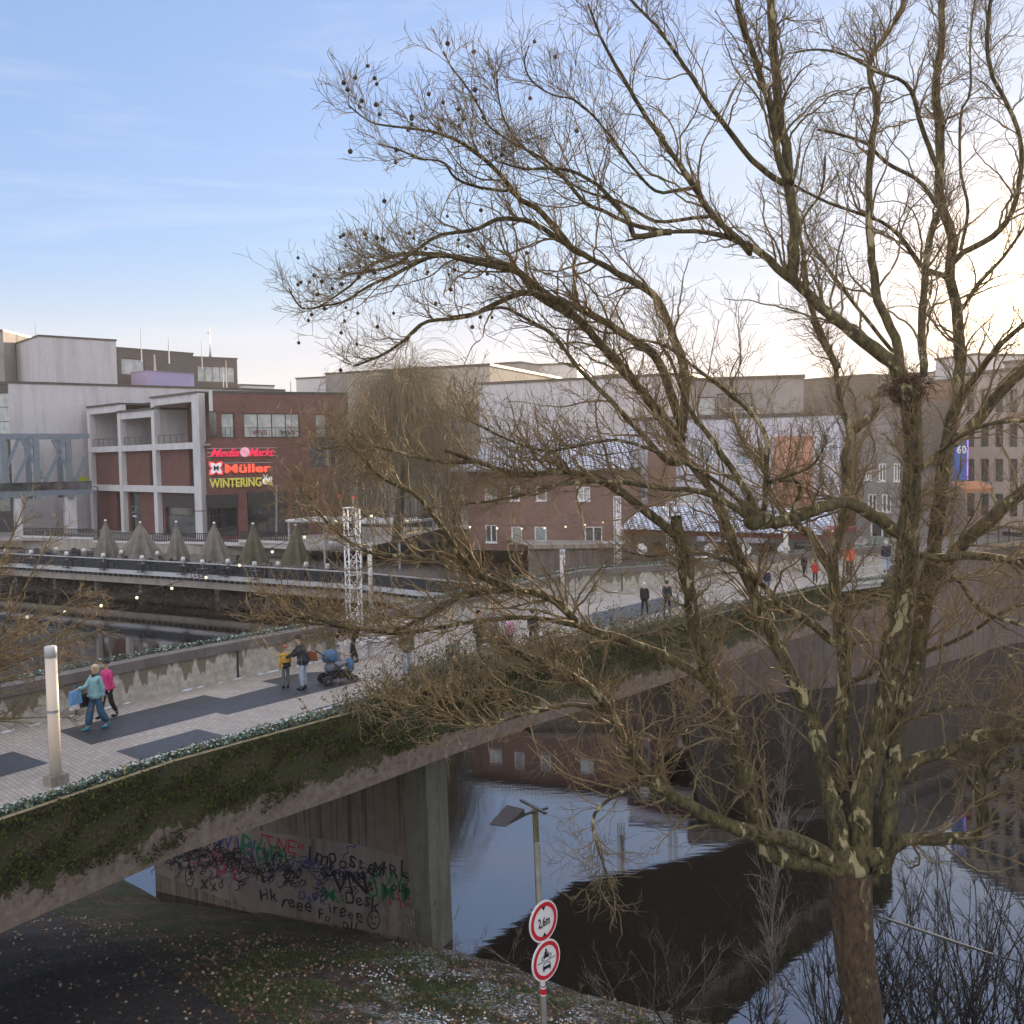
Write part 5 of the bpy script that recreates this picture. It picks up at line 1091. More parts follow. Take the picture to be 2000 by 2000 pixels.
    # ragged burr/nest in the high crotch and the knob at the end of the cut limb
    for (u,v,dz,rr,nm) in ((1768,752,-.3,.33,'twiggy_burr'),):
        c=P(u,v,TY+dz); N=260; st=np.array(c)[None]+rng.normal(size=(N,3))*np.array([.16,.12,.10]); dr=rng.normal(size=(N,3)); dr[:,2]-=.5; dr/=np.linalg.norm(dr,axis=1,keepdims=True)
        pts=np.stack([st,st+dr*.12,st+dr*.2+rng.normal(size=(N,3))*.04],1); Vq,Fq_=tubes(pts,np.full((N,3),.007),3); o=npmesh(nm,Vq,Fq_,mat('burr_brown',(.05,.028,.02),(.10,.05,.035),6,.9)); o.data.transform(tr_); o.parent=root
    for grp in (((1472,1020,-1.4,.16),(1460,1000,-1.4,.13),(1490,1012,-1.35,.14)),((1768,765,-.2,.27),)):
        m_=MB()
        for (u,v,dz,r_) in grp: m_.ball(P(u,v,TY+dz),(r_,r_,r_*.8),12,8)
        o=wpart(m_,'pollard_knob',BARK,root,True)
    return root
DENS=3.9
build_plane_tree()
def shrub(label,stems,seed,h0,h1,spread_,rad,per=(5,5),tm=TWIG,name='bare_shrub',cat='shrub',lean=(0,0,0),group=None,up=.6,thick=.011,l2=(.5,1.1),l3=(.15,.4)):
    """multi-stemmed leafless shrub, stems start at world points"""
    rng=np.random.default_rng(seed); st=np.array(stems,float); N=len(st); n=12
    root=thing(name,tuple(st.mean(0)),label,cat,group)
    d=np.c_[rng.normal(size=(N,2))*spread_,np.full(N,1.0)]+np.array(lean); d/=np.linalg.norm(d,axis=1,keepdims=True); L_=(h0+(h1-h0)*rng.random(N))/(n-1)
    pts=np.zeros((N,n,3)); pts[:,0]=st
    for j in range(1,n):
        d+=rng.normal(size=(N,3))*.07; d/=np.linalg.norm(d,axis=1,keepdims=True); pts[:,j]=pts[:,j-1]+d*L_[:,None]
    R_=thick*(.7+.8*rng.random((N,1)))*(1-.75*np.linspace(0,1,n)[None])
    a=grow(pts,R_,per[0],.2,1,*l2,.6,8,rng,.10,up=.35,r0f=.7,rmax=.012,rmin=.005,taper_=.5,lenfall=.5)
    b=grow(a[0],a[1],per[1],.15,1,*l3,.6,5,rng,.12,up=.25,r0f=.75,rmax=.008,rmin=.004,taper_=.7)
    s_=npmesh('stems',*tubes(pts,R_,5),tm); c=npmesh('twigs',*merge([tubes(*a,3),tubes(*b,3)]),tm)
    for o in (s_,c): o.data.transform(Matrix.Translation(-root.location)); o.parent=root
    return root
DTW=mat('dark_twig',(.018,.014,.012),(.05,.04,.034),4,.8)
GTW=mat('grey_twig',(.11,.095,.085),(.26,.22,.19),4,.8)
rs=random.Random(12)
def gp(x,y,dz=0): return (x,y,gz(x,y)+dz)
# dense dark bushes at the bottom right, on the river bank
for k,(x0,x1,y0,y1,n_,lab,h) in enumerate(((6.6,8.6,19.6,21.6,46,'dense dark leafless bush just right of the big trunk',4.8),(8.4,10.6,19.6,21.4,52,'dense dark leafless bush in the bottom right corner, its left half',5.6),(10.4,13.2,19,21,52,'dense dark leafless bush at the right edge of the bank',6.0),(3.4,5.4,20.6,22.4,16,'loose bare bush left of the big trunk foot',3.2))):
    shrub(lab,[gp(rs.uniform(x0,x1),rs.uniform(y0,y1)) for _ in range(n_)],40+k,h*.7,h,.32,0,(9,7),DTW,thick=.020)
shrub('pale bare sapling with fine upright twigs behind the plane tree fork',[gp(5.6,20.2)],60,7.4,7.6,.04,0,(46,9),GTW,name='sapling',cat='tree',lean=(-.12,0.02,0),thick=.045,l2=(.8,1.9),l3=(.3,.7))
shrub('tangled grey bramble stems right of the round signs',[gp(rs.uniform(1.4,4.2),rs.uniform(21.2,23.8)) for _ in range(13)],61,1.8,3.3,.75,0,(4,4),GTW,name='bramble',lean=(.15,0,0),thick=.009,l2=(.6,1.3))
shrub('low dry bramble at the foot of the bridge pier',[gp(rs.uniform(-3.4,-.2),rs.uniform(26.6,28.0)) for _ in range(22)],62,.7,1.5,.7,0,(4,4),GTW,name='bramble',thick=.006,l2=(.2,.5),l3=(.1,.2))
shrub('brown dry scrub below the sign post',[gp(rs.uniform(.4,3.2),rs.uniform(17.6,21.5)) for _ in range(34)],63,.5,1.5,.8,0,(5,5),mat('dry_stem',(.10,.07,.04),(.24,.17,.10),4,.9),name='bramble',thick=.006,l2=(.2,.5),l3=(.1,.25))
# branches of a tree standing outside the left edge
lt=thing('bare_tree',(-14.5,21,-4.8),'bare tree reaching in from the left edge above the river','tree')
rng=np.random.default_rng(77); S0=[]
base=P(-260,1500,21)
for (u,v,Y) in ((90,960,20),(150,1010,20.5),(60,1080,20),(200,1150,21),(230,1220,20.5),(190,1270,20),(120,1190,19.5),(250,1180,21),(160,1240,20.6),(230,1150,20.2),(120,1330,20.5),(180,1390,21),(80,1290,20)):
    e=P(u-35,v+10,Y); a=np.array(base); b_=np.array(e); mid=(a+b_)/2+np.array([0,0,(-.9 if v<1050 else .4)]); S0.append(resample([a,mid,b_],14))
S0=np.array(S0); RS=np.full((len(S0),14),.05)*(1-.8*np.linspace(0,1,14))[None]
a1=grow(S0,RS,26,.35,1,.6,1.5,.6,9,rng,.12,up=.1,r0f=.5,rmax=.013,rmin=.006,taper_=.5,zig=.08,bias=(.2,0,0)); a2=grow(*a1,6,.15,1,.2,.55,.7,6,rng,.14,up=.15,r0f=.6,rmax=.008,rmin=.005,taper_=.7,zig=.1)
tw=npmesh('crown',*merge([tubes(S0,RS,6),tubes(*a1,4),tubes(*a2,3)]),TWIG)
tk=npmesh('trunk',*tubes(np.array([resample([(-15.4,20.5,-5),(-15.2,20.8,-1),tuple(base)],8)]),np.full((1,8),.22),10),BARK)
for o in (tw,tk): o.data.transform(Matrix.Translation(-lt.location)); o.parent=lt
# weeping willow behind the bridge
wl=thing('weeping_willow',tuple(P(775,1060,88)),'bare weeping willow with long hanging strands in front of the beige building','tree')
rng=np.random.default_rng(5); wt=P(775,1060,88); ht=P(775,720,88).z-wt.z
tkp=np.array([resample([tuple(wt),tuple(P(782,960,88)),tuple(P(790,850,88)),tuple(P(800,780,88))],16)]); tkr=np.full((1,16),.5)*(1-.6*np.linspace(0,1,16))[None]
b1=grow(tkp,tkr,34,.42,1,3.5,7.0,1.0,10,rng,.12,up=.6,r0f=.4,rmax=.16,rmin=.07,taper_=.3,lenfall=.35,grav=.02)
b2=grow(*b1,13,.4,1,.6,2.0,.9,7,rng,.14,up=.1,r0f=.5,rmax=.05,rmin=.026,taper_=.5)
b3=grow(*b2,6,.2,1,5,13,.5,10,rng,.05,up=-.1,r0f=.7,rmax=.026,rmin=.015,taper_=.7,grav=.38,lenfall=.2)
b4=grow(*b1,10,.5,1,.8,2.2,.7,6,rng,.12,up=.5,r0f=.3,rmax=.025,rmin=.014,taper_=.6)
WT=mat('willow_twig',(.095,.08,.05),(.20,.17,.105),.5,.9)
tk=npmesh('trunk',*merge([tubes(tkp,tkr,10),tubes(*b1,6)]),mat('willow_bark',(.05,.048,.035),(.11,.10,.07),2,.9)); cr=npmesh('crown',*merge([tubes(*b2,3),tubes(*b3,3),tubes(*b4,3)]),WT)
for o in (tk,cr): o.data.transform(Matrix.Translation(-wl.location)); o.parent=wl
# ---- leaves: ivy in the planter trough, along the parapet top, hanging scrub
def leafcloud(name,pts,size,mats,seed=0,label=None,cat='ivy',tilt=.5):
    rng=np.random.default_rng(seed); Pt=np.asarray(pts,float); N=len(Pt)
    nrm=np.c_[rng.normal(size=(N,2))*tilt,np.ones(N)]; nrm/=np.linalg.norm(nrm,axis=1,keepdims=True)
    a=rng.random(N)*6.283; r=np.c_[np.cos(a),np.sin(a),np.zeros(N)]; X=np.cross(nrm,r); X/=np.linalg.norm(X,axis=1,keepdims=True); Y=np.cross(nrm,X)
    s_=(size*(.6+.8*rng.random(N)))[:,None]
    V_=np.stack([Pt-X*s_*.5,Pt-Y*s_*.42+nrm*s_*.06,Pt+X*s_*.6-nrm*s_*.1,Pt+Y*s_*.42+nrm*s_*.06],1).reshape(-1,3)
    F_=np.arange(N*4).reshape(-1,4); mi=rng.choice(len(mats),N,p=[q[1] for q in mats])
    o=npmesh(name,V_,F_,[q[0] for q in mats],smooth=False,mi=mi)
    return tag(o,label,cat,kind='stuff')
IV1=mat('ivy_green',(.022,.05,.026),(.05,.10,.05),9,.45); IV2=mat('ivy_frosted',(.20,.30,.24),(.42,.52,.46),9,.6); IV3=mat('ivy_dark',(.010,.022,.012),(.02,.04,.02),9,.5); LY=mat('yellow_leaf',(.30,.24,.05),(.42,.33,.07),9,.6); LB_=mat('brown_leaf',(.09,.05,.025),(.20,.115,.06),9,.8); GG=mat('grass_green',(.04,.065,.018),(.085,.12,.035),9,.8)
rng=np.random.default_rng(3); pts=[]
def along(A_,B_,n,zlo,zhi,smax=None):
    res=[]; seg=[math.hypot(A_[i+1][0]-A_[i][0],A_[i+1][1]-A_[i][1]) for i in range(len(A_)-1)]; tot=sum(seg)
    for _ in range(n):
        s_=rng.random()*tot; i=0
        while i<len(seg)-1 and s_>seg[i]: s_-=seg[i]; i+=1
        k=s_/seg[i]; p=lerp2(A_[i],A_[i+1],k); q=lerp2(B_[i],B_[i+1],k); r=lerp2(p,q,rng.random()); res.append((r[0],r[1],zlo+(zhi-zlo)*rng.random()))
    return res
leafcloud('ivy_trough',along(INK,OUK,30000,ZK-.08,ZK+.10),.058,[(IV1,.54),(IV3,.26),(IV2,.15),(LY,.02),(LB_,.03)],1,'low frosted ivy filling the planter trough along the near side of the bridge','ivy')
leafcloud('ivy_parapet',along(off(FAR,.40),off(FAR,.60),15000,PH-.06,PH+.12),.07,[(IV1,.5),(IV3,.2),(IV2,.3)],2,'narrow strip of frosted ivy along the top of the far parapet','ivy')
# moss and ivy cushions on the fascia
pts=[]; OUS=off(OUT,-.02); OUO=off(OUT,-.09)
for x,y,z in along(OUS,OUO,80000,-1.5,ZK+.02):
    lim=(-1.12 if x<-5 else (-.85 if x<4 else -.6))+.22*math.sin(x*.55+1)+.28*math.sin(x*1.1)+.18*math.sin(x*2.9+y)+.1*math.sin(y*5)
    if z>lim and math.sin(x*2.3+z*5)+math.sin(y*3.1-z*7)+.9*math.sin(x*9+z*13)*math.sin(y*8-z*17)>-.5+max(0,-.35-z)*1.2: pts.append((x,y,z))
leafcloud('fascia_moss',pts,.048,[(mat('moss_green',(.022,.040,.005),(.08,.12,.014),7,.95),.50),(mat('moss_brown',(.010,.007,.004),(.032,.023,.013),7,.95),.28),(mat('moss_dark',(.010,.010,.006),(.02,.02,.010),7,.95),.22)],4,'dark moss and dry creeper clinging to the bridge fascia','moss',1.6)
# shrubs in the planter (photo right part): clumps with green tops and brown hanging stems
DRY=mat('dry_brown_stem',(.10,.075,.04),(.27,.21,.11),4,.9)
clump_at=[]
def outpt(k): i=int(k); i=min(i,len(OUT)-2); return lerp2(INK[i],OUK[i],.5) if k==i else lerp2(lerp2(INK[i],OUK[i],.6),lerp2(INK[i+1],OUK[i+1],.6),k-i)
ci=0
for kk,hh,lab in ((3.5,.7,'brown green shrub spilling over the planter, first clump beyond the pram'),(4.0,.95,'largest brown green shrub spilling over the planter behind the golden twigs'),(4.45,.95,'shrub clump in the planter right of the largest one'),(4.9,.8,'shrub clump in the planter left of the thick hollow looking limb'),(5.35,.8,'dark shrub clump in the planter at the bridge middle'),(5.75,.7,'leafy shrub clump in the planter near the far end'),(6.2,.6,'last small shrub clump in the planter before the bend')):
    c=outpt(kk); root=thing('planter_shrub',(c[0],c[1],ZK-.08),lab,'shrub','shrubs in the bridge planter'); rng=np.random.default_rng(100+ci)
    N=150; st=np.c_[c[0]+rng.normal(size=N)*.95,c[1]+rng.normal(size=N)*.95*1.2,np.full(N,ZK-.1)]
    # keep stems inside the trough
    dirn=Vector((OUT[5][0]-OUT[3][0],OUT[5][1]-OUT[3][1])).normalized(); t_=rng.normal(size=N)*1.0; w_=rng.uniform(-.35,.35,N)
    st=np.c_[c[0]+dirn.x*t_-(-dirn.y)*w_,c[1]+dirn.y*t_+(-dirn.x)*w_*-1,np.full(N,ZK-.1)]
    d=np.c_[rng.normal(size=(N,2))*.5,np.ones(N)]; d[:,0]+=dirn.y*.45; d[:,1]-=dirn.x*.45; n=9; pp_=np.zeros((N,n,3)); pp_[:,0]=st; L_=(hh*(.6+.9*rng.random(N)))/(n-1)*1.5
    for j in range(1,n):
        d+=rng.normal(size=(N,3))*.12; d[:,2]-=.16; d/=np.linalg.norm(d,axis=1,keepdims=True); pp_[:,j]=pp_[:,j-1]+d*L_[:,None]
    rr_=np.full((N,n),.006); a=grow(pp_,rr_,5,.2,1,.12,.4,.7,5,rng,.15,up=.1,r0f=.8,rmin=.004,taper_=.8)
    o=npmesh('stems',*merge([tubes(pp_,rr_,3),tubes(*a,3)]),DRY); 
    e=np.concatenate([a[0][:,-1],a[0][:,2],pp_[:,3]]); e=e[rng.random(len(e))<.9]
    o2=leafcloud('foliage',e,.06,[(GG,.35),(IV1,.2),(LB_,.3),(LY,.05),(IV3,.10)],200+ci,tilt=1.2); 
    for k_ in ('kind',): 
        if k_ in o2: del o2[k_]
    if 'category' in o2: del o2['category']
    for q in (o,o2): q.data.transform(Matrix.Translation(-root.location)); q.parent=root
    ci+=1
# grass, litter and snow on the near bank
rng=np.random.default_rng(8)
def bank_pts(n,x0,x1,y0,y1,dmin,dmax,mask=None):
    res=[]
    for _ in range(n):
        x=rng.uniform(x0,x1); y=rng.uniform(y0,y1); d=shore_d(x,y)
        if dmin<d<dmax and (mask is None or mask(x,y)): res.append((x,y,gz(x,y)))
    return np.array(res)
gm=lambda x,y: math.sin(x*1.3+y*.7)+math.sin(y*1.9-x*.8)+.6*math.sin(x*3.7+1)*math.sin(y*3.1)>-.2
gpz=bank_pts(26000,-7,3.5,15.5,27,1.4,8.6,gm)
N=len(gpz); hgt=rng.uniform(.05,.14,N); d=np.c_[rng.normal(size=(N,2))*.5,np.ones(N)]; d/=np.linalg.norm(d,axis=1,keepdims=True); pp_=np.stack([gpz,gpz+d*hgt[:,None]*.6,gpz+d*hgt[:,None]+np.c_[d[:,:2]*hgt[:,None]*.5,np.zeros(N)]],1)
rr_=np.tile(np.array([.008,.006,.002]),(N,1)); o=npmesh('grass',*tubes(pp_,rr_,3),mat('grass_blade',(.035,.06,.012),(.10,.14,.035),3,.8)); tag(o,'short winter grass on the river bank below the bridge','grass',kind='stuff')
lp_=bank_pts(6500,-8,6,15,27.5,.3,9); lp_[:,2]+=.03
lp2=bank_pts(2600,-17,-5,17,31,4,13); lp2[:,2]+=.085; lp_=np.concatenate([lp_,lp2])
leafcloud('fallen_leaves',lp_,.075,[(LB_,.7),(mat('pale_leaf',(.26,.19,.12),(.36,.28,.18),9,.8),.3)],9,'brown fallen leaves scattered over the bank','leaves',.5)
sm=lambda x,y: math.sin(x*.9-y*1.1+.4)+.8*math.sin(x*2.1+y*1.7)+.6*math.sin(x*4.3-y*2.9)+.9*math.sin(x*9+y*7)*math.sin(x*6-y*8)>(.35 if x>-3.6 else 1.9)
sp_=bank_pts(26000,-6.5,1.6,18.0,26.5,2.4,6.4,lambda x,y: sm(x,y) and rng.random()<.07); 
m_=MB(); N=len(sp_); V_=[];F_=[]
a=rng.random((N,6))*.0; ang=np.arange(6)*math.pi/3; R6=rng.uniform(.010,.04,(N,6))
C_=sp_+np.array([0,0,.055]); ring=np.stack([C_+np.stack([np.cos(ang[k])*R6[:,k],np.sin(ang[k])*R6[:,k],np.full(N,-.035)],1) for k in range(6)],1)
V_=np.concatenate([C_[:,None],ring],1).reshape(-1,3); b0=(np.arange(N)*7)[:,None]
F_=np.concatenate([np.stack([b0[:,0],b0[:,0]+1+k,b0[:,0]+1+(k+1)%6],1) for k in range(6)]); o=npmesh('snow',V_,F_,SNOW); tag(o,'crumbling patches of old snow on the grassy bank','snow',kind='stuff')
# dead weeds along the far bank and on the terrace slope
q=bank_pts(10,0,1,0,1,0,1)
pts=[]; 
for _ in range(2600):
    i=rng.integers(0,len(TE)-1); k=rng.random(); p=lerp2(TE[i],TE[i+1],k); dd=rng.uniform(-1.6,3.5); pts.append((p[0],p[1]+dd-.6,WZ+.1+max(0,dd+1.3)*.3))
pts=np.array(pts); N=len(pts); d=np.c_[rng.normal(size=(N,2))*.8,np.ones(N)*.7]; d/=np.linalg.norm(d,axis=1,keepdims=True); hg=rng.uniform(.3,1.0,N)[:,None]
pp_=np.stack([pts,pts+d*hg*.5,pts+d*hg+np.c_[np.zeros((N,2)),-.3*hg]],1); a=grow(pp_,np.full((N,3),.02),4,.2,1,.2,.6,.8,4,rng,.2,up=.1,r0f=.8,rmin=.012,taper_=.8)
o=npmesh('dead_weeds',*merge([tubes(pp_,np.full((N,3),.02),3),tubes(*a,3)]),mat('weed_brown',(.045,.036,.026),(.13,.10,.075),1,.95)); tag(o,'dead weeds on the far river bank under the terrace','weeds',kind='stuff')
# ================================================================ OBJECTS
# ---- light columns on the bridge
LCM,t,b=nodes('light_column_acrylic'); b.inputs['Base Color'].default_value=(.62,.60,.56,1); b.inputs['Roughness'].default_value=.35
tr_n=t.nodes.new('ShaderNodeBsdfTranslucent'); tr_n.inputs['Color'].default_value=(.9,.78,.62,1); ms=t.nodes.new('ShaderNodeMixShader'); ms.inputs[0].default_value=.27
out=[q for q in t.nodes if q.type=='OUTPUT_MATERIAL'][0]; t.links.new(b.outputs[0],ms.inputs[1]); t.links.new(tr_n.outputs[0],ms.inputs[2]); t.links.new(ms.outputs[0],out.inputs['Surface'])
GALV=mat('galvanised_metal',(.26,.27,.28),(.36,.37,.38),5,.45,metal=.5)
def column(base,h,r,label,k=0):
    root=thing('light_column',tuple(base),label,'light column','light columns along the bridge')
    m_=MB(); m_.lathe([(r,.12),(r,h-.22)],base,20); wpart(m_,'column_tube',LCM,root,True)
    m_=MB(); m_.lathe([(r*1.04,h-.22),(r*1.04,h-.02),(r*.9,h)],base,20); wpart(m_,'top_cap',LGREY,root,True)
    m_=MB(); m_.box((base[0],base[1],base[2]+.08),(r*3.3,r*2.6,.2),math.radians(57)); wpart(m_,'base_block',CONC,root)
    m_=MB(); m_.lathe([(r*1.03,h*.52),(r*1.03,h*.52+.05)],base,20); wpart(m_,'clamp_ring',GALV,root)
b0=G(110,1530,.25); column((b0.x,b0.y,.25),2.72,.112,'nearest pale light column at the left, beside the ivy trough')
for (u,v,vt,zz,lab) in ((1100,1188,1087,0,'light column lit orange by the sun, right of the picture middle'),(1535,1134,1035,0,'light column in front of the round shop signs'),(1209,1124,1005,0,'thin light column left of the pale limb near the brick house'),(725,1198,1060,0,'light column just right of the lattice mast')):
    Yd={1100:44.5,1535:52.5,1209:56.5,725:52}[u]; q=P(u,v,Yd); q.z=0 if u!=725 else q.z
    column(tuple(q),px(v-vt,Yd),.12 if u!=1209 else .09,lab)
# ---- lattice masts on white ballast blocks with strings of bulbs
def lattice(base,h,w_,label,yaw=0,ballast=True):
    root=thing('lattice_mast',tuple(base),label,'lattice mast','lattice masts carrying the bulb strings'); cs,sn=math.cos(yaw),math.sin(yaw)
    def c(i,z): dx,dy=[(-1,-1),(1,-1),(1,1),(-1,1)][i%4]; dx*=w_/2; dy*=w_/2; return Vector((base[0]+dx*cs-dy*sn,base[1]+dx*sn+dy*cs,base[2]+z))
    z0=.55 if ballast else 0
    for i in range(4): m_=MB(); m_.tube([c(i,z0),c(i,h)],.024,8); wpart(m_,'chord_tube',WHITEP,root,True)
    m_=MB(); n=int((h-z0)/w_)
    for i in range(4):
        for k in range(n):
            za_=z0+(h-z0)*k/n; zb_=z0+(h-z0)*(k+1)/n; m_.bar(c(i+(k%2),za_),c(i+1-(k%2),zb_),.018); m_.bar(c(i,zb_),c(i+1,zb_),.016)
    wpart(m_,'lattice_bracing',WHITEP,root)
    m_=MB(); m_.box((base[0],base[1],base[2]+h+.02),(w_+.06,w_+.06,.04),yaw); wpart(m_,'head_plate',WHITEP,root)
    if ballast:
        for k,(dx,dy) in enumerate(((-.1,-.12),(.62,.35))):
            m_=MB(); cx,cy=base[0]+dx,base[1]+dy; rr=.52 if k==0 else .42; m_.lathe([(rr,0),(rr*1.02,.06),(rr*1.02,.5),(rr*.93,.56)],(cx,cy,base[2]),8); wpart(m_,'ballast_block',mat('ballast_white',(.42,.42,.42),(.60,.60,.60),3,.85),root)
    return Vector((base[0],base[1],base[2]+h))
q=G(694,1283); tA=lattice((q.x,q.y,0),4.9,.40,'white lattice mast on white ballast blocks right of the pram',.5)
q=P(1310,1135,57.5); tB=lattice((q.x,q.y,.1),3.6,.36,'white lattice mast behind the parapet left of the pale limb',.2,False)
q=P(1207,1120,59); tC=lattice((q.x,q.y,.1),3.9,.30,'distant thin white lattice mast near the brick house corner',.4,False)
BULB=mat('warm_bulb',(.8,.7,.5),None,rough=.3,emit=(1,.85,.55),es=.45)
def bulbs(A_,B_,sag,n,label,skip=0):
    root=thing('light_string',tuple(A_),label,'light string'); pts=[A_.lerp(B_,k/40)-Vector((0,0,4*sag*(k/40)*(1-k/40))) for k in range(41)]
    m_=MB(); m_.tube(pts,.011,4); wpart(m_,'cable',DARK,root)
    for k in range(n):
        t_=(k+.5)/n; p=A_.lerp(B_,t_)-Vector((0,0,4*sag*t_*(1-t_))); m_=MB(); m_.tube([p,p-Vector((0,0,.09))],.02,6); s_=wpart(m_,'bulb_socket',DARK,root); m_=MB(); m_.ball(p-Vector((0,0,.14)),.048,10,7); wpart(m_,'bulb',BULB,root,True)
E1=P(-60,1205,29); bulbs(tA,E1,.75,11,'drooping string of bulbs from the lattice mast to the left edge over the river')
bulbs(tA,tB,.9,14,'string of bulbs between the two lattice masts above the deck')
w0=P(1700,1785,16.0); w1=P(2080,1905,14.2); wr_=thing('light_string',tuple(w0),'taut dark cable with unlit bulbs leaving the big trunk to the right','light string'); m_=MB(); m_.tube([w0,w0.lerp(w1,.5)-Vector((0,0,.04)),w1],.012,5); wpart(m_,'cable',DARK,wr_)
m_=MB(); m_.tube([w0.lerp(w1,.1)+Vector((0,0,.015)),w0.lerp(w1,.66)-Vector((0,0,.02))],.010,5); wpart(m_,'pale_cord',BEIGE,wr_)
for k_ in (.06,.3,.52,.7): p=w0.lerp(w1,k_)-Vector((0,0,.07)); m_=MB(); m_.ball(p,.03,8,6); wpart(m_,'bulb',DARK,wr_,True)
m_=MB(); m_.lathe([(.40,-.02),(.40,.02)],P(1688,1782,TY),24); 
# ---- traffic sign post
SG=(P(1062,1960,14.6)); gzp=gz(SG.x,SG.y)
sp=thing('sign_post',(SG.x,SG.y,gzp),'grey post carrying two round red rimmed signs at the bottom centre','road sign')
lean=Vector((-.024,0,1))
def onp(z): return Vector((SG.x,SG.y,SG.z))+lean*(z-SG.z)
m_=MB(); m_.tube([onp(gzp-.3),onp(.72)],.042,14); wpart(m_,'post',mat('grey_post_paint',(.13,.13,.12),(.20,.20,.185),6,.6),sp,True)
Xd=Vector((math.cos(math.radians(46)),math.sin(math.radians(46)),0)); Zd=Vector((-.02,0,1)).normalized(); Nd=Vector((Xd.y,-Xd.x,0)); SM=Matrix((Xd,Zd,Nd)).transposed()
SW=mat('sign_white_face',(.66,.66,.66),(.72,.72,.72),8,.35); SR=paint('sign_rim_red',(.52,.015,.03),.35); SBK=paint('sign_black',(.012,.012,.014),.4)
def disc(u,v,label):
    c=P(u,v,14.45); c+=Nd*.0; r=.300
    root_c=c
    m_=MB(); m_.lathe([(.001,-.012),(r,-.012),(r+.008,-.004),(r+.008,.012),(r-.006,.012)],c,40,SM); plate=wpart(m_,'sign_plate',SW,sp,False)
    m_=MB(); n=48
    for k in range(n):
        a,b_=2*math.pi*k/n,2*math.pi*(k+1)/n; f=lambda rr,aa: c+Xd*(rr*math.cos(aa))+Zd*(rr*math.sin(aa))+Nd*.016
        m_.quad(f(r*.74,a),f(r*.94,a),f(r*.94,b_),f(r*.74,b_))
    x=wpart(m_,'red_ring',SR,sp); x.parent=plate; return c,plate
def onsign(c,plate,polys,nm,mt_=SBK):
    m_=MB()
    for pl0 in polys: m_.poly([c+Xd*x+Zd*y+Nd*.019 for x,y in pl0])
    x=wpart(m_,nm,mt_,sp); x.parent=plate
c,pl1=disc(1061,1799,'')
me=textmesh('2,6m',.20,.004); xs_=[p.co.x for p in me.vertices]; x0,x1=min(xs_),max(xs_)
onsign(c,pl1,[[((me.vertices[i].co.x-(x0+x1)/2)*.66,(me.vertices[i].co.y-.072)*1.0) for i in f.vertices] for f in me.polygons],'lettering'); bpy.data.meshes.remove(me)
onsign(c,pl1,[[(-.045,.226),(.045,.226),(0,.165)],[(-.045,-.226),(0,-.165),(.045,-.226)]],'arrow_marks')
c,pl2=disc(1066,1875,'')
def circ(cx,cy,r,n=16): return [(cx+r*math.cos(2*math.pi*k/n),cy+r*math.sin(2*math.pi*k/n)) for k in range(n)]
def ringp(cx,cy,r,w_,n=16):
    o=[]
    for k in range(n):
        a,b_=2*math.pi*k/n,2*math.pi*(k+1)/n; o.append([(cx+r*math.cos(a),cy+r*math.sin(a)),(cx+(r-w_)*math.cos(a),cy+(r-w_)*math.sin(a)),(cx+(r-w_)*math.cos(b_),cy+(r-w_)*math.sin(b_)),(cx+r*math.cos(b_),cy+r*math.sin(b_))])
    return o
onsign(c,pl2,ringp(-.075,.055,.034,.011)+ringp(.075,.055,.034,.011)+[[(-.07,.05),(.02,.045),(.05,.07),(.04,.10),(-.02,.10),(-.06,.085)],[(-.045,.09),(.0,.09),(.01,.135),(-.02,.15),(-.05,.12)],[(.0,.12),(.045,.10),(.05,.115),(.0,.135)],circ(-.005,.163,.020,10)],'motorcycle_symbol')
onsign(c,pl2,[[(-.20,-.004),(.20,-.004),(.20,.006),(-.20,.006)]],'divider_line')
onsign(c,pl2,[[(-.085,-.125),(.085,-.125),(.085,-.075),(-.085,-.075)],[(-.085,-.075),(-.072,-.075),(-.05,-.035),(-.063,-.035)],[(.072,-.075),(.085,-.075),(.063,-.035),(.05,-.035)],[(-.063,-.035),(.063,-.035),(.058,-.025),(-.058,-.025)],[(-.082,-.15),(-.055,-.15),(-.055,-.125),(-.082,-.125)],[(.055,-.15),(.082,-.15),(.082,-.125),(.055,-.125)]],'car_symbol')
onsign(c,pl2,[circ(-.058,-.10,.012,10),circ(.058,-.10,.012,10)],'headlight_marks',SW) if False else None
zb0=P(1062,1935,14.6).z
m_=MB(); m_.lathe([(.047,-.045),(.047,.045)],onp(zb0),16); wpart(m_,'reflective_band',SR,sp); m_=MB(); m_.lathe([(.046,-.065),(.046,.065)],onp(zb0),16); wpart(m_,'white_band',SW,sp)
m_=MB(); p_=P(1060,1921,14.55); m_.box(tuple(p_),(.05,.05,.06),.6); wpart(m_,'sticker',SW,sp)
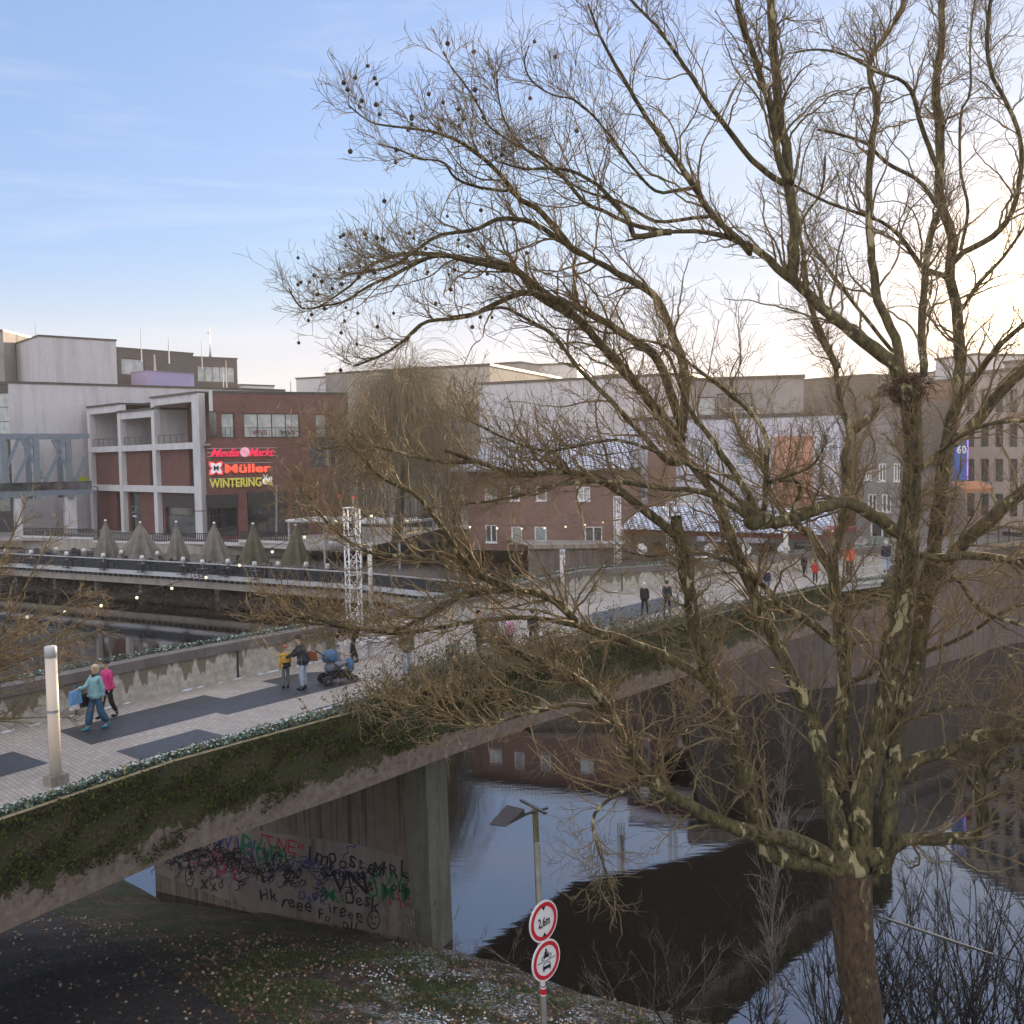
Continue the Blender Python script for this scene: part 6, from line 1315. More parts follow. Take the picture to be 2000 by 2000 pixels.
# ---- square wooden lamp post with slanted panel lamp
Lp=P(1058,1900,15.4); gl=gz(Lp.x,Lp.y); lt_=P(1045,1578,15.4)
lamp=thing('lamp_post',(Lp.x,Lp.y,gl),'greenish square post with a slanted dark flat lamp head above the signs','street lamp')
m_=MB(); a=Vector((Lp.x+(Lp.x-lt_.x)*1.2,Lp.y,gl-.2)); m_.bar(a,lt_,.095); wpart(m_,'post',mat('mossy_post',(.075,.072,.035),(.16,.15,.08),3,.85,stretch=(4,4,.5)),lamp)
m_=MB(); m_.bar(lt_+Vector((.16,-.25,.0)),lt_+Vector((-.22,.32,.02)),.05,.03); m_.bar(lt_+Vector((.20,.05,-.02)),lt_+Vector((-.35,-.25,-.06)),.045,.03); wpart(m_,'cross_arm',DARK,lamp)
c1=[P(*q) for q in ((955,1610,14.8),(988,1614,14.75),(1024,1580,15.2),(990,1572,15.3))]; m_=MB(); dn=Vector((0,.03,-.02)); i=[p+dn for p in c1]
c2=[P(*q) for q in ((988,1614,14.80),(1026,1594,15.2),(1024,1580,15.25))]
m_.quad(*c1); m_.quad(*i[::-1]); 
for k in range(4): m_.quad(c1[k],c1[(k+1)%4],i[(k+1)%4],i[k])
HL=mat('lamp_head_grey',(.035,.032,.036),(.055,.05,.056),12,.8); wpart(m_,'lamp_head',HL,lamp)
m_=MB(); m_.poly(c2); m_.poly([p+Vector((-.03,.03,0)) for p in c2][::-1]); wpart(m_,'side_cheek',DARK,lamp)
# ---- closed parasols
PF=mat('parasol_cloth',(.13,.12,.10),(.20,.185,.16),1.5,.9,.2); PF2=mat('parasol_cloth_olive',(.075,.08,.05),(.12,.12,.08),1.5,.9,.2)
def parasol(u,vt,vb,wt,wb,Y,label,cloth,seed):
    b0=P(u,vb,Y); h=px(vb-vt,Y); W_=px(wb,Y)/2; rs=random.Random(seed)
    root=thing('closed_parasol',(b0.x,b0.y,TZ),label,'parasol','closed parasols on the terrace')
    m_=MB(); m_.tube([(b0.x,b0.y,TZ),(b0.x,b0.y,b0.z+h+.1)],.07,8); wpart(m_,'pole',LGREY,root)
    def skirt(z0,z1,r0,r1,nf,seed2,nm):
        q=MB(); n=nf*4; rings=[]; i0=len(q.v); m=7; ph=rs.uniform(0,6)
        for j in range(m):
            k=j/(m-1); z=z1+(z0-z1)*k
            for a in range(n):
                th=2*math.pi*a/n; f=1+.42*k*math.cos(nf*th+ph+.5*math.sin(2*th))+.14*k*math.sin(3*th+seed2+ph); r=(r1+(r0-r1)*k**.9)*f; zz=z-(.28*h*.12*k*(1+math.cos(nf*th+ph)) if j==m-1 else 0)
                q.v.append((b0.x+r*math.cos(th),b0.y+r*math.sin(th)*.85,zz))
        for j in range(m-1):
            for a in range(n): q.f.append((j*n+a,(j+1)*n+a,(j+1)*n+(a+1)%n,j*n+(a+1)%n)); q.m.append(0)
        wpart(q,nm,cloth,root,True)
    skirt(b0.z+.1,b0.z+h*.93,W_,.16,8,1.2,'cloth'); skirt(b0.z+h*.68,b0.z+h*.99,W_*.36,.08,8,.4,'top_flap')
    m_=MB(); m_.lathe([(.14,-.1),(.16,.02),(.05,.1)],(b0.x,b0.y,b0.z+h+.05),10); wpart(m_,'finial',WHITEP,root)
for i,(x,yt,yb,wb,lab,cl) in enumerate(((575,1150,1340,112,'first closed taupe parasol from the left',PF),(762,1160,1345,188,'widest closed parasol, second from the left, hanging half open',PF),(956,1157,1352,102,'slim closed parasol, third from the left',PF),(1160,1163,1365,150,'closed parasol, fourth from the left, in front of the brick wing corner',PF),(1370,1167,1375,130,'closed olive taupe parasol, fifth from the left',PF2),(1600,1175,1385,135,'dark green closed parasol beside the glass canopy, last in the row',PF2))):
    u,vt=Z1(x,yt); _,vb=Z1(x,yb); parasol(u,vt,vb,0,wb*.3623,114-i*3,lab,cl,i)
# ---- terrace tables, chairs, table lamps
tb=thing('cafe_table',(0,0,0),'dark square cafe table standing behind the glass railing','table','cafe tables on the river terrace')
m_=MB(); m_.box((0,0,.84),(1.0,1.0,.06)); m_.build('tabletop',DARK,tb); m_=MB(); m_.tube([(0,0,.03),(0,0,.81)],.05,8); m_.box((0,0,.02),(.6,.6,.04)); m_.build('pedestal',DARK,tb)
chr_=thing('cafe_chair',(0,0,0),'dark slatted cafe chair drawn up to a terrace table','chair','cafe chairs on the river terrace')
m_=MB(); m_.box((0,0,.5),(.55,.55,.06)); m_.build('seat',DARK,chr_); m_=MB(); 
for k in range(4): m_.box((-.22+k*.147,.26,.82),(.06,.03,.58))
m_.box((0,.26,1.12),(.56,.04,.07)); m_.build('backrest',DARK,chr_)
for dx,dy in ((-.24,-.24),(.24,-.24),(-.24,.24),(.24,.24)): m_=MB(); m_.box((dx,dy,.24),(.045,.045,.47)); m_.build('leg',DARK,chr_)
lampp=thing('table_lamp',(0,0,0),'small white shaded lamp on a terrace table','lamp','white lamps on the terrace tables')
m_=MB(); m_.tube([(0,0,0),(0,0,.5)],.03,6); m_.lathe([(.16,0),(.16,.03)],(0,0,0),10); m_.build('lamp_stem',LGREY,lampp); m_=MB(); m_.lathe([(.27,.45),(.18,.88),(.16,.88)],(0,0,0),14); m_.build('lamp_shade',mat('lamp_shade_white',(.55,.55,.54),None,rough=.7),lampp,True)
used=[False]*3; rs=random.Random(31)
LPOS=[(32,1312),(167,1318),(258,1290),(303,1304),(358,1327),(452,1310),(556,1336),(653,1320),(765,1348),(848,1326),(987,1357),(1228,1368),(1500,1382),(1765,1395),(1650,1385),(1090,1372),(1372,1382)]
LLAB=['at the left edge above the railing corner','second from the left','highest, at the back left','just right of the highest lamp','in front left of the first parasol','between the promenade wall and the first parasol','just left below the first parasol','between the first and second parasol','in front of the widest parasol','right of the widest parasol','below the slim third parasol','right of the fourth parasol','right of the fifth parasol','last to the right behind the golden twigs','right below the dark green parasol','left of the fourth parasol foot','at the foot of the fifth parasol']
for k,((x,y),ll_) in enumerate(zip(LPOS,LLAB)):
    # lamp shade centre sits 1.5 m above the deck
    p=G(*Z1(x,y),TZ+1.55); 
    for (o,idx,dz,flag) in ((tb,0,0,0),(lampp,1,.87,1)):
        ob=o if not used[idx] else copy_tree(o); used[idx]=True; ob.location=(p.x,p.y,TZ+dz); ob.rotation_euler[2]=.15
        if flag: ob['label']='small white shaded terrace lamp '+ll_; 
        if flag and 'group' in ob: pass
    for q in range(2+(k%2)):
        ob=chr_ if not used[2] else copy_tree(chr_); used[2]=True; a=rs.uniform(0,6.28) if q>1 else q*math.pi+rs.uniform(-.3,.3); ob.location=(p.x+.85*math.sin(a),p.y-.85*math.cos(a)*-1,TZ); ob.rotation_euler[2]=-a
for k in range(16):
    s_=rs.uniform(.04,.96); a_=Vector(TE[0]).lerp(Vector(TE[2]),s_); y=a_.y+rs.uniform(1.6,9); x=a_.x+rs.uniform(-1,1)
    ob=copy_tree(tb); ob.location=(x,y,TZ)
    for q in range(3): 
        o2=copy_tree(chr_); a=q*2.09+rs.uniform(-.3,.3); o2.location=(x+.85*math.sin(a),y+.85*math.cos(a),TZ); o2.rotation_euler[2]=-a
# glass canopy on the terrace
gcn=P(1640*.3623,1040,106); cp=thing('glass_canopy',(gcn.x,gcn.y,TZ),'flat pale glass roofed canopy at the right end of the terrace','canopy')
a=P(*Z1(1540,1165),108); b_=P(*Z1(2150,1150),101); pl=Plane(a[:2],b_[:2]); zt_c=(a.z+b_.z)/2
m_=MB(); pl.fbox(m_,0,pl.L,zt_c-.15,zt_c,-7,0); wpart(m_,'glass_roof',LGREY,cp)
m_=MB(); 
for k in range(7): pl.fbox(m_,pl.L*k/6-.08,pl.L*k/6+.08,zt_c+.01,zt_c+.14,-7,0)
wpart(m_,'roof_ribs',WHITEP,cp)
for k in range(4):
    for dd in (-.3,-6.7): m_=MB(); s_=.2+(pl.L-.4)*k/3; pl.fbox(m_,s_-.09,s_+.09,TZ,zt_c-.16,dd-.09,dd+.09); wpart(m_,'canopy_post',LGREY,cp)
# thin lamp posts before the mall
for (x,yt,yb,Y,lab,arm) in ((533,968,1310,126,'tall thin dark lamp post left of the first parasol',1),(1490,955,1300,118,'grey lamp post between the fifth parasol and the glass canopy',0),(1130,1098,1250,122,'short dark lamp post with a side arm at the brick wing corner',2)):
    a=P(*Z1(x,yb),Y); c_=P(*Z1(x+(-8 if arm==1 else 0),yt),Y); r=thing('lamp_post',tuple(a),lab,'street lamp'); m_=MB(); m_.tube([a,c_],[.14,.09],8); wpart(m_,'post',DARK if arm else MGREY,r)
    m_=MB(); m_.bar(c_,c_+Vector((-2.6 if arm==2 else (-.5),0,0)),.14,.1); wpart(m_,'lamp_head',DARK,r)
# ================================================================ PEOPLE
SKIN=mat('skin',(.42,.25,.18),(.48,.30,.22),9,.6)
def cloth(name,c,rough=.85): d=tuple(q*.72 for q in c); return mat('cloth_'+name,d,c,9,rough,.3)
HAIRC={'blond':(.50,.42,.28),'brown':(.07,.04,.02),'dark':(.012,.01,.01),'grey':(.62,.60,.58)}
def skin_mesh(nodes_,edges,name,mt_,parent,sub=1):
    me=bpy.data.meshes.new(name); me.from_pydata([n_[0] for n_ in nodes_],edges,[]); o=bpy.data.objects.new(name,me); COL.objects.link(o)
    md=o.modifiers.new('skin','SKIN'); md.use_smooth_shade=True
    for i,n_ in enumerate(nodes_): r=n_[1]; r=(r,r) if not isinstance(r,tuple) else r; me.skin_vertices[0].data[i].radius=r
    me.skin_vertices[0].data[0].use_root=True
    if sub: ms_=o.modifiers.new('sub','SUBSURF'); ms_.levels=sub; ms_.render_levels=sub
    dg=bpy.context.evaluated_depsgraph_get(); dg.update(); m2=bpy.data.meshes.new_from_object(o.evaluated_get(dg)); bpy.data.objects.remove(o); bpy.data.meshes.remove(me)
    m2.name=name; m2.materials.clear(); m2.materials.append(mt_); m2.polygons.foreach_set('use_smooth',[True]*len(m2.polygons)); o2=bpy.data.objects.new(name,m2); COL.objects.link(o2); o2.parent=parent; return o2
def person(pos,h,yaw,label,jacket,trousers,shoes='dark',hair='brown',hat=None,stride=.0,coat=0,lean_=0,armL=(.1,.12),armR=(.1,.12),bag=None,hood=False,fine=False,skirt=False,group=None,scarf=None):
    """yaw: direction faced (0 = +Y away). arm = (forward swing, elbow bend)"""
    s=h/1.75; root=thing('person',tuple(pos),label,'person',group,rz=-yaw)
    def V_(x,y,z): 
        # lean the upper body forward about the hips
        if z>.95 and lean_: 
            a=lean_; dz=z-.95; y,z=y*math.cos(a)+dz*math.sin(a),.95+dz*math.cos(a)-y*math.sin(a)
        return (x*s,y*s,z*s)
    N=[];E=[]
    def add(p,r,par=None):
        N.append((p,tuple(q*s for q in r) if isinstance(r,tuple) else r*s)); 
        if par is not None: E.append((par,len(N)-1))
        return len(N)-1
    pel=add(V_(0,0,.95),(.13,.10)); w_=add(V_(0,0,1.12),(.12,.09),pel); ch=add(V_(0,0,1.32),(.15,.10),w_); nb=add(V_(0,0,1.47),.055,ch); nk=add(V_(0,.01,1.53),.052,nb)
    hd0=add(V_(0,.03,1.585),(.065,.07),nk); hd=add(V_(0,.03,1.66),(.076,.092),hd0); ht_=add(V_(0,.015,1.735),(.055,.065),hd); ns=add(V_(0,.13,1.645),.014,hd)
    J={}
    for sd,(fw,bd) in ((-1,armL),(1,armR)):
        sh=V_(sd*.18,0,1.42); i=add(sh,.05,ch); ua=.29; el=V_(sd*(.21),ua*math.sin(fw),1.42-ua*math.cos(fw)); a2=fw+bd; wr=V_(sd*.20,ua*math.sin(fw)+.25*math.sin(a2),1.42-ua*math.cos(fw)-.25*math.cos(a2)); j=add(el,.04,i); k=add(wr,.027,j)
        pm=V_(sd*.195,ua*math.sin(fw)+.32*math.sin(a2),1.42-ua*math.cos(fw)-.32*math.cos(a2)); q=add(pm,(.035,.022),k); J[sd]=(sh,el,wr,pm)
        if fine:
            dv=Vector(pm)-Vector(wr); dv.normalize()
            for f in range(4):
                st=Vector(pm)+Vector((0,.014*(f-1.5),0))*s; m1=st+dv*.035*s; m2=m1+(dv*.03+Vector((-sd*.018,0,0)))*s*(1-.12*abs(f-1.4)); a_=add(tuple(m1),.009,q); add(tuple(m2),.007,a_)
            tb0=Vector(wr)+dv*.02*s+Vector((-sd*.01,.028,0))*s; a_=add(tuple(tb0+dv*.03*s),.010,q); 
    hips=[]
    for sd in (-1,1):
        f=stride*sd*.5; hp=(sd*.09*s,0,.90*s); kn=(sd*.10*s,(math.sin(f)*.42+(.05 if f<0 else .03))*s,(.90-.42*math.cos(f))*s); an=(sd*.10*s,(math.sin(f)*.82-(.10 if f<0 else 0)*stride)*s,(.08+.06*(f<0)*stride)*s); to=(sd*.11*s,an[1]+.16*s,max(.035,an[2]/s-.05-.04*(f<0)*stride)*s)
        a_=add(hp,.08,pel); b_=add(kn,.055,a_); c_=add(an,.036,b_); add(to,.03,c_); hips.append((hp,kn,an,to))
    skin_mesh(N,E,'body',SKIN,root)
    # jacket
    if jacket:
        JN=[];JE=[]
        def aj(p,r,par=None):
            JN.append((p,tuple(q*s for q in r) if isinstance(r,tuple) else r*s)); 
            if par is not None: JE.append((par,len(JN)-1))
            return len(JN)-1
        low=.82-coat; a0=aj(V_(0,0,1.10),(.20,.165)); c0=aj(V_(0,0,1.33),(.175,.15),a0); n0=aj(V_(0,0,1.49),(.07,.07),c0); h0=aj((0,0,.95*s),(.205,.17),a0); h1=aj((0,0,low*s),(.215+coat*.2,.185+coat*.2),h0)
        if hood: aj(V_(0,-.07,1.50),(.10,.06),n0)
        for sd in (-1,1): sh,el,wr,pm=J[sd]; i=aj(tuple(Vector(sh)*1.0),.074,c0); j=aj(el,.066,i); aj(wr,.056,j)
        jo=skin_mesh(JN,JE,'jacket',jacket[0],root,2 if fine else 1)
        from mathutils import noise as mn
        for vv in jo.data.vertices: vv.co+=vv.normal*(.016*mn.noise(Vector((vv.co.x*14,vv.co.y*14,vv.co.z*26+h*9)))-.002)
        if len(jacket)>1:   # second colour on the lower part
            jo.data.materials.append(jacket[1])
            for f in jo.data.polygons:
                if f.center.z<1.14*s and abs(f.center.x)<.17*s: f.material_index=1
        if len(jacket)>2:
            jo.data.materials.append(jacket[2])
            for f in jo.data.polygons:
                if f.center.z>1.36*s: f.material_index=2
    TN=[((0,0,.93*s),(.135*s,.11*s))];TE_=[]
    for hp,kn,an,to in hips:
        i=len(TN); TN+= [(hp,.088*s),(kn,(.105 if skirt else .080)*s),(tuple(Vector(an)+Vector((0,0,.04*s))),(.11 if skirt else .066)*s)]; TE_+=[(0,i),(i,i+1),(i+1,i+2)]
    skin_mesh(TN,TE_,'trousers',trousers,root)
    for hp,kn,an,to in hips:
        m_=MB(); a=Vector(an); t2=Vector(to); m_.ball((a.x,(a.y*.45+t2.y*.55),t2.z+.012*s),(.048*s,.135*s,.042*s),10,6); m_.ball((a.x,a.y,a.z+.0*s),(.047*s,.055*s,.065*s),8,6); m_.build('shoe',cloth('shoe_'+shoes,{'dark':(.015,.015,.016),'teal':(.02,.25,.32),'white':(.5,.5,.5)}[shoes]),root,True)
    hc=Vector(V_(0,.015,1.675))
    if hat is None or hair in('blond','grey'):
        m_=MB(); m_.ball(hc+Vector((0,-.022*s,.016*s)),(.107*s,.116*s,.116*s),14,10)
        if hair in('blond','grey') : m_.ball(hc+Vector((0,-.05*s,-.05*s)),(.10*s,.085*s,.10*s),12,8)
        # face opening: pull in front vertices
        m_.v=[(x,min(y,hc.y+.075*s) if z>hc.z+.03*s else min(y,hc.y+.022*s),z) for x,y,z in m_.v]; m_.build('hair',cloth('hair_'+hair,HAIRC[hair]),root,True)
    if hat is not None:
        m_=MB(); m_.ball(hc+Vector((0,-.008*s,.045*s)),(.106*s,.116*s,.095*s),14,10); m_.v=[(x,y,max(z,hc.z+.018*s)) for x,y,z in m_.v]; m_.build('hat',hat,root,True)
    if fine:
        for sd in (-1,1): m_=MB(); m_.ball(Vector(V_(sd*.032,.108,1.668)),.011*s,8,6); m_.build('eye',cloth('eye',(.02,.015,.01)),root,True)
        m_=MB(); m_.ball(Vector(V_(0,.112,1.61)),(.026*s,.008*s,.008*s),8,5); m_.build('mouth',cloth('lips',(.35,.10,.09)),root,True)
    if scarf: m_=MB(); m_.lathe([(.085*s,0),(.095*s,.03*s),(.08*s,.07*s)],V_(0,.01,1.46),14); m_.build('scarf',scarf,root,True)
    return root,J,s
def ppl(u,v,vt,yawdeg,label,jacket,trousers,z=0,hfix=None,**k):
    p=G(u,v,z); h=hfix or px(v-vt,p.y)*1.02; return person((p.x,p.y,z),h,math.radians(yawdeg),label,jacket,trousers,**k)
TEAL=cloth('teal_quilted',(.22,.42,.46),.45); JEANS=cloth('jeans_blue',(.035,.10,.19)); LJ=cloth('jeans_light',(.33,.43,.56)); NAVYC=cloth('navy',(.014,.018,.035)); BLK=cloth('black',(.010,.010,.012)); PINK=cloth('hot_pink',(.62,.03,.20),.5); YELC=cloth('yellow',(.62,.36,.04)); GREYJ=cloth('jeans_grey',(.13,.15,.16)); OLIVE=cloth('olive',(.13,.125,.075)); CREAM=cloth('cream',(.55,.50,.44)); LPINK=cloth('light_pink',(.80,.36,.60)); REDC=cloth('red',(.55,.03,.04)); ORNG=cloth('orange_red',(.60,.12,.05)); GREYC=cloth('grey_coat',(.25,.25,.26)); TEALH=cloth('teal_hat',(.02,.18,.28)); PATT=cloth('patterned_hat',(.35,.08,.08)); BEI=cloth('beige_hat',(.55,.42,.36)); BRN=cloth('brown_leather',(.20,.07,.03))
WK=-148
r,J,s_=ppl(190,1424,1300,WK,'blond woman in a pale teal quilted jacket and blue jeans walking left with bags',[TEAL],JEANS,shoes='teal',hair='blond',stride=.5,armL=(-.25,.25),armR=(.55,1.0),hood=True,fine=True,skirt=True,scarf=NAVYC)
def heldbag(r,loc,size,mt_,label,name='shopping_bag',cat='bag',handle=True,open_=False):
    mw=Matrix.Rotation(r.rotation_euler[2],4,'Z'); mw.translation=r.location; p=mw@Vector(loc); t=thing(name,tuple(p),label,cat,rz=r.rotation_euler[2]); m_=MB(); a,b_,c=size
    i=len(m_.v); m_.v+=[(-a*.42,-b_/2,-c),(a*.42,-b_/2,-c),(a*.42,b_/2,-c),(-a*.42,b_/2,-c),(-a/2,-b_*.35,0),(a/2,-b_*.35,0),(a/2,b_*.35,0),(-a/2,b_*.35,0)]
    for f in ((3,2,1,0),(4,5,6,7),(0,1,5,4),(1,2,6,5),(2,3,7,6),(3,0,4,7)): m_.f.append(f); m_.m.append(0)
    m_.build('bag_body',mt_,t)
    if handle:
        m_=MB(); m_.tube([(-a*.3,0,-.01),(-a*.2,0,.12),(0,0,.17),(a*.2,0,.12),(a*.3,0,-.01)],.008,5); m_.build('handle',mt_,t)
    return t
heldbag(r,(.24,.40,1.12*s_),(.13,.32,.32),cloth('blue_bag',(.14,.33,.62)),'light blue and white carrier bag held in front of the teal jacket woman')
heldbag(r,(.25,.42,.86*s_),(.10,.24,.22),cloth('white_bag',(.7,.7,.75)),'small white paper bag hanging below the blue one','paper_bag')
heldbag(r,(.27,.16,.98*s_),(.14,.30,.32),BLK,'black shoulder bag at the hip of the teal jacket woman','shoulder_bag')
ppl(212,1401,1292,WK,'person in hot pink jacket and black cap, half hidden behind the teal jacket woman',[PINK],BLK,hair='dark',hat=BLK,stride=.45,hood=True,armR=(-.3,.3))
r,J,s_=ppl(559,1344,1262,-35,'child in a yellow and navy jacket with patterned hat standing by the parapet',[YELC,NAVYC],GREYJ,hair='dark',hat=PATT,fine=True,armL=(.1,.2),armR=(.1,.2))
r,J,s_=ppl(594,1347,1242,-78,'adult in a dark navy coat and light blue jeans bending to the yellow jacket child',[NAVYC],LJ,hair='brown',coat=.05,lean_=.22,armL=(.9,.4),armR=(.75,.5),hat=BLK,fine=True)
heldbag(r,(.22,-.16,1.20*s_),(.14,.34,.26),BRN,'brown leather handbag on the navy coat adult','handbag')
r,J,s_=ppl(692,1293,1215,-75,'person all in black stooping toward the pram',[BLK],BLK,hair='dark',hat=BLK,lean_=.75,armL=(1.0,.3),armR=(.9,.4),hfix=1.72,stride=.3,coat=.1)
ppl(795,1319,1216,165,'person in an olive green coat and pale jeans walking toward the viewer side',[OLIVE],LJ,hair='brown',hat=BEI,stride=.35,coat=.1)
ppl(893,1292,1207,150,'person in a cream jacket half hidden behind golden twigs',[CREAM],cloth('sand',(.35,.30,.25)),hair='grey',stride=.4)
ppl(936,1283,1194,140,'person in black clothes behind the twigs right of the cream jacket person',[BLK],BLK,hair='dark',stride=.3)
ppl(880,1311,1262,160,'small child in dark green behind the planter shrubs',[cloth('dark_green',(.02,.09,.07)),NAVYC],NAVYC,hair='dark',hat=TEALH,hfix=.98)
ppl(964,1262,1189,150,'person in a grey blue coat beside the light pink child',[GREYC],NAVYC,hair='dark',hat=BLK,stride=.3,coat=.15)
ppl(996,1270,1203,150,'child in a light pink jacket with a red hat',[LPINK],NAVYC,hair='blond',hat=REDC,shoes='white',stride=.4,coat=.08)
ppl(1041,1266,1190,20,'person in dark clothes behind the thick yellow green branch',[NAVYC],NAVYC,hair='dark',stride=.3,coat=.1)
ppl(1259,1202,1139,25,'grey haired person in black, left of the pair near the pale limb',[BLK],BLK,hair='grey',stride=.4,coat=.1)
ppl(1303,1199,1158,25,'smaller person in navy, right of the grey haired person',[NAVYC],BLK,hair='brown',stride=.4,hfix=1.35)
ppl(1498,1161,1110,20,'person in a navy jacket and blue jeans walking away beside the thick limb',[NAVYC],cloth('jeans_mid',(.08,.17,.32)),hair='brown',stride=.5)
ppl(1570,1127,1082,160,'person in black left of the red coat person',[BLK],BLK,hair='dark',stride=.4)
ppl(1592,1139,1094,20,'person in a bright red padded coat near the end of the bridge',[REDC],NAVYC,hair='brown',stride=.3,coat=.12)
ppl(1659,1130,1073,10,'person in a red, black and orange jacket walking away',[ORNG,ORNG,REDC],NAVYC,hair='dark',stride=.35,hfix=1.78)
for k,(u,v,vt,lab,jk,tr2,hr) in enumerate(((1731,1118,1068,'person in a navy jacket beside the big dark limb, far end of the bridge',NAVYC,LJ,'grey'),(1850,1082,1050,'first small person of the crowd right of the big limb, in grey',GREYC,NAVYC,'dark'),(1868,1084,1051,'second small person of the crowd, in pale clothes',CREAM,BLK,'brown'),(1893,1080,1050,'third small person of the crowd, in black',BLK,NAVYC,'blond'),(1922,1079,1046,'fourth small person of the crowd, in red',REDC,BLK,'dark'),(1948,1082,1047,'fifth small person of the crowd, in brown',BRN,JEANS,'brown'),(1972,1078,1043,'sixth small person of the crowd, near the right edge in navy',NAVYC,BLK,'dark'),(1610,1090,1052,'small person before the shop row, in dark green',OLIVE,NAVYC,'dark'),(1700,1092,1058,'small person before the gabled house, in grey',GREYC,BLK,'brown'))):
    zz=0 if k==0 else QZ
    if k==0: ppl(u,v,vt,15,lab,[jk],tr2,hair=hr,stride=.4,hfix=1.7)
    else:
        Y=px(1,1) and 1.7*F/(v-vt); p=P(u,v,Y); person((p.x,p.y,QZ),1.7,math.radians(30*k),lab,[jk],tr2,hair=hr,stride=.4,group='small people in the shopping street')
# ---- pram with a child
pm=G(660,1334); prr=thing('pram',(pm.x,pm.y,0),'blue and grey pram with black frame turned toward the parapet','pram',rz=math.radians(-62))
BLU=cloth('pram_blue',(.05,.13,.26)); PGR=cloth('pram_grey',(.20,.22,.27))
def pp(mb,nm,mt_,sm=False,par=None): o=mb.build(nm,mt_,prr if par is None else par,sm); return o
for x,y,r_ in ((-.28,-.38,.15),(.28,-.38,.15),(-.22,.44,.115),(.22,.44,.115)):
    m_=MB(); Mx=Matrix(((0,0,1),(1,0,0),(0,1,0))); m_.lathe([(r_-.03,-.03),(r_,-.02),(r_,.02),(r_-.03,.03)],(x,y,r_),18,Mx); wh=pp(m_,'wheel',DARK); m_=MB(); m_.lathe([(.001,-.035),(r_*.5,-.02),(r_*.5,.02),(.001,.035)],(x,y,r_),12,Mx); pp(m_,'rim',GALV,par=wh)
m_=MB()
for x in (-.24,.24): m_.tube([(x,-.38,.15),(x,0,.42),(x,.44,.14)],.016,6); m_.tube([(x,.10,.35),(x,-.25,.72),(x,-.62,1.02)],.016,6); m_.tube([(x,-.38,.15),(x,-.15,.55)],.014,6)
m_.tube([(-.28,-.38,.15),(.28,-.38,.15)],.014,6); m_.tube([(-.22,.44,.13),(.22,.44,.13)],.012,6); pp(m_,'frame',DARK,True)
m_=MB(); m_.tube([(-.24,-.60,1.0),(-.2,-.68,1.05),(.2,-.68,1.05),(.24,-.60,1.0)],.02,8); pp(m_,'handlebar',DARK,True)
m_=MB(); m_.prism([(-.22,-.25),(.22,-.25),(.2,.25),(-.2,.25)],.17,.36); pp(m_,'basket',BLK)
m_=MB(); m_.ball((0,-.02,.60),(.23,.42,.20),14,8,Matrix.Rotation(.45,3,'X')); m_.v=[(x,y,min(z,.66+.3*(.0-y)*.6)) for x,y,z in m_.v]; pp(m_,'seat_shell',PGR,True)
m_=MB(); m_.ball((0,-.20,.78),(.22,.26,.24),16,10); m_.v=[(x,min(y,-.04),max(z,.66)) for x,y,z in m_.v]; pp(m_,'hood',BLU,True)
m_=MB(); m_.ball((0,.36,.48),(.20,.14,.22),12,8); pp(m_,'foot_cover',BLU,True)
mwp=Matrix.Rotation(prr.rotation_euler[2],4,'Z'); mwp.translation=prr.location
pc=mwp@Vector((0,.02,.18)); ch,Jc,sc_=person(tuple(pc),.92,math.radians(62),'small child with a teal hat sitting in the pram',[GREYC],PGR,hair='dark',hat=TEALH,armL=(1.0,.3),armR=(1.0,.3))
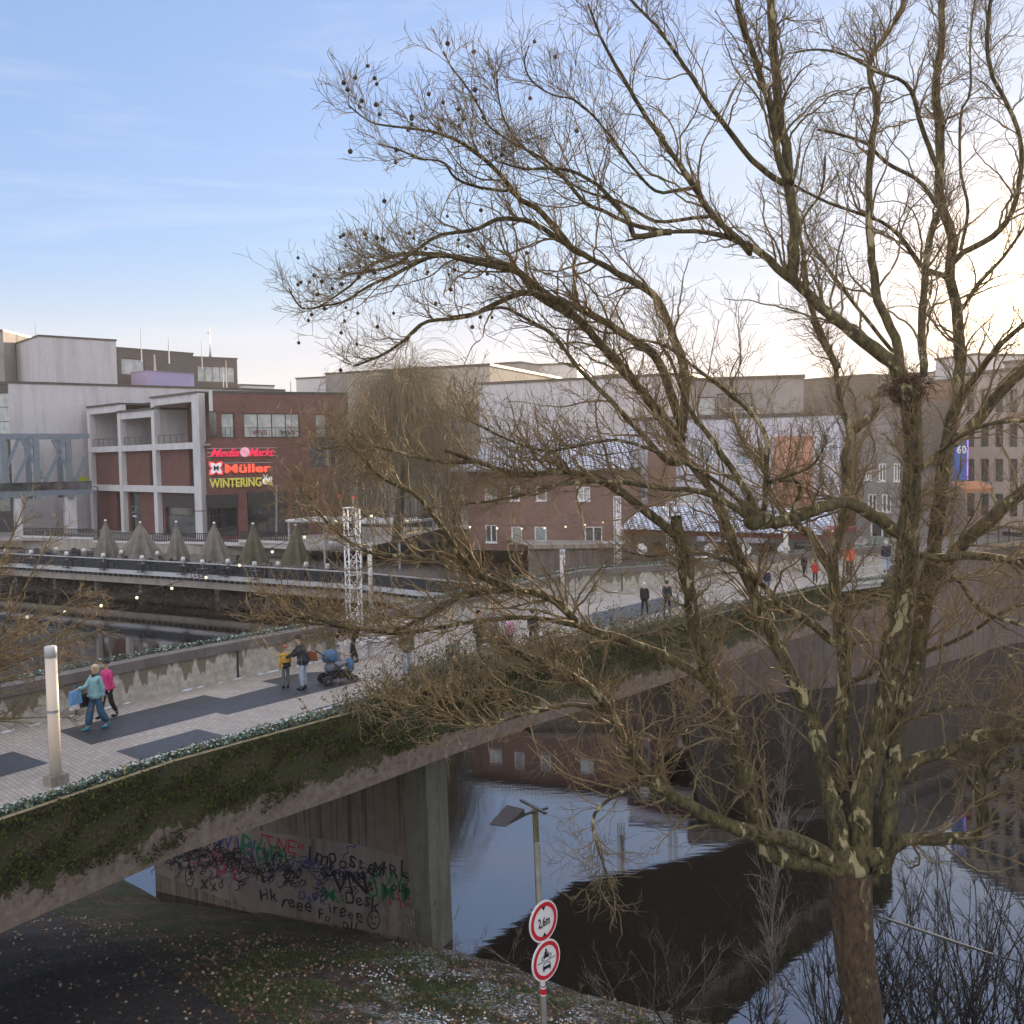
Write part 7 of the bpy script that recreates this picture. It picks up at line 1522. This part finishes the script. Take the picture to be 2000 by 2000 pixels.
# ---- street furniture at the far end
kx=P(1710,1120,57.5); m_=MB(); m_.box((kx.x,kx.y,.75),(.9,.35,1.5),.4); r=thing('information_board',(kx.x,kx.y,0),'grey green flat information board beside the navy jacket person','board'); o=wpart(m_,'board_panel',mat('board_grey_green',(.14,.17,.15),(.18,.21,.19),3,.6),r); m_=MB(); m_.box((kx.x,kx.y,.05),(.5,.5,.1),.4); wpart(m_,'foot',DARK,r)
kx=P(1690,1118,59); m_=MB(); m_.lathe([(1.2,0),(1.25,.6),(1.15,.62),(1.1,.5)],(kx.x,kx.y,-.05),24); r=thing('round_planter',(kx.x,kx.y,-.05),'round pale concrete planter with snow behind the orange jacket person','planter'); wpart(m_,'planter_ring',BEIGE,r,False); m_=MB(); m_.lathe([(1.08,.5),(.5,.58),(.01,.6)],(kx.x,kx.y,-.05),20); wpart(m_,'snow_fill',SNOW,r)
# bench by the far wall
bx=P(1560,1118,56.0); r=thing('bench',(bx.x,bx.y,0),'dark low bench against the far concrete wall','bench',rz=.5)
m_=MB(); m_.box((0,0,.46),(1.8,.45,.07)); m_.build('seat',DARK,r); m_=MB(); m_.box((0,.22,.75),(1.8,.05,.3)); m_.build('backrest',DARK,r)
for x in (-.75,.75): m_=MB(); m_.box((x,0,.21),(.08,.4,.42)); m_.build('leg',CONC,r)
# parasol-like red café umbrella specks near the canopy
for x,y,lab in ((1830,1020,'small red lantern hanging left of the willow'),(1905,1025,'small red lantern hanging in front of the willow')):
    u,v=Z1(x,y); p=P(u,v,112); m_=MB(); m_.ball(p,(.17,.17,.22),12,8); r=thing('red_lantern',tuple(p),lab,'lantern'); wpart(m_,'lantern_globe',mat('lantern_red',(.6,.02,.03),None,rough=.5,emit=(1,.05,.05),es=.3),r,True); m_=MB(); m_.tube([p,p+Vector((0,0,3.5))],.05,5); wpart(m_,'cord',DARK,r)

# ---------------------------------------------------------------- morning air
hz,t,b=nodes('air'); t.nodes.remove(b); pv=t.nodes.new('ShaderNodeVolumePrincipled'); pv.inputs['Color'].default_value=(.93,.90,.88,1); pv.inputs['Density'].default_value=.00028; pv.inputs['Anisotropy'].default_value=.55
t.links.new(pv.outputs[0],[q for q in t.nodes if q.type=='OUTPUT_MATERIAL'][0].inputs['Volume'])
mb=MB(); mb.box((0,215,14.5),(700,450,50)); o=mb.build('haze',hz); o['kind']='stuff'
